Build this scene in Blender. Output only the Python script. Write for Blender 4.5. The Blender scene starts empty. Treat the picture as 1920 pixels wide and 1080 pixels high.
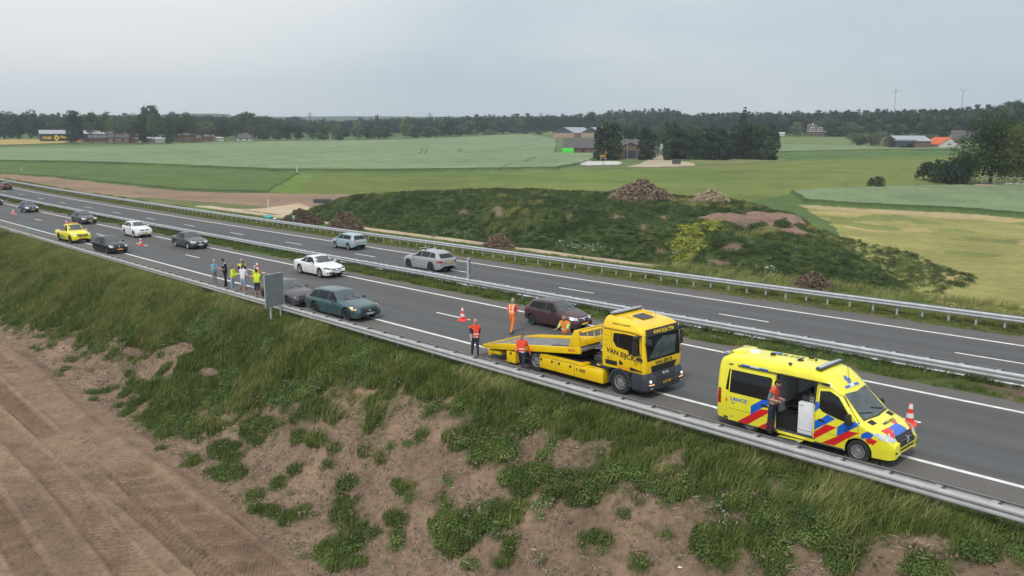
import bpy, bmesh, math, random
import numpy as np
from mathutils import Vector, Matrix, noise as mnoise
from mathutils.bvhtree import BVHTree
from mathutils.geometry import delaunay_2d_cdt
R_ = math.radians
rng = np.random.default_rng(7)
random.seed(7)
scene = bpy.context.scene
COL = scene.collection

# ------------------------------------------------------------------ camera
FPX, PITCH, ROLL, CAMH = 1550.0, 0.192428, 0.006, 10.3274
cam_d = bpy.data.cameras.new('camera')
cam = bpy.data.objects.new('camera', cam_d)
COL.objects.link(cam)
scene.camera = cam
cam_d.sensor_width = 36.0
cam_d.lens = 36.0 * FPX / 1920.0
cam_d.clip_start = 0.5
cam_d.clip_end = 20000
cam.matrix_world = Matrix.Translation((0, 0, CAMH)) @ Matrix.Rotation(math.pi / 2 - PITCH, 4, 'X') @ Matrix.Rotation(ROLL, 4, 'Z')

# ------------------------------------------------------------------ world, sun, exposure
SUN_EL, SUN_AZ = R_(52), R_(205)      # direction the light comes from, azimuth clockwise from +Y
world = bpy.data.worlds.new('World')
scene.world = world
world.use_nodes = True
wn = world.node_tree.nodes
wl = world.node_tree.links
wn.clear()
w_out = wn.new('ShaderNodeOutputWorld')
w_bg = wn.new('ShaderNodeBackground')
w_bg.inputs['Strength'].default_value = 0.1
w_sky = wn.new('ShaderNodeTexSky')
w_sky.sky_type = 'NISHITA'
w_sky.sun_disc = False
w_sky.sun_elevation = SUN_EL
w_sky.sun_rotation = SUN_AZ
w_tc = wn.new('ShaderNodeTexCoord')
w_sep = wn.new('ShaderNodeSeparateXYZ')
wl.new(w_tc.outputs['Generated'], w_sep.inputs[0])
w_ramp = wn.new('ShaderNodeValToRGB')
wl.new(w_sep.outputs['Z'], w_ramp.inputs['Fac'])
cr = w_ramp.color_ramp
cr.elements[0].position = 0.0
cr.elements[0].color = (0.53, 0.60, 0.655, 1)
cr.elements[1].position = 1.0
cr.elements[1].color = (0.98, 1.0, 1.02, 1)
e = cr.elements.new(0.05); e.color = (0.52, 0.59, 0.645, 1)
e = cr.elements.new(0.15); e.color = (0.50, 0.58, 0.63, 1)
e = cr.elements.new(0.45); e.color = (0.72, 0.78, 0.82, 1)
w_map = wn.new('ShaderNodeMapping')
w_map.inputs['Scale'].default_value = (1.6, 1.6, 7.0)
w_map.inputs['Location'].default_value = (0.35, 0.2, 0.1)
wl.new(w_tc.outputs['Generated'], w_map.inputs[0])
w_no = wn.new('ShaderNodeTexNoise')
w_no.inputs['Scale'].default_value = 1.3
w_no.inputs['Detail'].default_value = 5
w_no.inputs['Roughness'].default_value = 0.45
wl.new(w_map.outputs[0], w_no.inputs['Vector'])
w_cr = wn.new('ShaderNodeValToRGB')
w_cr.color_ramp.elements[0].position = 0.40
w_cr.color_ramp.elements[0].color = (0, 0, 0, 1)
w_cr.color_ramp.elements[1].position = 0.72
w_cr.color_ramp.elements[1].color = (1, 1, 1, 1)
wl.new(w_no.outputs['Fac'], w_cr.inputs['Fac'])
w_m1 = wn.new('ShaderNodeMix'); w_m1.data_type = 'RGBA'
wl.new(w_cr.outputs['Color'], w_m1.inputs['Factor'])
wl.new(w_ramp.outputs['Color'], w_m1.inputs['A'])
w_m1.inputs['B'].default_value = (0.70, 0.72, 0.73, 1)
# brighter veil of cloud towards the upper left, as in the picture: one soft lobe of the cloud layer
w_dot = wn.new('ShaderNodeVectorMath'); w_dot.operation = 'DOT_PRODUCT'
wl.new(w_tc.outputs['Generated'], w_dot.inputs[0])
w_dot.inputs[1].default_value = Vector((-0.42, 0.86, 0.30)).normalized()
w_mr = wn.new('ShaderNodeMapRange'); w_mr.interpolation_type = 'SMOOTHSTEP'
w_mr.inputs['From Min'].default_value = 0.90
w_mr.inputs['From Max'].default_value = 1.0
w_mr.inputs['To Max'].default_value = 0.75
wl.new(w_dot.outputs['Value'], w_mr.inputs['Value'])
w_m2 = wn.new('ShaderNodeMix'); w_m2.data_type = 'RGBA'
wl.new(w_mr.outputs['Result'], w_m2.inputs['Factor'])
wl.new(w_m1.outputs['Result'], w_m2.inputs['A'])
w_m2.inputs['B'].default_value = (0.90, 0.885, 0.87, 1)
w_sc = wn.new('ShaderNodeVectorMath'); w_sc.operation = 'SCALE'
w_sc.inputs['Scale'].default_value = 10.0
wl.new(w_m2.outputs['Result'], w_sc.inputs[0])
w_m3 = wn.new('ShaderNodeMix'); w_m3.data_type = 'RGBA'
w_m3.inputs['Factor'].default_value = 0.9     # nine tenths cloud deck, one tenth clear sky
wl.new(w_sky.outputs['Color'], w_m3.inputs['A'])
wl.new(w_sc.outputs['Vector'], w_m3.inputs['B'])
wl.new(w_m3.outputs['Result'], w_bg.inputs['Color'])
wl.new(w_bg.outputs['Background'], w_out.inputs['Surface'])

sun_d = bpy.data.lights.new('sun', 'SUN')
sun_d.energy = 1.7
sun_d.angle = R_(10)
sun_d.color = (1.0, 0.96, 0.90)
sun = bpy.data.objects.new('sun', sun_d)
COL.objects.link(sun)
_sd = Vector((math.sin(SUN_AZ) * math.cos(SUN_EL), math.cos(SUN_AZ) * math.cos(SUN_EL), math.sin(SUN_EL)))
sun.rotation_euler = (-_sd).to_track_quat('-Z', 'Y').to_euler()

scene.view_settings.view_transform = 'Standard'
scene.view_settings.look = 'None'
scene.view_settings.gamma = 1.0
scene.view_settings.use_curve_mapping = False
scene.view_settings.exposure = 0.20
scene.cycles.max_bounces = 6
scene.cycles.transparent_max_bounces = 8
scene.cycles.volume_bounces = 0
scene.cycles.use_denoising = True
HAZE = 0.00026

# ------------------------------------------------------------------ helpers
_mats = {}
def M(name, col, rough=0.6, metal=0.0, coat=0.0, var=0.12, scale=3.0, bump=0.0, bscale=None, emit=0.0, spec=0.5, detail=6, alpha=1.0, trans=0.0, wpos=False):
    """Procedural material: base colour broken up by noise, optional bump."""
    if name in _mats:
        return _mats[name]
    m = bpy.data.materials.new(name)
    _mats[name] = m
    m.use_nodes = True
    nt = m.node_tree; n = nt.nodes; l = nt.links
    b = n['Principled BSDF']
    b.inputs['Roughness'].default_value = rough
    b.inputs['Metallic'].default_value = metal
    b.inputs['Coat Weight'].default_value = coat
    b.inputs['Coat Roughness'].default_value = 0.04
    b.inputs['Specular IOR Level'].default_value = spec
    if trans: b.inputs['Transmission Weight'].default_value = trans
    if alpha < 1: b.inputs['Alpha'].default_value = alpha
    c = Vector(col)
    if var > 0:
        if wpos:
            g = n.new('ShaderNodeNewGeometry'); src = g.outputs['Position']
        else:
            t = n.new('ShaderNodeTexCoord'); src = t.outputs['Object']
        no = n.new('ShaderNodeTexNoise')
        no.inputs['Scale'].default_value = scale
        no.inputs['Detail'].default_value = detail
        no.inputs['Roughness'].default_value = 0.62
        l.new(src, no.inputs['Vector'])
        r = n.new('ShaderNodeValToRGB')
        r.color_ramp.elements[0].position = 0.3
        r.color_ramp.elements[1].position = 0.7
        lo = c * (1 - var); hi = c * (1 + var)
        r.color_ramp.elements[0].color = (*lo, 1)
        r.color_ramp.elements[1].color = (min(hi[0], 1), min(hi[1], 1), min(hi[2], 1), 1)
        l.new(no.outputs['Fac'], r.inputs['Fac'])
        l.new(r.outputs['Color'], b.inputs['Base Color'])
        if bump > 0:
            nb = n.new('ShaderNodeTexNoise')
            nb.inputs['Scale'].default_value = bscale or scale * 6
            nb.inputs['Detail'].default_value = 5
            l.new(src, nb.inputs['Vector'])
            bp = n.new('ShaderNodeBump')
            bp.inputs['Strength'].default_value = min(1.0, bump * 10)
            bp.inputs['Distance'].default_value = bump
            l.new(nb.outputs['Fac'], bp.inputs['Height'])
            l.new(bp.outputs['Normal'], b.inputs['Normal'])
    else:
        b.inputs['Base Color'].default_value = (*col, 1)
    if emit > 0:
        b.inputs['Emission Color'].default_value = (*col, 1)
        b.inputs['Emission Strength'].default_value = emit
    return m

def tag(o, label=None, cat=None, group=None, kind=None):
    if label: o['label'] = label
    if cat: o['category'] = cat
    if group: o['group'] = group
    if kind: o['kind'] = kind
    return o

def empty(name, loc, rz=0.0, label=None, cat=None, group=None, rot=None):
    o = bpy.data.objects.new(name, None)
    o.empty_display_size = 0.3
    COL.objects.link(o)
    o.location = loc
    o.rotation_euler = rot if rot is not None else (0, 0, rz)
    return tag(o, label, cat, group)

def link(name, me, parent=None, mat=None):
    if mat is not None and not me.materials:
        me.materials.append(mat)
    o = bpy.data.objects.new(name, me)
    COL.objects.link(o)
    if parent: o.parent = parent
    return o

def copy_tree(o, parent=None):
    c = o.copy(); COL.objects.link(c)
    if parent: c.parent = parent
    for ch in o.children: copy_tree(ch, c)
    return c

class MB:
    """collects boxes, tubes, grids into one mesh"""
    def __init__(s): s.v = []; s.f = []; s.m = []; s.mats = []; s.cur = 0
    def use(s, mat):
        if mat not in s.mats: s.mats.append(mat)
        s.cur = s.mats.index(mat); return s
    def add(s, vs, fs):
        k = len(s.v); s.v += [tuple(v) for v in vs]
        for f in fs: s.f.append(tuple(i + k for i in f)); s.m.append(s.cur)
        return s
    def box(s, c, d, rz=0.0, M4=None, taper=1.0):
        x, y, z = d[0] / 2, d[1] / 2, d[2] / 2
        vs = [Vector((a * x * (taper if k > 0 else 1), b * y * (taper if k > 0 else 1), k * z)) for k in (-1, 1) for a, b in ((-1, -1), (1, -1), (1, 1), (-1, 1))]
        if M4 is None: M4 = Matrix.Rotation(rz, 4, 'Z')
        vs = [(M4 @ v) + Vector(c) for v in vs]
        return s.add(vs, [(3, 2, 1, 0), (4, 5, 6, 7), (0, 1, 5, 4), (1, 2, 6, 5), (2, 3, 7, 6), (3, 0, 4, 7)])
    def cyl(s, a, b, r0, r1=None, n=10, caps=True):
        r1 = r0 if r1 is None else r1
        a = Vector(a); b = Vector(b); d = (b - a)
        if d.length < 1e-6: return s
        q = d.normalized().to_track_quat('Z', 'Y').to_matrix()
        vs = []
        for p, r in ((a, r0), (b, r1)):
            for i in range(n):
                t = 2 * math.pi * i / n
                vs.append(p + q @ Vector((r * math.cos(t), r * math.sin(t), 0)))
        fs = [(i, (i + 1) % n, n + (i + 1) % n, n + i) for i in range(n)]
        if caps: fs += [tuple(range(n - 1, -1, -1)), tuple(range(n, 2 * n))]
        return s.add(vs, fs)
    def lathe(s, prof, c=(0, 0, 0), axis='Z', n=24):
        vs = []; k = len(prof)
        for i in range(n):
            t = 2 * math.pi * i / n
            for r, h in prof:
                p = (r * math.cos(t), r * math.sin(t), h)
                if axis == 'Y': p = (p[0], h, p[1])
                if axis == 'X': p = (h, p[0], p[1])
                vs.append(Vector(p) + Vector(c))
        fs = []
        for i in range(n):
            j = (i + 1) % n
            for q in range(k - 1):
                fs.append((i * k + q, j * k + q, j * k + q + 1, i * k + q + 1))
        return s.add(vs, fs)
    def prism(s, poly, y0, y1, axis='Y'):
        """poly in (x,z) extruded along y  (axis Y), or (y,z) along x (axis X), or (x,y) along z"""
        n = len(poly)
        def P(a, b, t):
            return (a, t, b) if axis == 'Y' else ((t, a, b) if axis == 'X' else (a, b, t))
        vs = [P(a, b, y0) for a, b in poly] + [P(a, b, y1) for a, b in poly]
        fs = [tuple(range(n)), tuple(range(2 * n - 1, n - 1, -1))] + [(i, (i + 1) % n, n + (i + 1) % n, n + i)[::-1] for i in range(n)]
        return s.add(vs, fs)
    def grid(s, P, closed=False):
        P = np.asarray(P); a, b = P.shape[:2]
        fs = [(i * b + j, i * b + j + 1, (i + 1) * b + j + 1, (i + 1) * b + j) for i in range(a - 1) for j in range(b - 1)]
        return s.add(P.reshape(-1, 3).tolist(), fs)
    def mesh(s, name, mat=None, angle=35, bevel=0.0, fixn=True):
        me = bpy.data.meshes.new(name)
        me.from_pydata([tuple(v) for v in s.v], [], s.f)
        for mt in (s.mats or ([mat] if mat else [])): me.materials.append(mt)
        if s.mats: me.polygons.foreach_set('material_index', s.m)
        bm = bmesh.new(); bm.from_mesh(me)
        if fixn: bmesh.ops.recalc_face_normals(bm, faces=bm.faces)
        if bevel > 0:
            es = [e for e in bm.edges if len(e.link_faces) == 2 and e.calc_face_angle(0) > R_(40)]
            if es: bmesh.ops.bevel(bm, geom=es, offset=bevel, segments=2, affect='EDGES', profile=0.6, clamp_overlap=True)
        bm.to_mesh(me); bm.free()
        me.polygons.foreach_set('use_smooth', [True] * len(me.polygons))
        me.set_sharp_from_angle(angle=R_(angle))
        return me
    def build(s, name, mat=None, parent=None, angle=35, bevel=0.0, fixn=True):
        return link(name, s.mesh(name, mat, angle, bevel, fixn), parent)

def fast_mesh(name, V, Fq, attrs=None, uv=None, smooth=True, mats=()):
    """numpy arrays -> mesh, faces all the same size"""
    me = bpy.data.meshes.new(name)
    V = np.asarray(V, dtype=np.float32); Fq = np.asarray(Fq, dtype=np.int32)
    k = Fq.shape[1]
    me.vertices.add(len(V)); me.vertices.foreach_set('co', V.ravel())
    me.loops.add(Fq.size); me.loops.foreach_set('vertex_index', Fq.ravel())
    me.polygons.add(len(Fq)); me.polygons.foreach_set('loop_start', np.arange(0, Fq.size, k, dtype=np.int32))
    me.polygons.foreach_set('loop_total', np.full(len(Fq), k, dtype=np.int32))
    me.polygons.foreach_set('use_smooth', np.full(len(Fq), smooth, dtype=bool))
    for m in mats: me.materials.append(m)
    me.update(calc_edges=True)
    if attrs:
        for nm, arr in attrs.items():
            arr = np.asarray(arr, dtype=np.float32)
            if arr.ndim == 2:
                a = me.color_attributes.new(nm, 'FLOAT_COLOR', 'POINT')
                if arr.shape[1] == 3: arr = np.concatenate([arr, np.ones((len(arr), 1), np.float32)], 1)
                a.data.foreach_set('color', arr.ravel())
            else:
                a = me.attributes.new(nm, 'FLOAT', 'POINT')
                a.data.foreach_set('value', arr.ravel())
    if uv is not None:
        u = me.uv_layers.new(name='UVMap')
        u.data.foreach_set('uv', np.asarray(uv, dtype=np.float32)[Fq.ravel()].ravel())
    return me

def gridF(a, b):
    i, j = np.meshgrid(np.arange(a - 1), np.arange(b - 1), indexing='ij')
    k = (i * b + j).ravel()
    return np.stack([k, k + b, k + b + 1, k + 1], 1)

# value noise in numpy
_perm = rng.random((256, 256)).astype(np.float32)
def vn(x, y):
    xi = np.floor(x).astype(int); yi = np.floor(y).astype(int)
    fx = x - xi; fy = y - yi
    fx = fx * fx * (3 - 2 * fx); fy = fy * fy * (3 - 2 * fy)
    a = _perm[xi & 255, yi & 255]; b = _perm[(xi + 1) & 255, yi & 255]
    c = _perm[xi & 255, (yi + 1) & 255]; d = _perm[(xi + 1) & 255, (yi + 1) & 255]
    return (a * (1 - fx) + b * fx) * (1 - fy) + (c * (1 - fx) + d * fx) * fy
def fbm(x, y, o=4, sc=1.0):
    r = 0; a = 0.5; t = 0
    x = x / sc; y = y / sc
    for k in range(o):
        r = r + a * vn(x + 17.3 * k, y + 9.1 * k); t += a
        x = x * 2.03; y = y * 2.03; a *= 0.5
    return r / t
def sstep(a, b, x):
    t = np.clip((x - a) / (b - a), 0, 1); return t * t * (3 - 2 * t)

# ------------------------------------------------------------------ road frame: s along the road (towards the bridge), o across (away from the camera)
TH, KP, Y0, GR, KP2, G2 = -0.818529, -0.000235457, 36.9418, 0.024915, -2.01729e-06, 5.63269e-05
_s = np.arange(-900, 161, 1.0)
_hd = TH + KP * np.maximum(_s, -260) + KP2 * np.maximum(_s, -260) ** 2 / 2
_dx, _dy = np.cos(_hd), np.sin(_hd)
_rx = np.concatenate([[0], np.cumsum((_dx[1:] + _dx[:-1]) / 2)]); _ry = np.concatenate([[0], np.cumsum((_dy[1:] + _dy[:-1]) / 2)])
_rx -= _rx[900]; _ry -= _ry[900] - Y0
def zr(s):
    s = np.maximum(s, -221.0); return GR * s + G2 * s * s
def hd(s): return float(np.interp(s, _s, _hd))
def RW(s, o=0.0, dz=0.0):
    h = np.interp(s, _s, _hd)
    x = np.interp(s, _s, _rx) - np.sin(h) * o
    y = np.interp(s, _s, _ry) + np.cos(h) * o
    return np.stack([x + 0 * dz, y + 0 * dz, zr(s) + dz + 0 * o], -1)
def so(x, y):
    x = np.asarray(x, float); y = np.asarray(y, float)
    s = (x - 0) * math.cos(TH) + (y - Y0) * math.sin(TH)
    for _ in range(3):
        h = np.interp(s, _s, _hd)
        ds = (x - np.interp(s, _s, _rx)) * np.cos(h) + (y - np.interp(s, _s, _ry)) * np.sin(h)
        s = s + ds
    h = np.interp(s, _s, _hd)
    o = -(x - np.interp(s, _s, _rx)) * np.sin(h) + (y - np.interp(s, _s, _ry)) * np.cos(h)
    return s, o

# the long bank of earth beyond the road: polygon in (s, o)
BANK = np.array([(-90, 38), (-72, 33), (-60, 31.5), (-37, 30.5), (-17, 30.5), (-8, 31.5), (0, 34), (4, 38), (3, 43), (-4, 52), (-13, 63), (-28, 74), (-50, 72), (-70, 58), (-86, 46)], float)
def inpoly(px, py, poly):
    poly = np.asarray(poly, float); r = np.zeros(np.shape(px), bool)
    n = len(poly); j = n - 1
    for i in range(n):
        xi, yi = poly[i]; xj, yj = poly[j]
        if yi != yj:
            c = ((yi > py) != (yj > py)) & (px < (xj - xi) * (py - yi) / (yj - yi) + xi)
            r ^= c
        j = i
    return r
def polydist(px, py, poly):
    d = np.full(np.shape(px), 1e9); poly = np.asarray(poly, float)
    for i in range(len(poly)):
        a = poly[i]; b = poly[(i + 1) % len(poly)]; ab = b - a
        t = np.clip(((px - a[0]) * ab[0] + (py - a[1]) * ab[1]) / (ab @ ab), 0, 1)
        d = np.minimum(d, np.hypot(px - a[0] - t * ab[0], py - a[1] - t * ab[1]))
    return d
def zfield(x, y):
    D = np.hypot(x, y); az = np.degrees(np.arctan2(x, y))
    rise = np.interp(az, [-40, -32, -10, 3, 15, 32, 45], [.006, .006, .008, .0125, .0155, .0205, .021])
    return -3.0 + rise * np.clip(D - 150, 0, 700)
def bank_h(s, o):
    ins = inpoly(s, o, BANK); d = np.where(ins, polydist(s, o, BANK), 0)
    h = 4.1 * sstep(0, 7.2, d * (1 + 0.25 * (fbm(s, o, 3, 6.0) - 0.5)))
    tap = np.interp(s, [-95, -80, -62, -30, -17, -8, 4], [.3, .7, 1.05, 1.05, .98, .80, .40])
    return h * tap
def Tz(x, y):
    s, o = so(x, y)
    zf = zfield(x, y)
    zrd = zr(s)
    up = zrd - 0.08 + (zf - zrd + 0.08) * sstep(26.8, 38, o)
    dn = zrd - 0.08 + (-5.0 - zrd + 0.08) * sstep(0, 1, np.clip((-4.2 - o) / 7.6, 0, 1)) ** 0.9
    z = np.where(o > 9, up, dn)
    b = bank_h(s, o)
    return z + b
def ray(px, py):
    a = (px - 960) / FPX; b = (540 - py) / FPX
    X = a * math.cos(ROLL) - b * math.sin(ROLL); u = a * math.sin(ROLL) + b * math.cos(ROLL)
    c, s = math.cos(PITCH), math.sin(PITCH)
    return np.array([X, c + u * s, -s + u * c])
_tt = np.geomspace(15, 3000, 1500)
def G(px, py, zoff=0.0):
    """where the line of sight through a point of the picture meets the ground"""
    r = ray(px, py)
    P = r[None, :] * _tt[:, None]; P[:, 2] += CAMH
    dz = P[:, 2] - (Tz(P[:, 0], P[:, 1]) + zoff)
    k = np.argmax(dz < 0)
    if dz[k] >= 0: k = len(_tt) - 1
    a, b = dz[k - 1], dz[k]
    f = a / (a - b) if a != b else 0
    t = _tt[k - 1] + (_tt[k] - _tt[k - 1]) * f
    return Vector((r[0] * t, r[1] * t, CAMH + r[2] * t))
def on_ground(x, y): return Vector((x, y, float(Tz(np.array([x]), np.array([y]))[0])))
TREE = {}

# ------------------------------------------------------------------ ground beyond the road
def poly_w(pts, step=None):
    return np.array([tuple(G(*p))[:2] for p in pts])
def attr_mat(name, bump=0.05, nscale=1.2, var=0.25, rough=0.95, fine=9.0, attr='col'):
    m = bpy.data.materials.new(name); m.use_nodes = True
    n = m.node_tree.nodes; l = m.node_tree.links; b = n['Principled BSDF']
    b.inputs['Roughness'].default_value = rough
    b.inputs['Specular IOR Level'].default_value = 0.2
    at = n.new('ShaderNodeAttribute'); at.attribute_name = attr
    g = n.new('ShaderNodeNewGeometry')
    n1 = n.new('ShaderNodeTexNoise'); n1.inputs['Scale'].default_value = nscale; n1.inputs['Detail'].default_value = 10; n1.inputs['Roughness'].default_value = 0.8
    n2 = n.new('ShaderNodeTexNoise'); n2.inputs['Scale'].default_value = nscale * 0.12; n2.inputs['Detail'].default_value = 4
    l.new(g.outputs['Position'], n1.inputs['Vector']); l.new(g.outputs['Position'], n2.inputs['Vector'])
    r1 = n.new('ShaderNodeMapRange'); r1.inputs['From Min'].default_value = 0.3; r1.inputs['From Max'].default_value = 0.7
    r1.inputs['To Min'].default_value = 1 - var; r1.inputs['To Max'].default_value = 1 + var
    l.new(n1.outputs['Fac'], r1.inputs['Value'])
    r2 = n.new('ShaderNodeMapRange'); r2.inputs['From Min'].default_value = 0.3; r2.inputs['From Max'].default_value = 0.7
    r2.inputs['To Min'].default_value = 1 - var * .4; r2.inputs['To Max'].default_value = 1 + var * .4
    l.new(n2.outputs['Fac'], r2.inputs['Value'])
    mu = n.new('ShaderNodeMath'); mu.operation = 'MULTIPLY'
    l.new(r1.outputs['Result'], mu.inputs[0]); l.new(r2.outputs['Result'], mu.inputs[1])
    vm = n.new('ShaderNodeVectorMath'); vm.operation = 'SCALE'
    l.new(at.outputs['Color'], vm.inputs[0]); l.new(mu.outputs[0], vm.inputs['Scale'])
    l.new(vm.outputs['Vector'], b.inputs['Base Color'])
    n3 = n.new('ShaderNodeTexNoise'); n3.inputs['Scale'].default_value = fine; n3.inputs['Detail'].default_value = 6; n3.inputs['Roughness'].default_value = 0.7
    l.new(g.outputs['Position'], n3.inputs['Vector'])
    bp = n.new('ShaderNodeBump'); bp.inputs['Strength'].default_value = 0.8; bp.inputs['Distance'].default_value = bump
    l.new(n3.outputs['Fac'], bp.inputs['Height']); l.new(bp.outputs['Normal'], b.inputs['Normal'])
    return m

C_GRASS = (0.075, 0.115, 0.035)
C_WHEAT = (0.185, 0.245, 0.125)
C_POT = (0.095, 0.145, 0.042)
C_BEET = (0.155, 0.190, 0.046)
C_SOIL = (0.27, 0.185, 0.125)
C_SAND = (0.46, 0.36, 0.25)
C_STRAW = (0.285, 0.270, 0.090)
C_TAN = (0.40, 0.32, 0.17)
C_BARLEY = (0.40, 0.31, 0.10)

az = np.radians(np.concatenate([np.arange(-75, -40, 1.0), np.arange(-40, 40, 0.085), np.arange(40, 75, 1.0)]))
rr = np.concatenate([np.geomspace(12, 60, 60)[:-1], np.geomspace(60, 900, 520)[:-1], np.geomspace(900, 2400, 40)])
A_, B_ = np.meshgrid(az, rr, indexing='ij')
GX = B_ * np.sin(A_); GY = B_ * np.cos(A_)
GZ = Tz(GX, GY)
gs, go = so(GX, GY)
gn = fbm(GX, GY, 4, 6.0); gn2 = fbm(GX + 500, GY, 4, 40.0)
col = np.zeros(GX.shape + (3,)) + np.array(C_GRASS) * 1.25
jx = (fbm(GX, GY + 90, 3, 3.0) - 0.5) * 1.5; jy = (fbm(GX + 70, GY, 3, 3.0) - 0.5) * 1.5
def paint(pts, c, raise_=0.0, jit=True):
    pw = poly_w(pts)
    m = inpoly(GX + (jx if jit else 0), GY + (jy if jit else 0), pw)
    if c is not None: col[m] = np.array(c)
    return m
# far meadows between hedgerows
paint([(-60, 300), (-60, 262), (300, 262), (560, 262), (985, 250), (1920, 236), (2000, 300), (2000, 420), (1500, 330)], (0.11, 0.16, 0.055))
paint([(1020, 246), (1180, 246), (1180, 252), (1020, 252)], (0.19, 0.25, 0.08))
barley = paint([(-40, 263), (-40, 275), (85, 272), (150, 269), (160, 263)], C_BARLEY)
mw = paint([(-40, 281), (-40, 305), (120, 306), (230, 309), (520, 321.5), (700, 322.5), (1040, 318), (1080, 311), (1105, 303), (1140, 295), (1145, 290), (1040, 289), (1045, 262), (985, 252), (880, 258), (760, 263), (560, 266), (400, 269), (150, 280)], C_WHEAT)
paint([(-40, 276), (-40, 280), (150, 279), (400, 268), (330, 268), (150, 272)], (0.15, 0.20, 0.075))
mp = paint([(-40, 306), (120, 308), (230, 312), (520, 324), (560, 326), (500, 362), (340, 357), (220, 345), (100, 333), (-40, 324)], C_POT)
paint([(560, 325), (596, 325), (560, 362), (494, 362)], (0.13, 0.20, 0.04))
mc = paint([(590, 325), (760, 326), (1040, 321), (1090, 316), (1190, 318), (1300, 312), (1460, 305), (1475, 286), (1640, 283), (1790, 281), (1880, 300), (1980, 345), (1490, 362), (1130, 366), (640, 364), (556, 363)], C_BEET)
mw3 = paint([(1450, 272), (1560, 273), (1690, 279), (1800, 280), (1800, 282), (1640, 283), (1475, 286), (1450, 287)], C_WHEAT)
paint([(1450, 256), (1600, 257), (1700, 262), (1800, 272), (1800, 279), (1690, 278), (1560, 272), (1450, 271)], (0.145, 0.195, 0.07))
paint([(1200, 313), (1300, 309), (1480, 300), (1490, 303), (1300, 314), (1120, 318), (1075, 318), (1100, 311)], (0.135, 0.145, 0.055))
k = mc & (fbm(GX * 0.25, GY, 3, 30) > 0.55); col[k] *= np.array((0.8, 0.92, 0.8))
paint([(1470, 286), (1640, 284), (1790, 281), (1830, 290), (1600, 296), (1468, 300)], (0.085, 0.15, 0.045))
mw2 = paint([(1484, 364), (1560, 357), (1700, 353), (1960, 350), (1980, 412), (1800, 398), (1600, 388), (1516, 382)], C_WHEAT)
mst = paint([(1500, 384), (1600, 391), (1800, 402), (1990, 418), (2000, 640), (1760, 572), (1690, 548), (1630, 505), (1560, 420)], C_STRAW)
paint([(1500, 384), (1600, 390), (1800, 400), (1990, 416), (1990, 424), (1800, 410), (1600, 397), (1530, 392)], C_TAN)
k = mst & (fbm(GX, GY, 4, 7.0) > 0.60); col[k] = np.array((0.40, 0.31, 0.13))
k = mst & (fbm(GX + 31, GY, 4, 9.0) > 0.66); col[k] = np.array((0.20, 0.215, 0.065))
msoil = paint([(-40, 324), (100, 333.5), (220, 346), (340, 358), (500, 363), (668, 364.5), (650, 373), (500, 387), (400, 379), (240, 371), (100, 351), (-40, 334)], C_SOIL)
paint([(-40, 337), (0, 340), (100, 352), (240, 372), (400, 380), (505, 388), (430, 392), (300, 382), (150, 364), (0, 345)], (0.14, 0.15, 0.06))
paint([(425, 391), (510, 387), (560, 381), (640, 373), (700, 375), (600, 394), (585, 402), (520, 404)], C_SAND)
# sandy track behind the far rail
ms = (np.abs(go - (28.3 + 0.4 * np.sin(gs / 17))) < 1.5 + 0.5 * (gn - .5)) & (gs > -100) & (gs < -12)
col[ms] = C_SAND
mb = bank_h(gs, go) > 0.05
# yard of the farm, pale slab, dirt strip behind the farm wood
paint([(1213, 300), (1240, 291), (1262, 291), (1256, 300), (1300, 305), (1305, 311), (1240, 313), (1175, 313), (1200, 307)], (0.42, 0.35, 0.26))
paint([(1084, 308), (1100, 302.5), (1160, 302.5), (1168, 305), (1160, 308.5), (1100, 310)], (0.55, 0.54, 0.52), jit=False)
paint([(1295, 300), (1470, 297), (1478, 302), (1380, 306), (1295, 306)], (0.19, 0.20, 0.08))
# tractor lines and lodged spots in the wheat
def tram(p0, p1, w=0.5, c=(0.06, 0.09, 0.03)):
    a = G(*p0); b = G(*p1); d = polydist(GX, GY, [(a.x, a.y), (b.x, b.y), (a.x + .01, a.y)])
    col[(d < w) & mw] = c
for p0, p1 in (((787, 292), (793, 282)), ((796, 292), (801, 282)), ((985, 307), (1007, 299)), ((980, 306), (1003, 298)), ((900, 291), (1000, 273)), ((650, 279), (860, 282)), ((860, 282), (880, 281)),
               ((943, 317), (960, 311)), ((700, 276), (600, 281)), ((820, 292), (980, 286)), ((1020, 272), (1060, 268)), ((300, 290), (230, 291))):
    tram(p0, p1, 0.35)
paint([(857, 288), (866, 288), (864, 282), (859, 282)], (0.09, 0.13, 0.04))
# rows across the potato and beet fields
rowu = GX * math.cos(R_(63)) + GY * math.sin(R_(63))
k = mc & (np.sin(rowu * 2 * math.pi / 3.0) > 0.55) & (B_ < 330) & (A_ < R_(-3)); col[k] *= 0.78
# raise the standing crops; the shade of their front edges is painted in dark
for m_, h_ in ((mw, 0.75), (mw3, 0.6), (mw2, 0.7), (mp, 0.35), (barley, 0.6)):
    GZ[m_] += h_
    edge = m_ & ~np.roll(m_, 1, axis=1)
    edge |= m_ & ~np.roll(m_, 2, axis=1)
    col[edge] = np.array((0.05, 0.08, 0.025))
col *= (1 + 0.30 * (gn - 0.5) + 0.35 * (gn2 - 0.5))[..., None]
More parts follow.
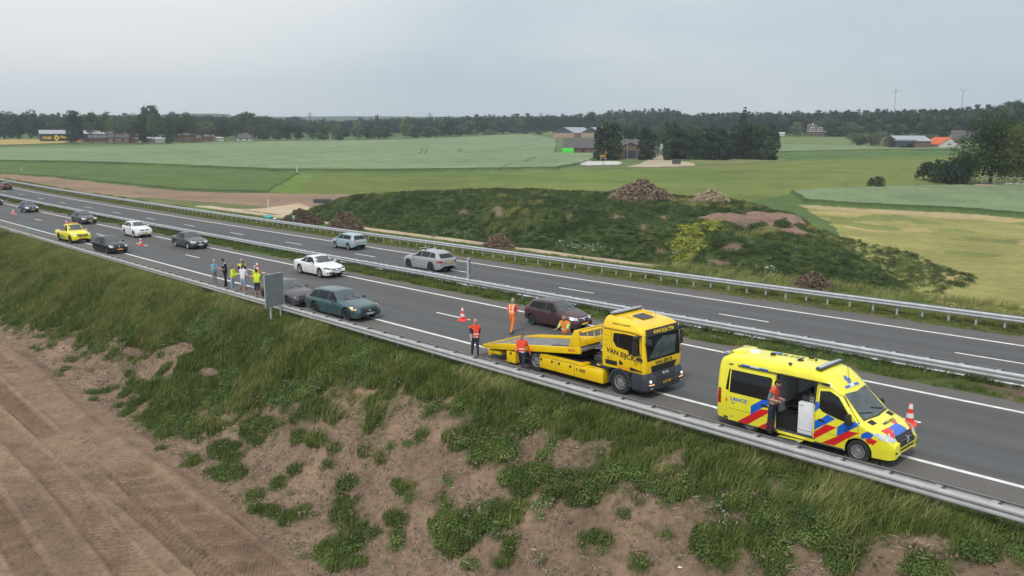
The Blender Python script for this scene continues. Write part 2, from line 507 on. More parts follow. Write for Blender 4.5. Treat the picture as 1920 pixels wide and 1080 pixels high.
# keep this sheet under the road and the near slope, which have their own meshes
GZ = np.where((go < 22.6) & (go > -60), GZ - 0.6 - 0.5 * (go < 20), GZ)
GZ = np.where(mb, GZ - 1.2, GZ)
GZ = np.where(go <= -13, GZ - 0.5, GZ)
GZ += np.where(mw | mw2 | mc | mst, (gn - 0.5) * 0.12, (gn - 0.5) * 0.3)
keep = (go > -4).ravel()
F_ = gridF(*GX.shape); F_ = F_[keep[F_].any(1)]
used = np.unique(F_); rem = np.full(GX.size, -1); rem[used] = np.arange(len(used))
m_field = attr_mat('field_ground', bump=0.12, nscale=0.9, var=0.3, fine=2.2)
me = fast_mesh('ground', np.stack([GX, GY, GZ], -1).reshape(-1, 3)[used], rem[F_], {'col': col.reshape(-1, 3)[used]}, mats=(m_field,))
tag(link('ground', me), kind='structure')
del col, GZ

# ------------------------------------------------------------------ roads
def strip(name, s0, s1, os_, dz, mat, ds=1.0, uvs=True, dzo=None):
    ss = np.arange(s0, s1 + 1e-6, ds); oo = np.array(os_, float)
    S, O = np.meshgrid(ss, oo, indexing='ij')
    P = RW(S.ravel(), O.ravel(), dz)
    if dzo is not None: P[:, 2] += dzo(S.ravel(), O.ravel())
    me = fast_mesh(name, P, gridF(*S.shape), uv=np.stack([S.ravel() / 10, O.ravel() / 10], 1), mats=(mat,))
    return me

def asphalt(name, base, lanes):
    """lanes: list of (o position / 10, width / 10, factor) wheel paths"""
    m = bpy.data.materials.new(name); m.use_nodes = True
    n = m.node_tree.nodes; l = m.node_tree.links; b = n['Principled BSDF']
    b.inputs['Roughness'].default_value = 0.85
    b.inputs['Specular IOR Level'].default_value = 0.4
    uv = n.new('ShaderNodeUVMap'); sx = n.new('ShaderNodeSeparateXYZ'); l.new(uv.outputs['UV'], sx.inputs[0])
    ramp = n.new('ShaderNodeValToRGB'); ramp.color_ramp.interpolation = 'B_SPLINE'
    mr = n.new('ShaderNodeMapRange'); mr.inputs['From Min'].default_value = lanes[0][0]; mr.inputs['From Max'].default_value = lanes[-1][0]
    l.new(sx.outputs['Y'], mr.inputs['Value'])
    # the edges of the paths wander a little
    g = n.new('ShaderNodeNewGeometry')
    nw = n.new('ShaderNodeTexNoise'); nw.inputs['Scale'].default_value = 0.25; nw.inputs['Detail'].default_value = 3
    mp_ = n.new('ShaderNodeMapping'); mp_.inputs['Scale'].default_value = (0.8, 12, 1)
    l.new(uv.outputs['UV'], mp_.inputs[0])
    n_l = n.new('ShaderNodeTexNoise'); n_l.inputs['Scale'].default_value = 1.5; n_l.inputs['Detail'].default_value = 5; l.new(mp_.outputs[0], n_l.inputs['Vector'])
    wob = n.new('ShaderNodeMath'); wob.operation = 'MULTIPLY_ADD'; wob.inputs[1].default_value = 0.035; l.new(n_l.outputs['Fac'], wob.inputs[0]); 
    sub = n.new('ShaderNodeMath'); sub.operation = 'SUBTRACT'; sub.inputs[1].default_value = 0.0175
    l.new(mr.outputs['Result'], wob.inputs[2]); l.new(wob.outputs[0], sub.inputs[0]); l.new(sub.outputs[0], ramp.inputs['Fac'])
    el = ramp.color_ramp.elements
    L0, L1 = lanes[0][0], lanes[-1][0]
    while len(el) > 1: el.remove(el[-1])
    for i, (p, c) in enumerate(lanes):
        e = el[0] if i == 0 else el.new((p - L0) / (L1 - L0))
        e.position = (p - L0) / (L1 - L0); e.color = (*[base[q] * c[q] for q in range(3)], 1)
    n1 = n.new('ShaderNodeTexNoise'); n1.inputs['Scale'].default_value = 14; n1.inputs['Detail'].default_value = 8; n1.inputs['Roughness'].default_value = 0.8
    l.new(g.outputs['Position'], n1.inputs['Vector'])
    n2 = n.new('ShaderNodeTexNoise'); n2.inputs['Scale'].default_value = 0.5; n2.inputs['Detail'].default_value = 5; l.new(mp_.outputs[0], n2.inputs['Vector'])
    r1 = n.new('ShaderNodeMapRange'); r1.inputs['From Min'].default_value = 0.25; r1.inputs['From Max'].default_value = 0.75; r1.inputs['To Min'].default_value = 0.72; r1.inputs['To Max'].default_value = 1.28
    l.new(n1.outputs['Fac'], r1.inputs['Value'])
    r2 = n.new('ShaderNodeMapRange'); r2.inputs['From Min'].default_value = 0.3; r2.inputs['From Max'].default_value = 0.7; r2.inputs['To Min'].default_value = 0.88; r2.inputs['To Max'].default_value = 1.12
    l.new(n2.outputs['Fac'], r2.inputs['Value'])
    mu = n.new('ShaderNodeMath'); mu.operation = 'MULTIPLY'; l.new(r1.outputs['Result'], mu.inputs[0]); l.new(r2.outputs['Result'], mu.inputs[1])
    vm = n.new('ShaderNodeVectorMath'); vm.operation = 'SCALE'; l.new(ramp.outputs['Color'], vm.inputs[0]); l.new(mu.outputs[0], vm.inputs['Scale'])
    l.new(vm.outputs['Vector'], b.inputs['Base Color'])
    bp = n.new('ShaderNodeBump'); bp.inputs['Strength'].default_value = 0.5; bp.inputs['Distance'].default_value = 0.01
    l.new(n1.outputs['Fac'], bp.inputs['Height']); l.new(bp.outputs['Normal'], b.inputs['Normal'])
    return m
W_ = (0.97, 0.96, 0.95); D_ = (0.74, 0.75, 0.77); BL = (0.98, 1.04, 1.10); SH = (1.18, 1.10, 1.03)
m_as1 = asphalt('asphalt_near', (0.112, 0.110, 0.109), [(-0.42, SH), (-0.03, SH), (0.02, W_), (0.06, D_), (0.12, BL), (0.17, D_), (0.215, BL), (0.27, D_), (0.33, W_), (0.40, W_), (0.48, D_), (0.54, W_), (0.60, D_), (0.69, W_), (0.73, SH), (0.86, SH)])
m_as2 = asphalt('asphalt_far', (0.108, 0.107, 0.108), [(0.98, SH), (1.07, W_), (1.14, D_), (1.22, BL), (1.30, D_), (1.40, W_), (1.50, D_), (1.58, BL), (1.66, D_), (1.745, W_), (1.79, SH), (2.00, SH)])
S0, S1 = -560, 70
near = strip('near_carriageway', S0, S1, np.linspace(-2.95, 8.35, 13), 0, m_as1, 2.0)
tag(link('near_carriageway', near), kind='structure')
far = strip('far_carriageway', S0, S1, np.linspace(10.35, 19.75, 11), 0, m_as2, 2.0)
tag(link('far_carriageway', far), kind='structure')
m_line = M('road_paint', (0.74, 0.74, 0.72), rough=0.6, var=0.22, scale=3.0, wpos=True, detail=10)
def line_obj(name, segs, o, w=0.15, parent=None):
    V = []; F = []
    for a, b in segs:
        ss = np.linspace(a, b, max(2, int((b - a) / 2) + 1)); k0 = len(V)
        L = RW(ss, o - w / 2, 0.005); Rr = RW(ss, o + w / 2, 0.005)
        for i in range(len(ss)): V += [L[i], Rr[i]]
        F += [(k0 + 2 * i, k0 + 2 * i + 2, k0 + 2 * i + 3, k0 + 2 * i + 1) for i in range(len(ss) - 1)]
    return tag(link(name, fast_mesh(name, np.array(V), np.array(F), mats=(m_line,)), parent), kind='structure')
line_obj('edge_line', [(S0, S1)], 0.0, 0.2)
line_obj('edge_line', [(S0, S1)], 7.137, 0.2)
line_obj('edge_line', [(S0, S1)], 10.78, 0.2)
line_obj('edge_line', [(S0, S1)], 17.88, 0.2)
PN = 12.4248
d0n, d0f = -106.145, -159.81
line_obj('lane_line', [(d0n + 12.0 * i * 1.0, d0n + 12 * i + 3) for i in range(-30, 14)], 3.526, 0.15)
fs = {8: -6.0, 9: -0.0}
line_obj('lane_line', [(d0f + PN * i, d0f + PN * i + 3.1) for i in range(-30, 18)], 14.394, 0.15)

# verge strips and median: one earth sheet each, grass grows on them later
def vcol(name, s0, s1, o0, o1, dzf, colf, ds=0.5, do=0.25, mat=None, hn=0.05):
    ss = np.arange(s0, s1 + 1e-6, ds); oo = np.arange(o0, o1 + 1e-6, do)
    S, O = np.meshgrid(ss, oo, indexing='ij'); P = RW(S.ravel(), O.ravel(), 0.0)
    P[:, 2] += dzf(S.ravel(), O.ravel()) + hn * (fbm(P[:, 0], P[:, 1], 3, 1.0) - 0.5)
    c = colf(S.ravel(), O.ravel(), P)
    return tag(link(name, fast_mesh(name, P, gridF(*S.shape), {'col': c}, mats=(mat,))), kind='structure')
m_soil = attr_mat('verge_soil', bump=0.06, nscale=3.0, var=0.35, fine=14.0)
def c_verge(s, o, P):
    n1 = fbm(P[:, 0], P[:, 1], 4, 2.2); n2 = fbm(P[:, 0] + 60, P[:, 1], 3, 0.6)
    g = np.array((0.085, 0.115, 0.04)); d = np.array((0.17, 0.125, 0.085))
    f = sstep(.42, .60, n1 * .7 + n2 * .3)[:, None]
    return g * (1 - f) + d * f
_s_near, _s_far = -330, 55
vcol('median_soil', _s_near, _s_far, 8.15, 10.5, lambda s, o: -0.02 + 0.05 * np.sin((o - 8.15) / 2.35 * 3.14), c_verge, mat=m_soil)
vcol('far_verge', _s_near, _s_far, 19.55, 24.0, lambda s, o: -0.012 - 0.02 * (o - 19.6), c_verge, mat=m_soil)

# ------------------------------------------------------------------ near slope and dirt track
def pxso(x, y):
    g = G(x, y); a, b = so(np.array([g.x]), np.array([g.y])); return float(a[0]), float(b[0])
# green patches on the bare slope, each (x, y, rx, ry) in the picture, carried to (s, o)
PATCH = [(330, 745, 75, 30), (357, 800, 62, 32), (415, 845, 28, 30), (430, 888, 28, 20), (492, 800, 50, 34), (583, 829, 42, 18), (561, 884, 20, 9), (521, 915, 24, 20), (550, 971, 16, 12), (649, 975, 42, 28),
         (638, 1044, 42, 36), (674, 778, 40, 18), (851, 996, 40, 30), (946, 975, 66, 24), (743, 1020, 22, 18), (739, 975, 18, 14), (767, 918, 20, 22), (690, 772, 38, 20), (652, 905, 15, 12), (1098, 915, 55, 28),
         (1018, 905, 66, 32), (927, 849, 42, 26), (875, 822, 26, 18), (1173, 965, 12, 10), (1024, 1016, 10, 12), (1221, 905, 34, 20), (727, 1056, 18, 10), (1350, 1012, 52, 36), (1560, 985, 95, 45), (1600, 1045, 110, 34),
         (1460, 965, 60, 28), (1740, 1065, 30, 20), (590, 770, 30, 16), (630, 790, 22, 9), (985, 950, 30, 14), (1165, 880, 60, 24), (1270, 905, 50, 26), (711, 860, 10, 8), (840, 900, 9, 12), (430, 760, 40, 22), (520, 745, 60, 22), (1660, 930, 90, 40), (1380, 930, 60, 24), (1850, 1010, 60, 26), (880, 1060, 10, 7), (1250, 1005, 12, 8), (1180, 1050, 14, 8)]
BARE = [(290, 690, 48, 32), (372, 748, 32, 30), (395, 700, 22, 14), (345, 655, 26, 14), (540, 790, 30, 14), (250, 660, 24, 10), (1120, 835, 26, 10), (690, 735, 24, 8)]
def to_so(lst):
    out = []
    for x, y, rx, ry in lst:
        c = pxso(x, y); a = pxso(x + rx, y); b = pxso(x, y - ry * 0.9)
        M2 = np.array([[a[0] - c[0], b[0] - c[0]], [a[1] - c[1], b[1] - c[1]]])
        out.append((c[0], c[1], np.linalg.inv(M2)))
    return out
PS, BS = to_so(PATCH), to_so(BARE)
# lower edge of the closed green cover along the slope
_eb = [(-80, 600), (0, 592), (60, 622), (160, 648), (235, 672), (250, 740), (300, 790), (400, 775), (470, 752), (560, 756), (640, 744), (720, 745), (790, 772), (860, 790), (930, 800), (1010, 812), (1100, 830), (1180, 862), (1260, 880), (1340, 905), (1430, 930), (1520, 960), (1640, 985), (1760, 1010), (1920, 1040), (2100, 1090)]
_e = np.array([pxso(*p) for p in _eb]); _e = _e[np.argsort(_e[:, 0])]
def cover(s, o):
    """0 bare soil .. 1 closed green, on the near slope"""
    n1 = fbm(s, o, 4, 1.3) - 0.5; n2 = fbm(s + 40, o, 3, 0.35) - 0.5
    e = np.interp(s, _e[:, 0], _e[:, 1])
    c = sstep(-0.9, 1.0, (o - e) + 3.4 * n1 + 1.6 * n2)
    for (a, b, Mi) in BS:
        u = Mi[0, 0] * (s - a) + Mi[0, 1] * (o - b); v = Mi[1, 0] * (s - a) + Mi[1, 1] * (o - b)
        c = c * (1 - sstep(1.25, 0.75, np.hypot(u, v) + 1.2 * n1))
    for (a, b, Mi) in PS:
        u = Mi[0, 0] * (s - a) + Mi[0, 1] * (o - b); v = Mi[1, 0] * (s - a) + Mi[1, 1] * (o - b)
        c = np.maximum(c, sstep(1.35, 0.55, np.hypot(u, v) + 2.4 * n1 + 1.5 * n2))
    c = np.maximum(c, sstep(.655, .74, fbm(s * 1.1 + 50, o * 1.6 + 20, 3, 1.0)) * .85)
    hole = sstep(.30, .50, fbm(s + 11, o + 7, 3, 0.55) + .30 * (o - e > 1.2))
    return c * (0.25 + 0.75 * hole) * sstep(-12.6, -11.4, o + 0.8 * n1 * 2)
def z_near(s, o):
    x = RW(s, o); 
    z = Tz(x[:, 0], x[:, 1])
    sl = sstep(-4.6, -5.6, o) * sstep(-12.3, -11.0, o)
    z = z + sl * ((fbm(s, o, 4, 1.6) - 0.5) * 0.34 + (fbm(s + 9, o, 4, 0.32) - 0.5) * 0.10)
    return x, z
def near_mesh(name, s0, s1, o0, o1, ds, do, fn, mat):
    S, O = np.meshgrid(np.arange(s0, s1 + 1e-6, ds), np.arange(o0, o1 + 1e-6, do), indexing='ij')
    s, o = S.ravel(), O.ravel(); P, z = z_near(s, o)
    c, dz = fn(s, o); P[:, 2] = z + dz
    return tag(link(name, fast_mesh(name, P, gridF(*S.shape), {'col': c}, mats=(mat,))), kind='structure')
def f_slope(s, o):
    cv = cover(s, o)[:, None]
    n1 = fbm(s, o, 4, 3.0)[:, None]; n2 = fbm(s + 30, o * 1.5, 4, 0.5)[:, None]
    soil = np.array((0.160, 0.112, 0.082)) * (1 - n1) + np.array((0.320, 0.224, 0.150)) * n1
    soil = soil * (0.75 + 0.5 * n2)
    pebble = (fbm(s + 5, o + 3, 2, 0.12) > 0.80)[:, None]
    gr = np.array((0.075, 0.095, 0.035)) * (0.7 + 0.6 * n2)
    return soil * (1 - cv) + gr * cv, -0.25 * sstep(-11.85, -12.2, o)
m_slope = attr_mat('slope_soil', bump=0.06, nscale=5.0, var=0.42, fine=22.0)
m_dirt = attr_mat('dirt_soil', bump=0.05, nscale=5.0, var=0.40, fine=30.0)
near_mesh('embankment', -75, 24, -12.3, -2.8, 0.11, 0.09, f_slope, m_slope)
near_mesh('embankment_far', -330, -75, -12.3, -2.8, 0.8, 0.3, f_slope, m_slope)
TRK = [(-13.6, 0.9), (-15.3, 0.55), (-17.2, 0.6), (-19.4, 0.55), (-20.6, 0.5), (-21.9, .35), (-22.9, 0.6), (-24.4, 0.5), (-26.6, 0.6), (-28.2, 0.55), (-31.0, 0.6)]
def f_dirt(s, o):
    dz = (fbm(s * .35, o, 4, 1.8) - 0.5) * 0.30 + (fbm(s, o + 40, 4, 0.5) - 0.5) * 0.07
    n1 = fbm(s * .25, o, 4, 2.0); n2 = fbm(s, o, 4, 0.6)
    c = np.array((0.160, 0.106, 0.072)) * (1 - n1)[:, None] + np.array((0.295, 0.203, 0.138)) * n1[:, None]
    tone = 0.82 + 0.36 * n2
    for i, (t, w) in enumerate(TRK):
        oc = t + 0.5 * np.sin(s / 23 + i) + 0.12 * np.sin(s / 5.1 + 2 * i)
        d = np.abs(o - oc); inside = sstep(w, w - 0.12, d)
        vis = sstep(0.40, 0.50, fbm(s + 50 * i, o * 0, 3, 7.0))
        rut = inside * vis
        dz = dz * (1 - 0.6 * rut) - 0.07 * rut + 0.07 * np.exp(-((d - w - 0.1) / 0.10) ** 2) * vis
        ang = (0.9 if i % 2 else -0.9) * (o - oc)
        tr = np.sin((s + ang) * 2 * math.pi / (0.34 if i % 3 else 0.28))
        dz += rut * 0.07 * np.clip(tr * 1.6, -1, 1); tone = tone * (1 + rut * 0.13 * np.clip(tr * 1.6, -1, 1))  # tread shading baked into the soil tone: grooves darker, ridges lighter
        tone = tone * (1 + 0.12 * np.exp(-((d - w - 0.1) / 0.12) ** 2) * vis - 0.07 * rut)
    # the ridge of loose earth at the foot of the slope
    dz += 0.16 * np.exp(-((o + 12.9 + 0.3 * np.sin(s / 4)) / 0.28) ** 2) * (0.4 + fbm(s, o, 3, 1.2))
    c = c * tone[:, None]
    return c, dz
near_mesh('dirt_track', -62, 14, -34, -11.85, 0.085, 0.10, f_dirt, m_dirt)
near_mesh('dirt_field', -330, -62, -90, -11.9, 1.2, 0.8, f_dirt, m_dirt)
near_mesh('dirt_field_near', -62, 30, -90, -34, 0.8, 0.8, f_dirt, m_dirt)
near_mesh('dirt_track_near', 14, 60, -34, -11.85, 0.4, 0.4, f_dirt, m_dirt)
near_mesh('embankment_near', 24, 60, -12.3, -2.8, 0.3, 0.3, f_slope, m_slope)

# ------------------------------------------------------------------ bank of earth with weeds
S, O = np.meshgrid(np.arange(-95, 10, 0.28), np.arange(29, 78, 0.28), indexing='ij')
s, o = S.ravel(), O.ravel()
P = RW(s, o); Z = Tz(P[:, 0], P[:, 1]); h = bank_h(s, o)
Z += sstep(0, .8, h) * ((fbm(s, o, 4, 2.2) - 0.5) * 0.7) + np.where(h > 0.02, 0.03, -0.4)
P[:, 2] = Z
n1 = fbm(s, o, 4, 4.0); n2 = fbm(s + 20, o, 4, 1.0)
def blobs(lst):
    m = np.zeros(len(s))
    for (x, y, rx, ry) in lst:
        if lst is BANK_BARE: rx, ry = rx * .75, ry * .7
        a = G(x, y); b = G(x + rx, y); c_ = G(x, y - ry)
        (s0_, o0_), (s1_, o1_), (s2_, o2_) = [tuple(float(q[0]) for q in so(np.array([v.x]), np.array([v.y]))) for v in (a, b, c_)]
        M2 = np.array([[s1_ - s0_, s2_ - s0_], [o1_ - o0_, o2_ - o0_]])
        Mi = np.linalg.inv(M2)
        u = Mi[0, 0] * (s - s0_) + Mi[0, 1] * (o - o0_); v = Mi[1, 0] * (s - s0_) + Mi[1, 1] * (o - o0_)
        m = np.maximum(m, sstep(1.3, 0.6, np.hypot(u, v) + 1.5 * (n2 - .5)))
    return m
BANK_BARE = [(1208, 418, 10, 16), (1155, 410, 20, 9), (1245, 408, 14, 10), (1370, 462, 20, 8), (868, 400, 12, 6), (1400, 420, 28, 12), (1345, 490, 30, 12), (1085, 398, 14, 6), (935, 392, 22, 5), (1240, 470, 18, 8)]
BANK_YEL = [(1290, 446, 32, 20), (1266, 462, 15, 9), (1335, 425, 18, 9)]
bb = blobs(BANK_BARE)[:, None]; by = blobs(BANK_YEL)[:, None]
top = (h > 4.3) & (o > 40)
topr = ((s > -23) & (s < -3) & (o > 46) & (h > .8))[:, None]
c = np.array((0.05, 0.075, 0.024)) * (0.6 + 0.8 * n2[:, None])
c = np.where(topr & (n1 < .62)[:, None], np.array((0.25, 0.165, 0.12)) * (0.7 + 0.6 * n2[:, None]), c)
c = c * (1 - bb) + np.array((0.20, 0.145, 0.105)) * bb
c = c * (1 - .7 * by) + np.array((0.25, 0.25, 0.05)) * .7 * by
BANKPTS = (s, o, h, bb[:, 0], by[:, 0], topr[:, 0] & (n1 < .62), n1, P.copy())
tag(link('earth_bank', fast_mesh('earth_bank', P, gridF(*S.shape), {'col': c}, mats=(attr_mat('bank_soil', bump=0.15, nscale=2.5, var=0.4, fine=6.0),))), kind='structure')

# ------------------------------------------------------------------ guard rails
def galv(name, c, r):
    return M(name, c, rough=r, metal=0.12, var=0.14, scale=2.2, detail=8)
m_galv = galv('galvanised_steel', (0.50, 0.52, 0.54), 0.45)
m_galv_old = galv('weathered_galvanised_steel', (0.42, 0.42, 0.415), 0.55)
m_rust = M('dark_steel_joint', (0.10, 0.095, 0.09), rough=0.7, var=0.3, scale=8)
WB = [(0, 0.155), (0.035, 0.145), (0.075, 0.10), (0.075, 0.055), (0.02, 0.02), (0.0, 0.0), (0.02, -0.02), (0.075, -0.055), (0.075, -0.10), (0.035, -0.145), (0, -0.155)]
def beam_mesh(L, mat):
    mb = MB()
    rows = [[(x, y + 0.0, z) for y, z in WB] for x in (0, L)]
    mb.grid(rows)
    rows2 = [[(x, y - 0.012, z) for y, z in WB] for x in (0, L)]
    k = MB(); mb.grid([r[::-1] for r in rows2])
    mb.add([(0, 0, .155), (L, 0, .155), (L, -.012, .155), (0, -.012, .155), (0, 0, -.155), (L, 0, -.155), (L, -.012, -.155), (0, -.012, -.155)], [(0, 1, 2, 3), (7, 6, 5, 4)])
    return mb.mesh('beam', mat, angle=25, fixn=False)
def post_mesh(mat, h=0.95):
    mb = MB()
    for c_, d_ in (((0, 0, -.15), (.1, .012, h)), ((-.045, .0, -.15), (.008, .06, h)), ((.045, 0, -.15), (.008, .06, h))): mb.box((c_[0], c_[1], h / 2 - 0.25), d_)
    return mb.mesh('post', mat, angle=20)
def guard_rail(label, group, s0, s1, oc, half, post_step, sp_step, mat, h=0.62, wide=True):
    root = empty('guard_rail', Vector(RW(np.array([float((s0 + s1) / 2)]), oc)[0]), hd((s0 + s1) / 2), label, 'guard rail', group)
    inv = root.matrix_basis.inverted()
    SEG = 4.0
    bme = beam_mesh(SEG + 0.02, mat); pme = post_mesh(mat, h + 0.32)
    def put(nm, me_, s_, o_, dz, flip=False):
        w = RW(np.array([float(s_)]), float(o_))[0]; w2 = RW(np.array([float(s_) + SEG]), float(o_))[0]
        d = Vector(w2) - Vector(w)
        rz = math.atan2(d.y, d.x); ry = -math.atan2(d.z, math.hypot(d.x, d.y))
        mt = Matrix.Translation(Vector(w) + Vector((0, 0, dz))) @ Matrix.Rotation(rz, 4, 'Z') @ Matrix.Rotation(ry, 4, 'Y')
        if flip: mt = mt @ Matrix.Translation((SEG, 0, 0)) @ Matrix.Rotation(math.pi, 4, 'Z')
        ob = link(nm, me_, root); ob.matrix_basis = inv @ mt
        return ob
    n = int((s1 - s0) / SEG)
    for i in range(n):
        a = s0 + i * SEG
        put('beam', bme, a, oc + half, h)
        put('beam', bme, a, oc - half, h, flip=True)
    sm = MB(); sm.use(mat)
    if wide:   # spreader between both beams, with the plate on top
        sm.box((0, 0, h - .01), (.09, 2 * half, .10)); sm.box((0, 0, h + .10), (.16, 2 * half + .12, .012)); sm.use(m_rust); sm.box((.115, 0, h + .098), (.05, 2 * half + .10, .010))
    sme = sm.mesh('spreader', angle=20) if wide else None
    k = s0 + 1.0
    while k < s1:
        if wide: put('spreader', sme, k, oc, 0)
        k += sp_step
    k = s0 + 1.0
    while k < s1:
        put('post', pme, k, oc - (0 if wide else 0), 0)
        k += post_step
    if wide:
        cap = MB(); cap.grid([[(x, y, h + .075) for y in (-half + .06, half - .06)] for x in (0, SEG)])
    return root
guard_rail('weathered grey guard rail on the grass slope side of the near carriageway', 'double guard rails of the motorway', -300, 34, -3.42, 0.17, 2.68, 1.34, m_galv_old)
guard_rail('pale double guard rail on the median grass between both carriageways', 'double guard rails of the motorway', -300, 34, 9.85, 0.19, 4.02, 1.34, m_galv, h=0.57)
guard_rail('bright guard rail on closely set posts beside the far carriageway, below the earth bank', 'double guard rails of the motorway', -350, 34, 21.1, 0.09, 1.34, 1.34, m_galv, h=0.60, wide=False)

# ------------------------------------------------------------------ plants: leaf materials
def leaf_mat(name, c, c2=None, rnd=0.35, trans=0.25, rough=0.65, nsc=0.35):
    m = bpy.data.materials.new(name); m.use_nodes = True
    n = m.node_tree.nodes; l = m.node_tree.links; b = n['Principled BSDF']; out = n['Material Output']
    b.inputs['Roughness'].default_value = rough; b.inputs['Specular IOR Level'].default_value = 0.25
    oi = n.new('ShaderNodeObjectInfo'); g = n.new('ShaderNodeNewGeometry')
    no = n.new('ShaderNodeTexNoise'); no.inputs['Scale'].default_value = nsc; no.inputs['Detail'].default_value = 4
    l.new(g.outputs['Position'], no.inputs['Vector'])
    ad = n.new('ShaderNodeMath'); ad.operation = 'MULTIPLY_ADD'; ad.inputs[1].default_value = 0.45
    l.new(oi.outputs['Random'], ad.inputs[0]); l.new(no.outputs['Fac'], ad.inputs[2])
    r = n.new('ShaderNodeValToRGB'); l.new(ad.outputs[0], r.inputs['Fac'])
    c = Vector(c); c2 = Vector(c2) if c2 else c * (1 + rnd)
    r.color_ramp.elements[0].position = 0.38; r.color_ramp.elements[0].color = (*(c * (1 - rnd)), 1)
    r.color_ramp.elements[1].position = 0.98; r.color_ramp.elements[1].color = (*c2, 1)
    e = r.color_ramp.elements.new(0.66); e.color = (*c, 1)
    l.new(r.outputs['Color'], b.inputs['Base Color'])
    tr = n.new('ShaderNodeBsdfTranslucent'); l.new(r.outputs['Color'], tr.inputs['Color'])
    mx = n.new('ShaderNodeMixShader'); mx.inputs[0].default_value = trans
    l.new(b.outputs[0], mx.inputs[1]); l.new(tr.outputs[0], mx.inputs[2]); l.new(mx.outputs[0], out.inputs['Surface'])
    return m
m_grass = leaf_mat('grass_blades', (0.160, 0.205, 0.050), (0.29, 0.32, 0.10), nsc=0.5)
m_grassd = leaf_mat('dark_grass_blades', (0.092, 0.142, 0.034), (0.19, 0.245, 0.062), nsc=0.6)
m_straw = leaf_mat('straw_blades', (0.33, 0.30, 0.13), (0.50, 0.44, 0.22), nsc=0.6)
m_weed = leaf_mat('weed_leaves', (0.085, 0.135, 0.035), (0.18, 0.25, 0.07), nsc=0.8)
m_weedd = leaf_mat('dark_weed_leaves', (0.052, 0.088, 0.027), (0.16, 0.21, 0.065), nsc=0.3)
m_yel = leaf_mat('yellow_flowers', (0.42, 0.40, 0.05), (0.55, 0.52, 0.10), rnd=0.2)
m_whi = leaf_mat('white_flowers', (0.55, 0.58, 0.48), (0.75, 0.75, 0.68), rnd=0.15)
TUFTS = {}
def tuft_set(name, n_var, fn):
    c = bpy.data.collections.new(name)
    for i in range(n_var):
        me = fn(i); o = bpy.data.objects.new(name, me); c.objects.link(o)
    TUFTS[name] = c; return c
def blades(n, h, w, spread, lean, mats, fr=0.0, seed=0):
    r = random.Random(seed); V = []; F = []; mi = []
    for i in range(n):
        a = r.uniform(0, 6.283); d = spread * math.sqrt(r.random()); bx, by = d * math.cos(a), d * math.sin(a)
        t = r.uniform(0, 6.283); hh = h * r.uniform(.55, 1.15); ww = w * r.uniform(.7, 1.2)
        lx = lean + r.gauss(0, .35); ly = r.gauss(0, .35)
        wx, wy = ww * math.cos(t), ww * math.sin(t); k = len(V)
        V += [(bx - wx, by - wy, -.03), (bx + wx, by + wy, -.03), (bx + lx * hh * .25 + wx * .8, by + ly * hh * .25 + wy * .8, hh * .55), (bx + lx * hh * .25 - wx * .8, by + ly * hh * .25 - wy * .8, hh * .55), (bx + lx * hh * .75, by + ly * hh * .75, hh * .95)]
        F += [(k, k + 1, k + 2), (k, k + 2, k + 3), (k + 3, k + 2, k + 4)]
        q = 1 if r.random() < fr else 0; mi += [q] * 3
    me = fast_mesh('tuft', V, F, smooth=False, mats=mats); me.polygons.foreach_set('material_index', mi); return me
def leafy(n, h, sz, spread, mats, fr=0.0, seed=0, dome=True):
    r = random.Random(seed); V = []; F = []; mi = []
    for i in range(n):
        a = r.uniform(0, 6.283); d = spread * math.sqrt(r.random()); z = h * (1 - (d / spread) ** 2 * .7) * r.uniform(.25, 1.05) if dome else h * r.uniform(.2, 1)
        c = Vector((d * math.cos(a), d * math.sin(a), z)); nrm = Vector((math.cos(a) * .8 + r.gauss(0, .5), math.sin(a) * .8 + r.gauss(0, .5), .9)).normalized()
        q = nrm.to_track_quat('Z', 'Y'); s_ = sz * r.uniform(.6, 1.3); rt = r.uniform(0, 6.28); k = len(V)
        for dx, dy in ((-.5, -.0), (0, -.32), (.5, 0), (0, .32)):
            p = Vector(((dx * math.cos(rt) - dy * math.sin(rt)) * s_, (dx * math.sin(rt) + dy * math.cos(rt)) * s_, 0)); V.append(tuple(c + q @ p))
        F.append((k, k + 1, k + 2, k + 3)); mi.append(1 if (r.random() < fr and z > h * .45) else 0)
    me = fast_mesh('clump', V, F, smooth=False, mats=mats); me.polygons.foreach_set('material_index', mi); return me
tuft_set('short_tufts', 4, lambda i: blades(38, .20, .009, .24, .3, (m_grass, m_straw), .04, i))
tuft_set('mid_tufts', 4, lambda i: blades(44, .32, .010, .26, .5, (m_grassd, m_grass), .4, 10 + i))
tuft_set('tall_tufts', 4, lambda i: blades(34, .62, .010, .28, .8, (m_grass, m_straw), .36, 20 + i))
tuft_set('weed_clumps', 4, lambda i: leafy(120, .24, .050, .30, (m_weed, m_whi), .004, 30 + i))
tuft_set('dark_clumps', 4, lambda i: leafy(150, .52, .125, .60, (m_weedd, m_whi), .0, 40 + i))
tuft_set('yellow_clumps', 3, lambda i: leafy(70, .5, .15, .5, (m_weed, m_yel), .75, 50 + i))
tuft_set('white_clumps', 3, lambda i: leafy(70, .6, .13, .5, (m_weed, m_whi), .35, 60 + i))

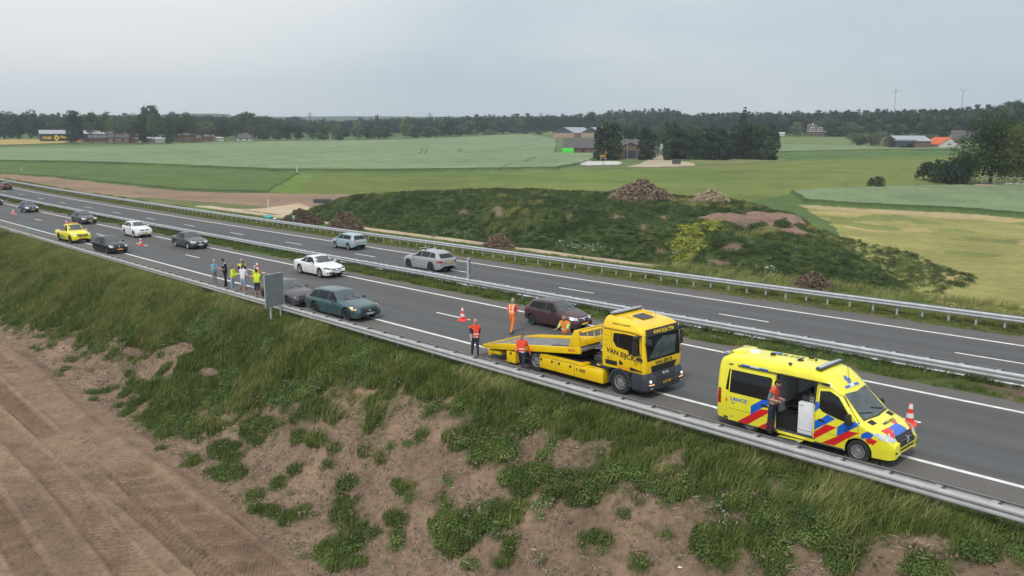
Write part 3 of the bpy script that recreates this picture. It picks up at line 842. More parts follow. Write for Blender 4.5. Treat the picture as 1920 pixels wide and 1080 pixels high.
def scatter(name, P, sc, coll, wind=0.0, squash=None):
    """stuff: one object whose points carry tufts through geometry nodes"""
    P = np.asarray(P, np.float32); n = len(P)
    me = bpy.data.meshes.new(name); me.vertices.add(n); me.vertices.foreach_set('co', P.ravel())
    a = me.attributes.new('sc', 'FLOAT', 'POINT'); a.data.foreach_set('value', np.asarray(sc, np.float32))
    a = me.attributes.new('rz', 'FLOAT', 'POINT'); a.data.foreach_set('value', (rng.uniform(-0.7, 0.7, n) if wind else rng.uniform(0, 6.28, n)).astype(np.float32))
    ob = link(name, me); tag(ob, kind='stuff')
    ng = bpy.data.node_groups.new(name, 'GeometryNodeTree')
    ng.interface.new_socket('Geometry', in_out='INPUT', socket_type='NodeSocketGeometry')
    ng.interface.new_socket('Geometry', in_out='OUTPUT', socket_type='NodeSocketGeometry')
    N = ng.nodes; L = ng.links
    gi = N.new('NodeGroupInput'); gout = N.new('NodeGroupOutput'); iop = N.new('GeometryNodeInstanceOnPoints')
    ci = N.new('GeometryNodeCollectionInfo'); ci.inputs['Collection'].default_value = TUFTS[coll]; ci.inputs['Separate Children'].default_value = True; ci.inputs['Reset Children'].default_value = True
    iop.inputs['Pick Instance'].default_value = True
    na = N.new('GeometryNodeInputNamedAttribute'); na.data_type = 'FLOAT'; na.inputs['Name'].default_value = 'sc'
    nr = N.new('GeometryNodeInputNamedAttribute'); nr.data_type = 'FLOAT'; nr.inputs['Name'].default_value = 'rz'
    cx = N.new('ShaderNodeCombineXYZ'); L.new(nr.outputs['Attribute'], cx.inputs['Z'])
    L.new(gi.outputs[0], iop.inputs['Points']); L.new(ci.outputs[0], iop.inputs['Instance']); L.new(cx.outputs[0], iop.inputs['Rotation']); L.new(na.outputs['Attribute'], iop.inputs['Scale'])
    L.new(iop.outputs[0], gout.inputs[0])
    md = ob.modifiers.new('scatter', 'NODES'); md.node_group = ng
    return ob
def rso(n, s0, s1, o0, o1): return rng.uniform(s0, s1, n), rng.uniform(o0, o1, n)

# near slope
s, o = rso(120000, -75, 24, -12.2, -2.95)
cv = cover(s, o); keep = rng.random(len(s)) < cv ** 1.4 * .9; s, o, cv = s[keep], o[keep], cv[keep]
x, z = z_near(s, o); P = x.copy(); P[:, 2] = z
nA = fbm(s, o, 4, 3.5); nB = fbm(s + 80, o, 3, 1.5)
strawzone = sstep(-80, -62, s) * sstep(-8, -30, s) * sstep(-10.5, -7.0, o) 
tall = (nA + .28 * strawzone + rng.normal(0, .07, len(s)) > .64) & (o > -10)
edge = (o > -5.2)
ee = np.interp(s, _e[:, 0], _e[:, 1]); patchy = o < ee - .3
weed = ~tall & np.where(patchy, rng.random(len(s)) < .45, nB + rng.normal(0, .10, len(s)) > .57)
mid = ~tall & ~weed
scl = (0.35 + 0.8 * cv ** 1.5) * rng.uniform(.55, 1.35, len(s))
scatter('slope_weeds', P[weed], scl[weed] * 1.05, 'weed_clumps')
tt = tall & ((strawzone > .4) | (rng.random(len(s)) < .5))
scatter('slope_tall_grass', P[tt], scl[tt] * .8, 'tall_tufts', wind=1)
md_ = (mid | (tall & ~tt)) & (cv > .5)
scatter('slope_grass', P[md_], scl[md_] * .95, 'mid_tufts', wind=1)
ed = mid & ~md_
scatter('slope_short_grass', P[ed], scl[ed], 'short_tufts')
# few sprouts on the bare part
s, o = rso(4200, -60, 24, -11.8, -5); k = (cover(s, o) < .3) & (fbm(s, o, 3, 1.5) > .47); s, o = s[k], o[k]
x, z = z_near(s, o); x[:, 2] = z
scatter('slope_sprouts', x, rng.uniform(.15, .7, len(s)) ** 1.4, 'weed_clumps')
# far part of the slope
s, o = rso(26000, -300, -75, -12, -3.8); x, z = z_near(s, o); x[:, 2] = z; q = fbm(s, o, 3, 4) > .5
scatter('slope_grass_far', x[q], rng.uniform(.9, 1.6, q.sum()), 'tall_tufts', wind=1)
scatter('slope_weeds_far', x[~q], rng.uniform(.9, 1.6, (~q).sum()), 'mid_tufts', wind=1)
# flowers with white heads low on the slope
cl = []
for (px, py, n) in ((905, 962, 14), (925, 990, 12), (1020, 960, 10), (1600, 960, 6), (700, 905, 0), (925, 1000, 8), (720, 675, 6), (1345, 960, 8), (1355, 985, 6), (1010, 1062, 5), (620, 628, 5)):
    for _ in range(n): cl.append((px + rng.normal(0, 9), py + rng.normal(0, 9)))
P = np.array([tuple(G(a, b)) for a, b in cl]); scatter('white_flowering_weeds', P, rng.uniform(.25, .5, len(P)), 'white_clumps')
# median and verges
s, o = rso(26000, -200, 30, 8.3, 10.4); n1 = fbm(s, o, 4, 2.4); k = (n1 + rng.random(len(s)) * .25 > .50) & (o > 8.55 + (n1 - .5) * 1.5); s, o, n1 = s[k], o[k], n1[k]
P = RW(s, o, 0.0); big = n1 > .57
scatter('median_weeds', P[big], rng.uniform(.35, 1.0, big.sum()) * (0.7 + 0.5 * (np.abs(o[big] - 9.9) < .6)), 'weed_clumps')
scatter('median_grass', P[~big], rng.uniform(.4, .95, (~big).sum()), 'mid_tufts', wind=1)
s, o = rso(34000, -300, 30, 19.7, 24.5); P = RW(s, o, -0.03 ); 
P[:, 2] = np.where(o > 22.5, Tz(P[:, 0], P[:, 1]), P[:, 2]); q = (fbm(s, o, 3, 3) > .56) & (o > 21.6) & ~((s > -95) & (s < -14))
scatter('far_verge_tall_grass', P[q], rng.uniform(.5, 1.0, q.sum()), 'tall_tufts', wind=1)
scatter('far_verge_grass', P[~q], rng.uniform(.45, .95, (~q).sum()) * np.where(o[~q] < 20.6, .7, 1.0), 'short_tufts')
s, o = rso(9000, -90, 30, 24.5, 31); P = RW(s, o); P[:, 2] = Tz(P[:, 0], P[:, 1])
k = ~((np.abs(o - 28.3) < 1.9) & (s > -100) & (s < -12)); P = P[k]; q = (rng.random(len(P)) < .15) & (s[k] > -12)
scatter('bank_foot_grass', P[q], rng.uniform(.6, 1.1, q.sum()), 'tall_tufts', wind=1); scatter('bank_foot_short_grass', P[~q], rng.uniform(.35, .8, (~q).sum()), 'short_tufts')
# bank
bs, bo, bh, bbare, byel, btop, bn, BP = BANKPTS
idx = rng.choice(len(bs), 30000, replace=True); idx = idx[(bh[idx] > .04) & (bbare[idx] < .45 + .3 * rng.random(len(idx))) & (~btop[idx])]
J = BP[idx] + np.stack([rng.uniform(-.15, .15, len(idx)), rng.uniform(-.15, .15, len(idx)), np.zeros(len(idx))], 1)
yel = byel[idx] > .5; gr = (~yel) & (bn[idx] + rng.normal(0, .05, len(idx)) > .77)
s2, o2 = rso(9000, -45, 14, 26, 84); pd_ = polydist(s2, o2, BANK); kk = ~inpoly(s2, o2, BANK) & (pd_ < 5 + 3 * fbm(s2, o2, 3, 3.0)) & (o2 > 28.6) & (s2 < 2.5) & ((o2 > 37) | (pd_ < 1.3)) & ((s2 > -8) | (o2 > 45) | (pd_ < 1.2)); P2 = RW(s2[kk], o2[kk]); P2[:, 2] = Tz(P2[:, 0], P2[:, 1])
scatter('weeds_round_bank', P2, rng.uniform(.3, .75, len(P2)), 'dark_clumps')
scatter('bank_weeds', J[~yel & ~gr], rng.uniform(.35, .85, (~yel & ~gr).sum()), 'dark_clumps')
scatter('bank_grass', J[gr], rng.uniform(.8, 1.3, gr.sum()), 'tall_tufts', wind=1)
scatter('bank_yellow_flowers', J[yel], rng.uniform(.5, .9, yel.sum()), 'yellow_clumps')
cl = []
for (px, py, rx, ry, n) in ((1105, 470, 30, 6, 45), (1060, 462, 22, 4, 22), (1270, 480, 10, 4, 8), (1440, 505, 30, 10, 16), (860, 440, 30, 6, 26), (1000, 450, 30, 6, 14)):
    for _ in range(n): cl.append((px + rng.normal(0, rx * .6), py + rng.normal(0, ry * .6)))
P = np.array([tuple(G(a, b)) for a, b in cl]); scatter('white_flowers_on_bank', P, rng.uniform(.5, .9, len(P)), 'white_clumps')

# ------------------------------------------------------------------ trees
m_bark = M('bark', (0.10, 0.08, 0.06), rough=0.9, var=0.3, scale=4)
LV = {'oak': leaf_mat('oak_leaves', (0.034, 0.060, 0.026), (0.085, 0.122, 0.046), nsc=.25, trans=.12),
      'pale': leaf_mat('pale_leaves', (0.080, 0.108, 0.048), (0.145, 0.175, 0.078), nsc=.25, trans=.12),
      'dark': leaf_mat('dark_leaves', (0.028, 0.050, 0.023), (0.068, 0.100, 0.038), nsc=.3, trans=.12),
      'con': leaf_mat('conifer_needles', (0.028, 0.050, 0.025), (0.05, 0.075, 0.035), nsc=.4, trans=.05),
      'grey': leaf_mat('willow_leaves', (0.085, 0.108, 0.055), (0.15, 0.17, 0.095), nsc=.3, trans=.12)}
def crown_mesh(shape, mat, n=1700, leaf=0.55, H=12.0, Wd=10.0, base=0.18, seed=0, blobs_=16):
    r = np.random.default_rng(seed); C = []; Rd = []
    for i in range(blobs_):
        if shape == 'round':
            t = r.random(); z = base + (1 - base) * (0.12 + 0.76 * t); rad = math.sqrt(max(0.05, 1 - ((t - .42) / .62) ** 2)) * .34
            a = r.uniform(0, 6.28); q = r.random() ** .5
            C.append((math.cos(a) * rad * q * Wd, math.sin(a) * rad * q * Wd, z * H)); Rd.append(Wd * r.uniform(.17, .27))
        elif shape == 'column':
            t = (i + .5) / blobs_; a = r.uniform(0, 6.28); q = r.random() ** .5
            C.append((math.cos(a) * .22 * q * Wd, math.sin(a) * .22 * q * Wd, H * (base + (0.94 - base) * t))); Rd.append(Wd * (.30 if t < .8 else .20) * r.uniform(.8, 1.1))
        elif shape == 'cone':
            t = (i + .5) / blobs_; C.append((r.normal(0, .02) * Wd, r.normal(0, .02) * Wd, H * (base + (1 - base) * t))); Rd.append(Wd * .5 * (1.12 - t) * r.uniform(.85, 1.15))
        else:  # bush
            a = r.uniform(0, 6.28); q = r.random() ** .5
            C.append((math.cos(a) * .36 * q * Wd, math.sin(a) * .36 * q * Wd, H * r.uniform(.25, .68) * (1 - .35 * q))); Rd.append(min(H * .34, Wd * .24) * r.uniform(.8, 1.2))
    C = np.array(C); Rd = np.array(Rd)
    w = Rd ** (1.0 if shape == 'cone' else 2); w = w / w.sum(); b = r.choice(blobs_, n, p=w)
    d = r.normal(0, 1, (n, 3)); d /= np.linalg.norm(d, axis=1)[:, None]; d[:, 2] = np.where(d[:, 2] < -.5, -d[:, 2], d[:, 2])
    rad = Rd[b] * (1 - .32 * r.random(n) ** 2.0) * (1 + .10 * r.normal(0, 1, n)); sq = 1.0 if shape != 'cone' else .42
    P = C[b] + d * rad[:, None] * np.array([1, 1, sq * .9])
    P[:, 2] = np.maximum(P[:, 2], .02 * H)
    nr = d + r.normal(0, .45, (n, 3)); nr /= np.linalg.norm(nr, axis=1)[:, None]
    up = r.normal(0, 1, (n, 3)); t1 = np.cross(nr, up); t1 /= np.linalg.norm(t1, axis=1)[:, None] + 1e-9; t2 = np.cross(nr, t1)
    sz = leaf * r.uniform(.55, 1.25, n)[:, None]
    V = np.stack([P - t1 * sz * .55, P - t2 * sz * .4, P + t1 * sz * .55, P + t2 * sz * .4], 1).reshape(-1, 3)
    F = np.arange(4 * n).reshape(n, 4)
    return fast_mesh('crown', V, F, smooth=False, mats=(mat,))
def trunk_mesh(H, r0, nb=5, seed=0):
    r = random.Random(seed); mb = MB(); mb.use(m_bark)
    mb.cyl((0, 0, -.5), (0, 0, H * .35), r0, r0 * .75, 8); mb.cyl((0, 0, H * .35), (r.uniform(-.3, .3), r.uniform(-.3, .3), H * .8), r0 * .75, r0 * .2, 7)
    for i in range(nb):
        a = r.uniform(0, 6.28); z = H * r.uniform(.25, .5); mb.cyl((0, 0, z), (math.cos(a) * H * .24, math.sin(a) * H * .24, z + H * r.uniform(.15, .32)), r0 * .4, r0 * .1, 6)
    return mb.mesh('trunk')
def treedef(k, *a, **kw):
    TREE[k] = (crown_mesh(*a, **kw), trunk_mesh(kw.get('H', 12), kw.get('H', 12) * .022, seed=kw.get('seed', 0)), kw.get('H', 12), kw.get('Wd', 10))
for i in range(4): treedef('oak%d' % i, 'round', LV['oak'], n=2000, leaf=.95, H=14, Wd=12, seed=i, base=.0, blobs_=22)
for i in range(2): treedef('pale%d' % i, 'round', LV['pale'], n=1800, leaf=.85, H=12, Wd=11, seed=10 + i, base=.0)
for i in range(2): treedef('vil%d' % i, 'round', LV['pale' if i else 'oak'], n=2000, leaf=.8, H=12, Wd=12, seed=80 + i, base=.34, blobs_=20)
for i in range(3): treedef('dark%d' % i, 'round', LV['dark'], n=2000, leaf=.9, H=14, Wd=11, seed=20 + i, base=-.02, blobs_=24)
for i in range(3): treedef('pop%d' % i, 'column', LV['dark'], n=2400, leaf=.75, H=14, Wd=6, seed=30 + i, base=-.02, blobs_=16)
treedef('con0', 'cone', LV['con'], n=2200, leaf=.6, H=16, Wd=7, seed=40, base=.04, blobs_=16)
treedef('bush0', 'bush', LV['dark'], n=1300, leaf=.42, H=4, Wd=6, seed=50, blobs_=14)
treedef('bush1', 'bush', LV['grey'], n=1500, leaf=.5, H=5, Wd=9, seed=51, blobs_=16)
treedef('bush2', 'bush', LV['oak'], n=1300, leaf=.42, H=4, Wd=6, seed=52, blobs_=14)
treedef('big0', 'round', leaf_mat('broad_leaves', (0.048, 0.080, 0.024), (0.125, 0.160, 0.048), nsc=.5, trans=.15), n=16000, leaf=.36, H=13, Wd=14, seed=60, base=.02, blobs_=46)
def tree(px, base, top, kind, label, group=None, wpx=None, name=None, cat='tree'):
    """tree with its foot at the picture point; its height is worked out from where it stands"""
    g = G(px, base); D = math.hypot(g.x, g.y); 
    h = max(1.0, (base - top) / FPX * D * 1.02); cm, tm, H0, W0 = TREE[kind]
    sx = h / H0 if wpx is None else (wpx / FPX * D) / W0
    nm = name or ('bush' if kind.startswith('bush') else 'conifer_tree' if kind.startswith('con') else 'poplar_tree' if kind.startswith('pop') else 'broadleaf_tree')
    t = empty(nm, g - Vector((0, 0, .1)), random.uniform(0, 6.28), label, cat, group); t.scale = (sx, sx, h / H0)
    link('crown', cm, t); 
    if not kind.startswith('bush'): link('trunk', tm, t)
    return t
R2 = random.Random(5)
def row(x0, x1, step, basef, topf, kinds, label, group, wj=(1.0, 1.4)):
    x = x0
    while x < x1:
        b = basef(x) if callable(basef) else basef; t = topf(x) if callable(topf) else topf
        b += R2.uniform(-.6, .6); t += R2.uniform(-9, 6); k = R2.choice(kinds)
        tree(x + R2.uniform(-.3, .3) * step, b, t, k, label, group, wpx=step * R2.uniform(*wj) * 1.25)
        x += step * R2.uniform(.75, 1.25)
I = lambda *p: (lambda x: float(np.interp(x, [q[0] for q in p], [q[1] for q in p])))
# woods behind: several rows receding
def wood(name, rows_):
    """a far wood that reads as one mass: one object of many crowns"""
    V = []; F = []; k0 = 0
    src = []
    for kk in ('oak0', 'oak1', 'dark0', 'dark1'):
        me = TREE[kk][0]; a = np.empty(len(me.vertices) * 3, np.float32); me.vertices.foreach_get('co', a); a = a.reshape(-1, 4, 3)[::3] ; ctr = a.mean(1, keepdims=True); src.append((ctr + (a - ctr) * 1.7, TREE[kk][2], TREE[kk][3]))
    for (x0, x1, step, basef, topf) in rows_:
        x = x0
        while x < x1:
            g = G(x, basef(x)); D = math.hypot(g.x, g.y); h = max(3, (basef(x) - topf(x) + R2.uniform(-2.2, 2.2)) / FPX * D); w = step * 1.9 / FPX * D
            a, H0, W0 = R2.choice(src); rz = R2.uniform(0, 6.28); c, s_ = math.cos(rz), math.sin(rz)
            q = a.reshape(-1, 3).copy(); xx = (q[:, 0] * c - q[:, 1] * s_) * w / W0; yy = (q[:, 0] * s_ + q[:, 1] * c) * w / W0
            q = np.stack([xx + g.x, yy + g.y, q[:, 2] * h / H0 + g.z], 1)
            V.append(q); x += step * R2.uniform(.8, 1.2)
    V = np.concatenate(V); F = np.arange(len(V)).reshape(-1, 4)
    ob = link(name, fast_mesh(name, V, F, smooth=False, mats=(leaf_mat(name + '_leaves', (0.032, 0.055, 0.028), (0.062, 0.092, 0.044), nsc=.03, trans=.1),)))
    return tag(ob, kind='stuff')
wood('far_wood', [(-60, 2000, 9, I((-60, 251), (500, 249), (900, 248), (1100, 246), (1400, 247), (2000, 250)), I((-60, 220), (80, 219), (300, 219), (430, 222), (560, 223), (640, 226), (760, 221), (900, 218), (1050, 215), (1200, 213), (1400, 213), (1500, 212), (1700, 210), (1800, 208), (1900, 204), (2000, 202))),
                  (1140, 1262, 8, I((1140, 246), (1262, 246)), I((1140, 207), (1262, 206))),
                  (-60, 2000, 11, I((-60, 254), (500, 252), (900, 251), (1100, 249), (1500, 251), (2000, 256)), I((-60, 226), (300, 225), (640, 230), (900, 224), (1100, 221), (1500, 219), (2000, 212)))])
GB = 'trees of the wood along the far edge of the fields'
LB = 'leafy tree in the green belt'
row(-30, 150, 24, 262, I((-30, 228), (60, 224), (100, 232), (150, 230)), ['dark0', 'oak1', 'dark2'], 'dark leafy tree left of and behind the dark blue warehouse', 'dark trees beyond the yellow field')
row(148, 350, 22, 269.5, I((150, 226), (250, 224), (350, 232)), ['vil0', 'vil1', 'vil0', 'dark1'], 'leafy tree among the brick farmhouses behind the pale wheat', 'trees around the village houses')
row(300, 520, 22, 259, I((300, 224), (420, 222), (520, 228)), ['dark0', 'dark2', 'oak3'], 'dark tree behind the village houses', 'dark trees behind the village')
row(330, 500, 24, 267.5, I((330, 235), (500, 236)), ['vil1', 'vil1', 'vil0'], 'round pale green tree in front of the village houses', 'pale trees in front of the village houses', wj=(.9, 1.2))
tree(290, 262, 207, 'dark1', 'tall old tree rising high above the roofs of the village', wpx=34)
tree(275, 262, 210, 'oak3', 'loose tall tree just left of the tallest old tree of the village', wpx=24)
tree(462, 260, 214, 'oak1', 'big rounded oak rising above the belt right of the village', wpx=58)
row(500, 640, 22, 263, I((500, 236), (640, 236)), ['oak0', 'oak1', 'pale1'], 'even round tree in the line right of the white farmhouse', 'line of round trees right of the village', wj=(1.0, 1.25))
row(640, 980, 24, I((640, 262), (800, 258), (980, 250)), I((640, 236), (740, 232), (850, 236), (980, 230)), ['dark0', 'oak1', 'pale1', 'pale0', 'oak3'], LB + ' behind the pale wheat, left of the farm', GB)
tree(707, 250, 216, 'pop0', 'slim tree standing alone above the skyline behind the pale wheat', wpx=9)
tree(908, 253, 222, 'dark2', 'very dark rounded tree at the right end of the hedge behind the wheat', wpx=26)
row(985, 1110, 17, 248, I((985, 230), (1110, 226)), ['oak0', 'dark1'], LB + ' behind the grey roofed barns', GB, wj=(1.0, 1.3))
row(1110, 1470, 24, 250, I((1110, 222), (1260, 220), (1470, 222)), ['dark0', 'oak1', 'oak3', 'pale1'], LB + ' above the farm wood', GB, wj=(1.0, 1.3))
row(1462, 1760, 25, I((1462, 254), (1760, 256)), I((1462, 222), (1600, 220), (1760, 216)), ['dark0', 'oak1', 'oak3', 'dark2', 'pale0'], LB + ' behind the white farmhouse', GB, wj=(1.0, 1.3))
row(1740, 1960, 27, 262, I((1740, 222), (1850, 214), (1960, 208)), ['dark0', 'oak1', 'oak3', 'oak2'], LB + ' rising at the right edge of the picture', GB, wj=(1.0, 1.35))
row(1560, 1700, 16, 256, 238, ['oak0', 'dark0', 'pale1'], 'lower round tree before the wood right of the white farmhouse', 'low trees before the wood')
for x in (1040, 1062, 985, 1010, 1052): tree(x, 253, 241, 'oak0', 'small tree on the bright meadow left of the grey roofed barns', 'small trees left of the barns', wpx=15)
# farm wood
for x, t, w in ((1124, 238, 30), (1140, 229, 32), (1155, 232, 30), (1131, 258, 26)): tree(x, 299.5, t, 'pop%d' % (x % 3), 'dark clipped poplar in the dense block beside the yellow excavator', 'poplars in the dense block', wpx=w)
for x, t in ((1206, 240), (1217, 244)): tree(x, 299.5, t, 'pop%d' % (x % 3), 'dark poplar standing between the brick gable and the farm lane', 'pair of poplars by the lane', wpx=26)
for x in range(1252, 1452, 15): tree(x, 298 + (x % 7) * .3, (243 if x > 1275 else 238) + R2.uniform(-6, 4), 'pop%d' % (x % 3), 'poplar in the long dark tree row right of the farm lane', 'poplars in the long dark row', wpx=27)
for x, t in ((1258, 244), (1292, 236), (1340, 240), (1420, 238), (1444, 240)): tree(x, 294, t, 'dark%d' % (x % 3), 'taller leafy tree behind the long dark poplar row', 'leafy trees behind the poplar row', wpx=34)
for x, t in ((1185, 232), (1200, 236), (1232, 240), (1245, 238), (1170, 240)): tree(x, 281, t, 'oak%d' % (x % 4), 'leafy tree between the brick barn and the white silo', 'leafy trees behind the brick barn', wpx=30)
tree(1390, 292, 207, 'con0', 'tall dark spruce rising above the long poplar row', wpx=36)
# right hand side
for x, b, t, w, k in ((1612, 274, 247, 30, 'bush1'), (1634, 274, 246, 38, 'bush1'), (1598, 266, 250, 22, 'bush1'), (1650, 264, 246, 24, 'bush1')): tree(x, b, t, k, 'grey green willow bush at the edge of the bright meadow', 'willow bushes in the meadow', wpx=w, name='willow_bush', cat='bush')
tree(1645, 355, 328, 'bush2', 'wind bent round bush alone at the near edge of the beet field', wpx=32, cat='bush')
tree(1590, 356, 348, 'bush0', 'flat little bush left of the wind bent bush', wpx=24, cat='bush')
tree(1725, 353, 345, 'bush0', 'small dark bush right of the wind bent bush', wpx=22, cat='bush')
for x, b, t, w in ((1750, 339, 297, 52), (1772, 342, 297, 54), (1792, 345, 293, 54)): tree(x, b, t, 'bush0', 'dark clipped shrub in the low hedge left of the large tree', 'shrubs of the low dark hedge', wpx=w, name='hedge_shrub', cat='shrub')
tree(1856, 345, 248, 'big0', 'large broad tree with light tips standing nearest at the right edge', wpx=126)
tree(1925, 350, 256, 'big0', 'large broad tree cut off by the right edge of the picture', wpx=110)
tree(1806, 346, 300, 'big0', 'lower rounded tree at the left foot of the large broad tree', wpx=44)
tree(1745, 272, 250, 'bush1', 'loose grey green tree between the brick shed and the orange roof', wpx=44, name='broadleaf_tree')
tree(1468, 428, 404, 'bush0', 'dark bush on the right shoulder of the earth bank', wpx=34, cat='bush')
tree(1705, 279, 266, 'bush0', 'dark shrub in front of the grey shed wall', wpx=16, cat='shrub')
tree(1672, 277, 260, 'oak0', 'small leafy tree left of the brick shed', wpx=16)
for x, w in ((1493, 24), (1560, 26), (1578, 22)): tree(x, 256, 232, 'pale0' if x == 1493 else 'oak2', {1493: 'bright round tree left of the white farmhouse', 1560: 'loose tree just right of the white farmhouse', 1578: 'bushy tree before the far white gable'}[x], wpx=w)

# ------------------------------------------------------------------ vehicles: shared materials
m_glass = M('tinted_glass', (0.014, 0.018, 0.020), rough=0.10, spec=0.18, coat=0.0, var=0.35, scale=1.8)
m_glassl = M('clear_windscreen', (0.070, 0.088, 0.095), rough=0.08, spec=0.5, coat=0.1, var=0.5, scale=2.6)
m_glassd = M('dark_glass', (0.010, 0.011, 0.012), rough=0.06, spec=0.5, coat=0.0, var=0.3, scale=1.5)
m_tyre = M('tyre_rubber', (0.028, 0.028, 0.028), rough=0.85, var=0.2, scale=9)
m_rim = M('alloy_rim', (0.50, 0.51, 0.53), rough=0.3, metal=0.7, var=0.1, scale=6)
m_rimd = M('dark_alloy_rim', (0.11, 0.11, 0.12), rough=0.35, metal=0.7, var=0.15, scale=6)
m_brake = M('wheel_backing_metal', (0.02, 0.02, 0.02), rough=0.6, metal=0.3, var=0.2)  # near-black backing disc behind the spokes
m_blk = M('black_plastic', (0.022, 0.022, 0.024), rough=0.6, var=0.25, scale=5)
m_gry = M('grey_plastic', (0.06, 0.062, 0.068), rough=0.55, var=0.2, scale=5)
m_under = M('underbody', (0.012, 0.012, 0.012), rough=0.9, var=0.3)
m_chrome = M('chrome', (0.75, 0.76, 0.78), rough=0.12, metal=1.0, var=0.05)
m_lens = M('headlight_glass', (0.62, 0.65, 0.68), rough=0.12, metal=0.35, coat=1.0, var=0.4, scale=14)
m_lensd = M('dark_headlight', (0.10, 0.11, 0.12), rough=0.1, metal=0.3, coat=1.0, var=0.5, scale=14)
m_red = M('tail_light', (0.42, 0.015, 0.012), rough=0.15, coat=1.0, var=0.25, scale=12)
m_amber = M('amber_lens', (0.85, 0.30, 0.04), rough=0.2, coat=1.0, var=0.2, scale=12)
m_hz = M('lit_hazard_light', (1.0, 0.42, 0.16), rough=0.3, var=0, emit=1.6)
m_dip = M('lit_headlight', (1.0, 0.93, 0.8), rough=0.3, var=0, emit=1.2)
m_ply = M('yellow_plate', (0.80, 0.47, 0.02), rough=0.5, var=0.05)
m_plw = M('white_plate', (0.72, 0.74, 0.78), rough=0.5, var=0.05)
m_ink = M('plate_ink', (0.03, 0.025, 0.02), rough=0.6, var=0)
m_plb = M('plate_blue', (0.02, 0.06, 0.35), rough=0.5, var=0)
def paint_mat(name, c, metal=0.25, rough=0.32):
    m = M(name, c, rough=rough, metal=metal, coat=0.45 if sum(c) < .4 else .7, var=0.08, scale=1.6, detail=8, spec=.4); return m

def interp(pts, x):
    p = np.asarray(pts, float); return float(np.interp(x, p[:, 0], p[:, 1]))
def smooth_prof(pts, n=400):
    """rounded profile: piecewise linear then slightly smoothed"""
    p = np.asarray(pts, float); xs = np.linspace(p[0, 0], p[-1, 0], n); ys = np.interp(xs, p[:, 0], p[:, 1])
    L = xs[-1] - xs[0]; k = max(1, int(0.045 / L * n * 1.0)); ker = np.hanning(2 * k + 3); ker /= ker.sum(); kk = len(ker) // 2
    yp = np.concatenate([np.full(kk, ys[0]), ys, np.full(kk, ys[-1])]); return np.stack([xs, np.convolve(yp, ker, 'valid')], 1)

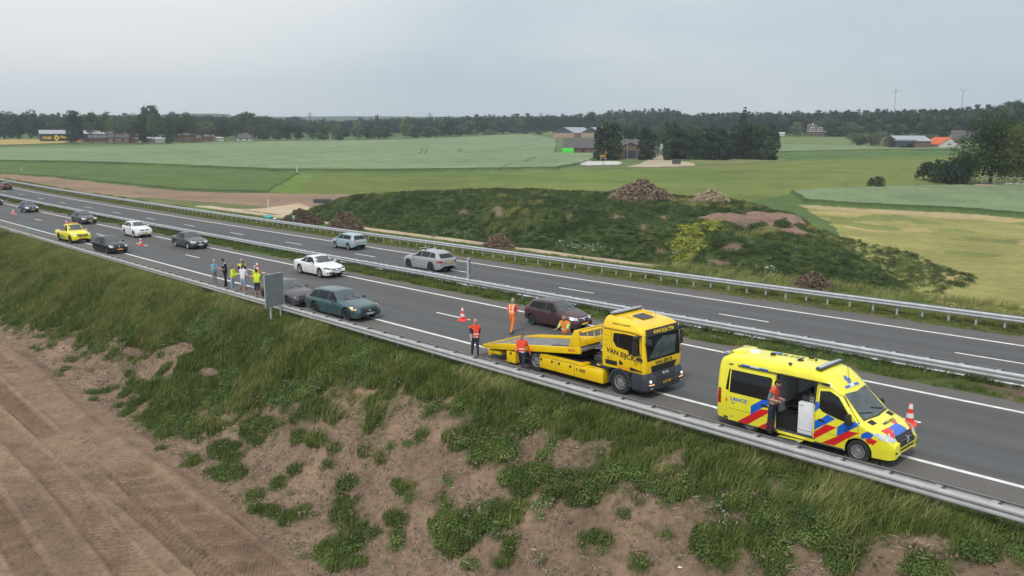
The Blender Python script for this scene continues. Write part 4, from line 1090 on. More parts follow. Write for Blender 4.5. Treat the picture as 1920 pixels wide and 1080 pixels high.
WHEELS = {}
class Veh:
    def __init__(s, label, sp, pm, group=None, name='car', cat='car'):
        """sp: L W wb(front axle x, rear axle x) r  top profile  belt profile  roof half width  tumble"""
        s.sp = sp; s.pm = pm
        s.root = empty(name, (0, 0, 0), 0, label, cat, group)
        L, W = sp['L'], sp['W']; h = L / 2
        top = smooth_prof(sp['top']); belt = smooth_prof(sp['belt'])
        zb0 = sp.get('sill', 0.22); r = sp['r']; ra = r + sp.get('gap', 0.06)
        ax = sp['axles']
        xs = set(np.round(np.linspace(-h, h, 56), 4))
        xs |= {-h + .02, -h + .06, -h + .12, h - .02, h - .06, h - .12, h - .2}
        for a in ax:
            for t in np.linspace(0, math.pi, 13): xs.add(round(a + ra * math.cos(t), 4))
            xs |= {round(a - ra - .004, 4), round(a + ra + .004, 4)}
        xs = sorted(x for x in xs if -h <= x <= h)
        fr, rr_ = sp.get('nose', .15), sp.get('tail', .10)
        rw = sp['roofw'] / 2; rc = sp.get('rc', .10); van = sp.get('van', False)
        rows = []
        for x in xs:
            tf = max(0, (x - (h - .95)) / .95); tr = max(0, (-x - (h - .8)) / .8)
            w = W / 2 * (1 - fr * tf ** 2.4 - rr_ * tr ** 2.6) 
            w -= .06 * max(0, (x - (h - .10)) / .10) ** 2 + .05 * max(0, (-x - (h - .08)) / .08) ** 2
            zt = float(np.interp(x, top[:, 0], top[:, 1])); zbl = float(np.interp(x, belt[:, 0], belt[:, 1])); zbl = min(zbl, zt - .02)
            zb = zb0 + .01 * tf + .06 * tr + .02 * max(0, (x - (h - .1)) / .1) + .06 * max(0, (-x - (h - .1)) / .1)
            arch = 0
            for a in ax:
                d = x - a
                if abs(d) < ra: arch = r + math.sqrt(max(0, ra * ra - d * d)) ; zb = max(zb, arch)
            zb = min(zb, zbl - .06)
            hh = max(0, zt - zbl)
            if van:
                # tall body: side leans in only above 1.3 m
                def yy(z): return w * (1 - .02 * max(0, .6 - z) / .4 - (1 - rw / (W / 2)) * min(1, max(0, (z - 1.25) / (sp['H'] - 1.25))) ** 1.3)
                zc = zt - rc * (1.0 if hh > .5 else .7)
                pts = [(yy(zb) * .985, zb), (yy(zb + .05), max(zb + .03, min(.45, zc - .1)))]
                lo = pts[1][1]
                for q in (.2, .4, .55, .7, .85, 1.0): z = lo + (zc - lo) * q; pts.append((yy(z), z))
                y0 = pts[-1][0]
                pts += [(y0 - rc * .12, zc + (zt - zc) * .42), (y0 - rc * .45, zc + (zt - zc) * .80), (y0 - rc * 1.2, zc + (zt - zc) * .97), (y0 * .45, zt + .012), (0, zt + .018)]
            else:
                t = min(1, hh / .32); t = t * t * (3 - 2 * t)
                yt = w * .86 * (1 - t) + min(rw, w * .86) * t
                zm = zb0 + .5 * (zbl - zb0) ; zlo = max(zb + .01, zb0 + .10)
                z6 = zbl + hh * .55 * (1 - t) + (hh - .055) * t
                pts = [(w * (.955), zb), (w * .985, max(zb + .02, zlo)), (w * 1.0, max(zb + .04, zm)), (w * .995, max(zb + .05, zbl - .16)), (w * .975, max(zb + .055, zbl - .05)), (w * .945, zbl),
                       (w * .945 * .5 + yt * .5 + .012 * t, zbl + (z6 - zbl) * .5), (yt, z6), (yt - .05 * (1 + .0 * t), zbl + hh * .86 * (1 - t) + (hh - .018) * t), (yt * .72, zbl + hh * .97 * (1 - t) + (hh - .004) * t), (yt * .36, zt + .01), (0, zt + .014)]
            rows.append([(x, y, z) for y, z in pts] + [(x, -y, z) for y, z in pts[-2::-1]])
        s.rows = rows
        mb = MB(); A = np.array(rows); mb.grid(A)
        # nose and tail caps
        for ring, sg, bul in ((A[-1], 1, sp.get('fb', .05)), (A[0], -1, sp.get('rb', .03))):
            c = np.array([ring[0][0], 0, (ring[:, 2].min() + ring[:, 2].max()) / 2]); n = len(ring); prev = ring
            for f_, b_ in ((.97, .62), (.88, .92), (.5, 1.0)):
                cur = c + (ring - c) * np.array([1, f_, f_]); cur[:, 0] += sg * bul * b_; 
                mb.grid([prev, cur] if sg > 0 else [cur, prev]); prev = cur
                # close the underside between first and last point
            k = len(mb.v); mb.add([tuple(p) for p in prev], [tuple(range(n)) if sg > 0 else tuple(range(n - 1, -1, -1))])
        me = mb.mesh('body', pm, angle=sp.get('ang', 32))
        bm = bmesh.new(); bm.from_mesh(me); bmesh.ops.remove_doubles(bm, verts=bm.verts, dist=.0008); bmesh.ops.recalc_face_normals(bm, faces=bm.faces)
        s.cut(bm)
        bm.to_mesh(me); 
        s.bvh = BVHTree.FromBMesh(bm); bm.free()
        me.polygons.foreach_set('use_smooth', [True] * len(me.polygons)); me.set_sharp_from_angle(angle=R_(sp.get('ang', 32)))
        s.body = link('body', me, s.root)
        # floor and wheel wells
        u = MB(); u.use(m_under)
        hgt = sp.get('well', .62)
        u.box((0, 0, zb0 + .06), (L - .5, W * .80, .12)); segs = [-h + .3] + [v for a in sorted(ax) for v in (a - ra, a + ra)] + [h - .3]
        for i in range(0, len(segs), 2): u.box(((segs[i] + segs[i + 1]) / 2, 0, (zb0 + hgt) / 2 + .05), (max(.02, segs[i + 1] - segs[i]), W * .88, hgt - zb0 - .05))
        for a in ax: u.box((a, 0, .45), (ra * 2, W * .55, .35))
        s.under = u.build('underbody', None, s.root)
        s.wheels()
    def cut(s, bm):
        c = s.sp.get('opening')
        if not c: return
        x0, x1, z0, z1 = c
        for co, no in (((x0, 0, 0), (1, 0, 0)), ((x1, 0, 0), (1, 0, 0)), ((0, 0, z0), (0, 0, 1)), ((0, 0, z1), (0, 0, 1))):
            bmesh.ops.bisect_plane(bm, geom=bm.verts[:] + bm.edges[:] + bm.faces[:], plane_co=co, plane_no=no)
        dl = [f for f in bm.faces if x0 < f.calc_center_median().x < x1 and z0 < f.calc_center_median().z < z1 and f.calc_center_median().y < -.3]
        bmesh.ops.delete(bm, geom=dl, context='FACES')
    def wheels(s):
        sp = s.sp; r = sp['r']; w = sp.get('tw', .20); key = ('wheel', r, w, sp.get('spokes', 10), sp.get('rimk', 'l'))
        if key not in WHEELS:
            rm = m_rimd if sp.get('rimk') == 'd' else m_rim
            q = sp.get('rimr', .66) * r
            t = MB(); t.use(m_tyre); t.lathe([(q, -w / 2 + .01), (r * .93, -w / 2), (r, -w / 2 + .03), (r, w / 2 - .03), (r * .93, w / 2), (q, w / 2 - .01)], axis='Y', n=28)
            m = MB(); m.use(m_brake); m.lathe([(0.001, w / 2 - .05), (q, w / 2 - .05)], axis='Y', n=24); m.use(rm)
            m.lathe([(q + .008, w / 2 - .004), (q - .02, w / 2 - .002), (q - .035, w / 2 - .03)], axis='Y', n=28)
            ns = sp.get('spokes', 10)
            if sp.get('rimk') == 's':   # steel disc with holes
                m.lathe([(0.001, w / 2 - .02), (q * .30, w / 2 - .015), (q * .42, w / 2 - .03), (q * .62, w / 2 - .028)], axis='Y', n=24)
            for i in range(ns):
                a = 2 * math.pi * i / ns; l0, l1 = (.1, q - .02) if sp.get('rimk') != 's' else (q * .55, q - .02)
                M4 = Matrix.Rotation(a, 4, 'Y'); c = M4 @ Vector(((l0 + l1) / 2, w / 2 - .022, 0)); m.box(c, (l1 - l0, .02, .035 if ns > 6 else .06), M4=M4)
            m.lathe([(0.001, w / 2 - .004), (.05, w / 2 - .006), (.065, w / 2 - .03)], axis='Y', n=14)
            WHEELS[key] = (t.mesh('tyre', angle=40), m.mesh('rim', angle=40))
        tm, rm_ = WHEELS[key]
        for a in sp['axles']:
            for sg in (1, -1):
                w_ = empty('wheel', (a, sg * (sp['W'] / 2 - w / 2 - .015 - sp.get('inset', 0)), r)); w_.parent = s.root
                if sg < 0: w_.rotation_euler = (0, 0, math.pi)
                link('tyre', tm, w_); link('rim', rm_, w_)
    def cast(s, side, u, v):
        """side: R L F B T ; (u,v) = (x,z) for sides, (y,z) for ends, (x,y) for the top"""
        if side == 'R': o, d = (u, -3, v), (0, 1, 0)
        elif side == 'L': o, d = (u, 3, v), (0, -1, 0)
        elif side == 'F': o, d = (6, u, v), (-1, 0, 0)
        elif side == 'B': o, d = (-6, u, v), (1, 0, 0)
        else: o, d = (u, v, 5), (0, 0, -1)
        h, n, i, ds = s.bvh.ray_cast(Vector(o), Vector(d))
        if h is None: return None
        if n.dot(Vector(d)) > 0: n = -n
        return h, n
    def decal(s, name, side, poly, mat, off=.006, res=.10, parent=None, thick=False):
        P = [Vector((float(a), float(b))) for a, b in poly]
        n0 = len(P); pts = list(P)
        xs = [p.x for p in P]; ys = [p.y for p in P]
        nx = int((max(xs) - min(xs)) / res); ny = int((max(ys) - min(ys)) / res)
        edges = []; ring = []
        pts = []
        for i in range(n0):
            a, b = P[i], P[(i + 1) % n0]; k = max(1, int((b - a).length / res))
            for j in range(k): ring.append(len(pts)); pts.append(a + (b - a) * (j / k))
        edges = [(ring[i], ring[(i + 1) % len(ring)]) for i in range(len(ring))]
        arr = np.array([[p.x, p.y] for p in P])
        for i in range(1, nx + 1):
            for j in range(1, ny + 1):
                x = min(xs) + (max(xs) - min(xs)) * i / (nx + 1); y = min(ys) + (max(ys) - min(ys)) * j / (ny + 1)
                if inpoly(np.array([x]), np.array([y]), arr)[0] and polydist(np.array([x]), np.array([y]), arr)[0] > res * .25: pts.append(Vector((x, y)))
        V, E, F, *_ = delaunay_2d_cdt(pts, edges, [], 1, 1e-5)
        return s._proj(name, side, [(p.x, p.y) for p in V], F, mat, off, parent)
    def _proj(s, name, side, uv, F, mat, off, parent=None):
        vs = []; ok = []
        for u, v in uv:
            c = s.cast(side, u, v)
            if c is None: vs.append((0, 0, 0)); ok.append(False)
            else: vs.append(tuple(c[0] + c[1] * off)); ok.append(True)
        fs = [f for f in F if all(ok[i] for i in f)]
        if not fs: return None
        mb = MB(); mb.use(mat); mb.add(vs, fs); me = mb.mesh(name, angle=50, fixn=False)
        return link(name, me, parent or s.root)
    def text(s, name, side, txt, c, size, mat, off=.010, flip=1, sx=1.0, italic=0.0, rot=0.0, vflip=1, parent=None, swap=False):
        me = text_mesh(txt); V = np.empty(len(me.vertices) * 3, np.float32); me.vertices.foreach_get('co', V); V = V.reshape(-1, 3)[:, :2]
        V = V - (V.max(0) + V.min(0)) / 2; V = V * size; V[:, 0] = V[:, 0] * sx + italic * V[:, 1]
        if rot: V = V @ np.array([[math.cos(rot), math.sin(rot)], [-math.sin(rot), math.cos(rot)]])
        V = V * np.array([flip, vflip])
        if swap: V = V[:, ::-1]
        uv = [(c[0] + a, c[1] + b) for a, b in V]
        return s._proj(name, side, uv, [tuple(p.vertices) for p in me.polygons], mat, off, parent)
    def plate(s, side, y, z, mat, w=.52, h=.11, txt='', flip=1):
        o = s.decal('license_plate', side, [(y - w / 2, z - h / 2), (y + w / 2, z - h / 2), (y + w / 2, z + h / 2), (y - w / 2, z + h / 2)], mat, .022, .3)
        if o:
            if txt: s.text('plate_text', side, txt, (y + flip * .02, z), h * .95, m_ink, .030, flip=flip, sx=.95, parent=o)
            b = s.decal('plate_band', side, [(y - flip * w / 2 - .0, z - h / 2), (y - flip * (w / 2 - .045), z - h / 2), (y - flip * (w / 2 - .045), z + h / 2), (y - flip * w / 2, z + h / 2)], m_plb, .026, .3, parent=o)
    def place(s, sp_s, o, face=1, yaw=0.0, z=0.0):
        p = RW(np.array([float(sp_s)]), float(o))[0]; s.root.location = Vector(p) + Vector((0, 0, z))
        sl = math.atan(GR + 2 * G2 * max(sp_s, -221)) 
        h = hd(sp_s) + (0 if face > 0 else math.pi) + yaw
        s.root.rotation_euler = (0, -sl * face, h)
        return s
_txt = {}
def text_mesh(t):
    if t not in _txt:
        cu = bpy.data.curves.new('text', 'FONT'); cu.body = t; cu.size = 1.0; cu.resolution_u = 3; cu.offset = 0.02
        ob = bpy.data.objects.new('text', cu); COL.objects.link(ob); bpy.context.view_layer.update()
        dg = bpy.context.evaluated_depsgraph_get(); me = bpy.data.meshes.new_from_object(ob.evaluated_get(dg)); _txt[t] = me
        bpy.data.objects.remove(ob); bpy.data.curves.remove(cu)
    return _txt[t]
def mirror_part(v, x, z, W, mat, sz=(.12, .20, .13)):
    for sg in (1, -1):
        mb = MB(); mb.use(mat); mb.box((x, sg * (W / 2 + .10), z), sz, taper=.8); mb.box((x + .01, sg * (W / 2 + .0), z - .03), (.06, .14, .04)); mb.build('mirror', None, v.root, bevel=.02)

def quad4(x0b, x1b, x0t, x1t, zb, zt): return [(x0b, zb), (x1b, zb), (x1t, zt), (x0t, zt)]
def seam(v, side, pts, w=.014, mat=None, off=.004):
    """thin dark joint along a polyline"""
    pts = [Vector(p) for p in pts]; 
    mb_v = []; F = []
    ps = []
    for a, b in zip(pts[:-1], pts[1:]):
        k = max(1, int((b - a).length / .08))
        for j in range(k): ps.append(a + (b - a) * (j / k))
    ps.append(pts[-1])
    uv = []
    for i, p in enumerate(ps):
        d = (ps[min(i + 1, len(ps) - 1)] - ps[max(i - 1, 0)]).normalized(); n = Vector((-d.y, d.x)) * w / 2
        uv += [(p + n)[:], (p - n)[:]]
    F = [(2 * i, 2 * i + 1, 2 * i + 3, 2 * i + 2) for i in range(len(ps) - 1)]
    return v._proj('door_seam', side, uv, F, mat or m_blk, off)

def make_car(label, sp, paint, s_, o_, face=1, yaw=0, plate='y', ptxt='', lit=None, grille='wide', bar=False, rearw=True, group='cars on the motorway', trim=None, name='car', cat='car'):
    v = Veh(label, sp, paint, group=group, name=name, cat=cat)
    h = sp['L'] / 2; W = sp['W']; top = sp['top']; k = sp['k']   # k: cowl x, roof front x, roof rear x, rear window foot x ; belt z
    cowl, rf, rb, rw = k
    zb = lambda x: interp(sp['belt'], x); zt = lambda x: interp(sp['top'], x)
    m = Veh.decal
    rwh = sp['roofw'] / 2
    # windscreen, rear window, as seen from above
    e = .05
    v.decal('windscreen', 'T', [(cowl - .02, -W / 2 * .80), (cowl + .05, 0), (cowl - .02, W / 2 * .80), (rf + .05, rwh - e), (rf + .02, 0), (rf + .05, -rwh + e)], m_glassl, .008, .14)
    v.decal('rear_window', 'T', [(rw + .03, -W / 2 * .74), (rw + .03, W / 2 * .74), (rb - .03, rwh - e), (rb - .03, -rwh + e)], m_glass, .008, .14) if rearw == True else \
        v.decal('rear_window', 'B', [(-W / 2 * .70, rearw[0]), (W / 2 * .70, rearw[0]), (rwh - .10, rearw[1]), (-rwh + .10, rearw[1])], m_glassd, .010, .14)
    for side in 'RL':
        for (a, b, c, d) in sp['win']:
            zz0 = min(zb(a), zb(b)) + .035; zz1 = min(zt(c), zt(d)) - .075 
            v.decal('side_window', side, [(a, zb(a) + .03), (b, zb(b) + .03), (d, min(zt(d) - .085, zz1 + .03)), (c, min(zt(c) - .085, zz1 + .03))], m_glassd if sp.get('dk') and b < 0.2 else m_glass, .007, .16)
        for pl in sp.get('seams', []): seam(v, side, pl)
        v.decal('sill_trim', side, [(sp['axles'][1] + sp['r'] + .09, .20), (sp['axles'][0] - sp['r'] - .09, .20), (sp['axles'][0] - sp['r'] - .09, .28), (sp['axles'][1] + sp['r'] + .09, .28)], trim or m_blk, .012, .3)
        for hx, hz in sp.get('hand', []): v.decal('door_handle', side, [(hx - .09, hz - .012), (hx + .09, hz - .012), (hx + .09, hz + .014), (hx - .09, hz + .014)], m_blk if sp.get('hb') else paint, .03, .2)
    mirror_part(v, cowl - .38, zb(cowl - .35) + .08, W, sp.get('mm', paint))
    # front
    fz = sp.get('fz', .66); gw = sp.get('gw', .55); gh = sp.get('gh', .07)
    g = v.decal('grille', 'F', [(-gw, fz - gh), (gw, fz - gh), (gw + .06, fz + gh), (-gw - .06, fz + gh)], m_blk, .012, .12)
    if g: v.decal('badge', 'F', [(-.06, fz - .03), (0, fz - .06), (.06, fz - .03), (.06, fz + .03), (0, fz + .06), (-.06, fz + .03)], m_chrome, .02, .2)
    if sp.get('gchrome'): v.decal('grille_bar', 'F', [(-gw, fz + gh - .02), (gw, fz + gh - .02), (gw, fz + gh + .01), (-gw, fz + gh + .01)], m_chrome, .018, .15)
    v.decal('lower_grille', 'F', [(-.66, .24), (.66, .24), (.76, .46), (-.76, .46)], m_blk, .010, .12)
    hz = sp.get('hz', .70); hh_ = sp.get('hh', .075); lm = m_lens if not sp.get('dl') else m_lensd
    for sg in (1, -1):
        hl = v.decal('headlight', 'F', [(sg * (gw + .08), hz - hh_), (sg * W * .455, hz - hh_ * .6), (sg * W * .47, hz + hh_ * 1.5), (sg * (gw + .10), hz + hh_ * .6)], lm, .012, .10)
        sd = 'R' if sg < 0 else 'L'
        v.decal('headlight', sd, [(h - .34, hz + hh_ * .4), (h - .07, hz - hh_ * .6), (h - .07, hz + hh_ * 1.0), (h - .38, hz + hh_ * 1.5)], lm, .010, .12)
        if lit == 'dip' and hl: v.decal('lamp', 'F', [(sg * W * .40, hz - .03), (sg * W * .44, hz - .03), (sg * W * .44, hz + .035), (sg * W * .40, hz + .035)], m_dip, .022, .2, parent=hl)
        if lit == 'haz' and hl: v.decal('lamp', 'F', [(sg * W * .42, hz - .02), (sg * W * .465, hz - .02), (sg * W * .465, hz + .10), (sg * W * .42, hz + .10)], m_hz, .022, .2, parent=hl)
        v.decal('fog_lamp', 'F', [(sg * .62, .34), (sg * .78, .36), (sg * .78, .44), (sg * .62, .43)], m_blk, .014, .2)
        # rear lamps
        tz = sp.get('tz', .88); v.decal('tail_light', 'B', [(sg * W * .30, tz - .07), (sg * W * .46, tz - .09), (sg * W * .455, tz + .10), (sg * W * .32, tz + .07)], m_red, .014, .12)
        v.decal('tail_light', sd, [(-h + .05, tz - .09), (-h + .28, tz - .02), (-h + .26, tz + .09), (-h + .05, tz + .10)], m_red, .010, .12)
    v.decal('rear_bumper_trim', 'B', [(-W * .40, .24), (W * .40, .24), (W * .42, .38), (-W * .42, .38)], m_blk, .012, .15)
    pmx = m_ply if plate == 'y' else m_plw
    v.plate('F', 0, sp.get('pz', .44), pmx, txt=ptxt, flip=1); v.plate('B', 0, sp.get('rpz', .62), pmx, txt=ptxt, flip=-1)
    if sp.get('bars'):
        for sg in (1, -1):
            mb = MB(); mb.use(m_chrome if sp['bars'] == 'c' else m_blk); y = sg * (rwh - .10); xs = np.linspace(rb + .1, rf - .25, 8)
            for a, b in zip(xs[:-1], xs[1:]): mb.cyl((a, y, zt(a) + .05), (b, y, zt(b) + .05), .018, n=6)
            for x in (xs[0], xs[-1]): mb.cyl((x, y, zt(x) - .03), (x, y, zt(x) + .05), .02, n=6)
            mb.build('roof_rail', None, v.root)
    # wipers
    mb = MB(); mb.use(m_blk)
    for y0, y1 in ((-.1, -.62), (.5, .02)):
        a = v.cast('T', cowl - .05, y0); b = v.cast('T', cowl - .20, y1)
        if a and b: mb.cyl(a[0] + a[1] * .02, b[0] + b[1] * .02, .010, n=5)
    if mb.v: mb.build('wiper', None, v.root)
    v.place(s_, o_, face, yaw)
    return v

def spec(L, W, H, kind, **kw):
    h = L / 2
    hood = kw.pop('hood', .96); nz = kw.pop('nz', .72)
    d = dict(L=L, W=W, H=H, r=.32, roofw=W * .66, tw=.21)
    if kind == 'sedan':
        cowl, rf, rb, rw = h - 1.42, h - 2.18, -h + 1.62, -h + .78
        d['top'] = [(-h, .82), (-h + .06, 1.00), (-h + .55, 1.06), (rw, 1.09), (rb, H - .05), (rb + .5, H), (rf - .1, H - .01), (rf + .02, H - .05), (cowl, hood + .07), (h - .6, hood - .07), (h - .16, nz + .05), (h, nz - .12)]
        d['belt'] = [(-h, .78), (-h + .1, .96), (-h + 1, .97), (cowl - .2, hood - .02), (h - .5, hood - .16), (h - .15, nz - .06), (h, nz - .18)]
        d['win'] = [(-h + 1.12, -.52, -h + 1.62, -.52), (-.46, cowl - .28, -.46, rf - .10)]
        d['seams'] = [[(-.49, .3), (-.49, .95)], [(cowl - .32, .32), (cowl - .25, .9)], [(-h + 1.30, .55), (-h + 1.45, .95)]]
        d['k'] = (cowl, rf, rb, rw)
    else:
        est = {'hatch': (.10, .55), 'estate': (.10, .62), 'suv': (.12, .55), 'small': (.08, .40)}[kind]
        cowl = h - {'hatch': 1.22, 'estate': 1.50, 'suv': 1.28, 'small': 1.00}[kind]; rf = cowl - {'hatch': .80, 'estate': .80, 'suv': .74, 'small': .62}[kind]
        rb, rw = -h + est[1], -h + est[0]
        b = {'suv': .14}.get(kind, 0)
        d['top'] = [(-h, .82 + b), (-h + .05, .98 + b), (rw, 1.02 + b), (rb, H - .09), (rb + .5, H - .02), (-.1, H), (rf - .1, H - .02), (rf + .02, H - .06), (cowl, hood + .06 + b), (h - .5, hood - .06 + b), (h - .13, nz + .06 + b), (h, nz - .12 + b)]
        d['belt'] = [(-h, .80 + b), (-h + .1, .95 + b), (-h + .6, .97 + b), (cowl - .2, hood - .03 + b), (h - .5, hood - .16 + b), (h - .13, nz - .05 + b), (h, nz - .18 + b)]
        m1 = -h + {'hatch': 1.05, 'estate': 1.25, 'suv': 1.15, 'small': .95}[kind]; m2 = (m1 + cowl) / 2 - .05
        if kind == 'small': d['win'] = [(-h + .42, -.25, -h + .60, -.28), (-.19, cowl - .26, -.22, rf - .08)]; d['seams'] = [[(-.22, .3), (-.22, .95)], [(cowl - .28, .32), (cowl - .2, .9)]]
        else:
            d['win'] = [(-h + .45, m1, -h + .72, m1), (m1 + .05, m2, m1 + .05, m2), (m2 + .06, cowl - .28, m2 + .06, rf - .10)]
            d['seams'] = [[(m2 + .03, .3), (m2 + .03, .97 + b)], [(cowl - .3, .32), (cowl - .22, .9)], [(m1 + .02, .62), (m1 + .02, .97)]]
        d['k'] = (cowl, rf, rb, rw); d['fz'] = .66 + b; d['hz'] = .70 + b; d['pz'] = .44 + b * .6; d['tz'] = .88 + b; d['rpz'] = .64 + b
    d['axles'] = (h - kw.pop('fo', .86), -h + kw.pop('ro', .84))
    d['hand'] = [(d['axles'][1] + .75, .86), (.35, .84)]
    d.update(kw); return d

P_ = paint_mat
GN_ = 'vehicles driving or standing on the near carriageway'; GF_ = 'vehicles driving on the far carriageway'
CARS = {}
CARS['opel'] = make_car('dark grey hatchback tucked close behind the teal estate car, half hidden by the sign board', spec(4.2, 1.80, 1.44, 'hatch', r=.33, gw=.50, gh=.05, spokes=10, rimk='d', hb=1, dl=1), P_('dark_grey_paint', (0.095, 0.09, 0.105)), -19.1, -1.0, yaw=R_(2), ptxt='R-228-BH', group='cars pulled over on the hard shoulder')
CARS['bmw'] = make_car('teal green estate car with glowing orange hazard lights on the hard shoulder', spec(5.06, 1.90, 1.50, 'estate', r=.36, spokes=10, rimk='d', gw=.50, gh=.12, fz=.62, hz=.71, hh=.05, fo=.88, ro=1.10, dl=1, nz=.78, mm=m_gry), P_('teal_paint', (0.066, 0.125, 0.138), .3), -13.54, -0.62, yaw=R_(3), plate='w', ptxt='NS MN 1005', lit='haz', group='cars pulled over on the hard shoulder')
CARS['seat'] = make_car('black hatchback on the hard shoulder directly in front of the yellow pickup', spec(4.28, 1.78, 1.46, 'hatch', r=.32, rimk='d', gw=.42, gh=.05, hh=.09), P_('black_paint', (0.012, 0.0125, 0.014)), -53.2, -0.52, yaw=R_(3), ptxt='', plate='y', group='cars pulled over on the hard shoulder')
CARS['kia'] = make_car('white four door saloon driving alone beside the median behind the maroon car', spec(4.85, 1.83, 1.46, 'sedan', r=.35, spokes=10, gw=.36, gh=.06, fz=.62, hh=.06, dl=1, fo=.92, ro=1.05, rimk='l'), P_('white_paint', (0.78, 0.78, 0.78), 0.0), -27.65, 6.15, plate='w', ptxt='', group=GN_)
CARS['merc'] = make_car('dark grey green saloon with chrome grille in the passing lane', spec(4.82, 1.82, 1.48, 'sedan', r=.33, gw=.30, gh=.10, fz=.62, gchrome=1, hh=.09, spokes=7, fo=.84, ro=1.13), P_('slate_paint', (0.075, 0.088, 0.095), .45), -51.2, 6.05, plate='w', group=GN_)
CARS['niro'] = make_car('white crossover car just right of the dark grey estate in the passing lane', spec(4.36, 1.82, 1.58, 'suv', r=.34, gw=.42, gh=.05, trim=m_blk, hb=1, dl=0), P_('white_paint', (0.78, 0.78, 0.78), 0.0), -64.6, 5.95, group=GN_)
CARS['audi'] = make_car('dark grey estate between the blue hatchback and the white crossover', spec(4.6, 1.80, 1.46, 'estate', r=.33, gw=.30, gh=.12, fz=.58, rimk='d', hh=.07), P_('charcoal_paint', (0.058, 0.068, 0.075), .35), -83.9, 6.45, lit='dip', group=GN_)
CARS['peug'] = make_car('dark blue hatchback with bright headlights near the left edge of the picture', spec(4.1, 1.75, 1.50, 'hatch', r=.31, gw=.30, gh=.06, hh=.10), P_('navy_paint', (0.035, 0.05, 0.095), .3), -106.7, 5.95, lit='dip', group=GN_)
CARS['edge'] = make_car('dark blue car cut off by the left edge beside the median rail', spec(4.3, 1.78, 1.48, 'hatch', r=.32, hh=.09), P_('blue_black_paint', (0.04, 0.055, 0.085), .3), -124.8, 5.5, lit='dip', group=GN_)
CARS['ibiza'] = make_car('light blue hatchback driving away on the far carriageway', spec(3.95, 1.70, 1.46, 'small', r=.30, rimk='l', spokes=9, tz=.92), P_('light_blue_paint', (0.34, 0.45, 0.50), .15), -39.25, 16.1, face=-1, rearw=(.98, 1.30), group=GF_)
CARS['enyaq'] = make_car('light grey tall estate with black roof bars driving away on the far carriageway', spec(4.65, 1.88, 1.60, 'suv', r=.37, rimk='d', spokes=5, dk=1, fo=.86, ro=.98, tz=.86), P_('light_grey_paint', (0.36, 0.38, 0.39), .1), -23.5, 13.33, face=-1, rearw=(1.12, 1.40), group=GF_)
CARS['maroon'] = make_car('small maroon three door hatchback standing in the passing lane beside the tow truck', spec(3.70, 1.60, 1.42, 'small', r=.28, rimk='d', spokes=12, gw=.30, gh=.05, gchrome=1, hh=.075, tw=.17, fo=.72, ro=.62, trim=m_gry, hb=1, mm=m_blk), P_('maroon_paint', (0.075, 0.036, 0.040), .15), -2.6, 5.8, ptxt='', lit='dip', group=GN_)
CARS['red'] = make_car('dark red car at the upper left end of the far carriageway', spec(4.2, 1.76, 1.46, 'hatch', r=.31, tz=.9), P_('dark_red_paint', (0.13, 0.02, 0.03), .15), -163.6, 15.8, face=-1, rearw=(1.02, 1.30), group=GF_)
# roof cross bars on the light grey car
_v = CARS['enyaq']; mb = MB(); mb.use(m_chrome)
for x in (.55, -.35):
    mb.cyl((x, -.62, 1.66), (x, .62, 1.66), .02, n=6); mb.use(m_blk); mb.box((x, -.60, 1.63), (.10, .07, .10)); mb.box((x, .60, 1.63), (.10, .07, .10)); mb.use(m_chrome)
mb.build('roof_bar', None, _v.root)

# ------------------------------------------------------------------ ambulance
m_ay = paint_mat('ambulance_yellow', (0.90, 0.82, 0.045), 0.0, .35)
m_ab = paint_mat('stripe_blue', (0.015, 0.13, 0.62), 0.0, .35)
m_ar = paint_mat('stripe_red', (0.72, 0.02, 0.025), 0.0, .35)
m_wht = M('white_enamel', (0.80, 0.81, 0.82), rough=.4, var=.06, scale=3)
m_int = M('interior_panel', (0.50, 0.51, 0.53), rough=.5, var=.10, scale=2)
m_lt = M('light_strip', (0.55, 0.58, 0.62), rough=.15, metal=.3, coat=1, var=.3, scale=12)
m_or = M('orange_cloth', (0.95, 0.16, 0.03), rough=.8, var=.15, scale=9)
sp = dict(L=5.94, W=2.0, H=2.5, r=.345, roofw=1.66, rc=.20, van=True, tw=.22, axles=(2.0, -1.66), sill=.26, nose=.13, tail=.03, gap=.07, rimk='s', spokes=15, well=.7, ang=40, fb=.07, rb=.03,
          top=[(-2.97, 2.10), (-2.92, 2.36), (-2.7, 2.47), (-.4, 2.52), (.45, 2.52), (.80, 2.44), (1.08, 2.22), (1.34, 1.96), (2.00, 1.30), (2.35, 1.17), (2.75, 1.03), (2.90, .90), (2.97, .76)],
          belt=[(-2.97, 1.2), (1.2, 1.2), (2.05, 1.02), (2.7, .82), (2.97, .62)], opening=(-.72, .55, .36, 2.20), rimr=.60)
am = Veh('yellow ambulance with blue and red chevrons and its side door slid open', sp, m_ay, name='ambulance', cat='ambulance')
r0 = am.root
D = lambda n, side, poly, mat, off=.006, res=.10, par=None: am.decal(n, side, poly, mat, off, res, par)
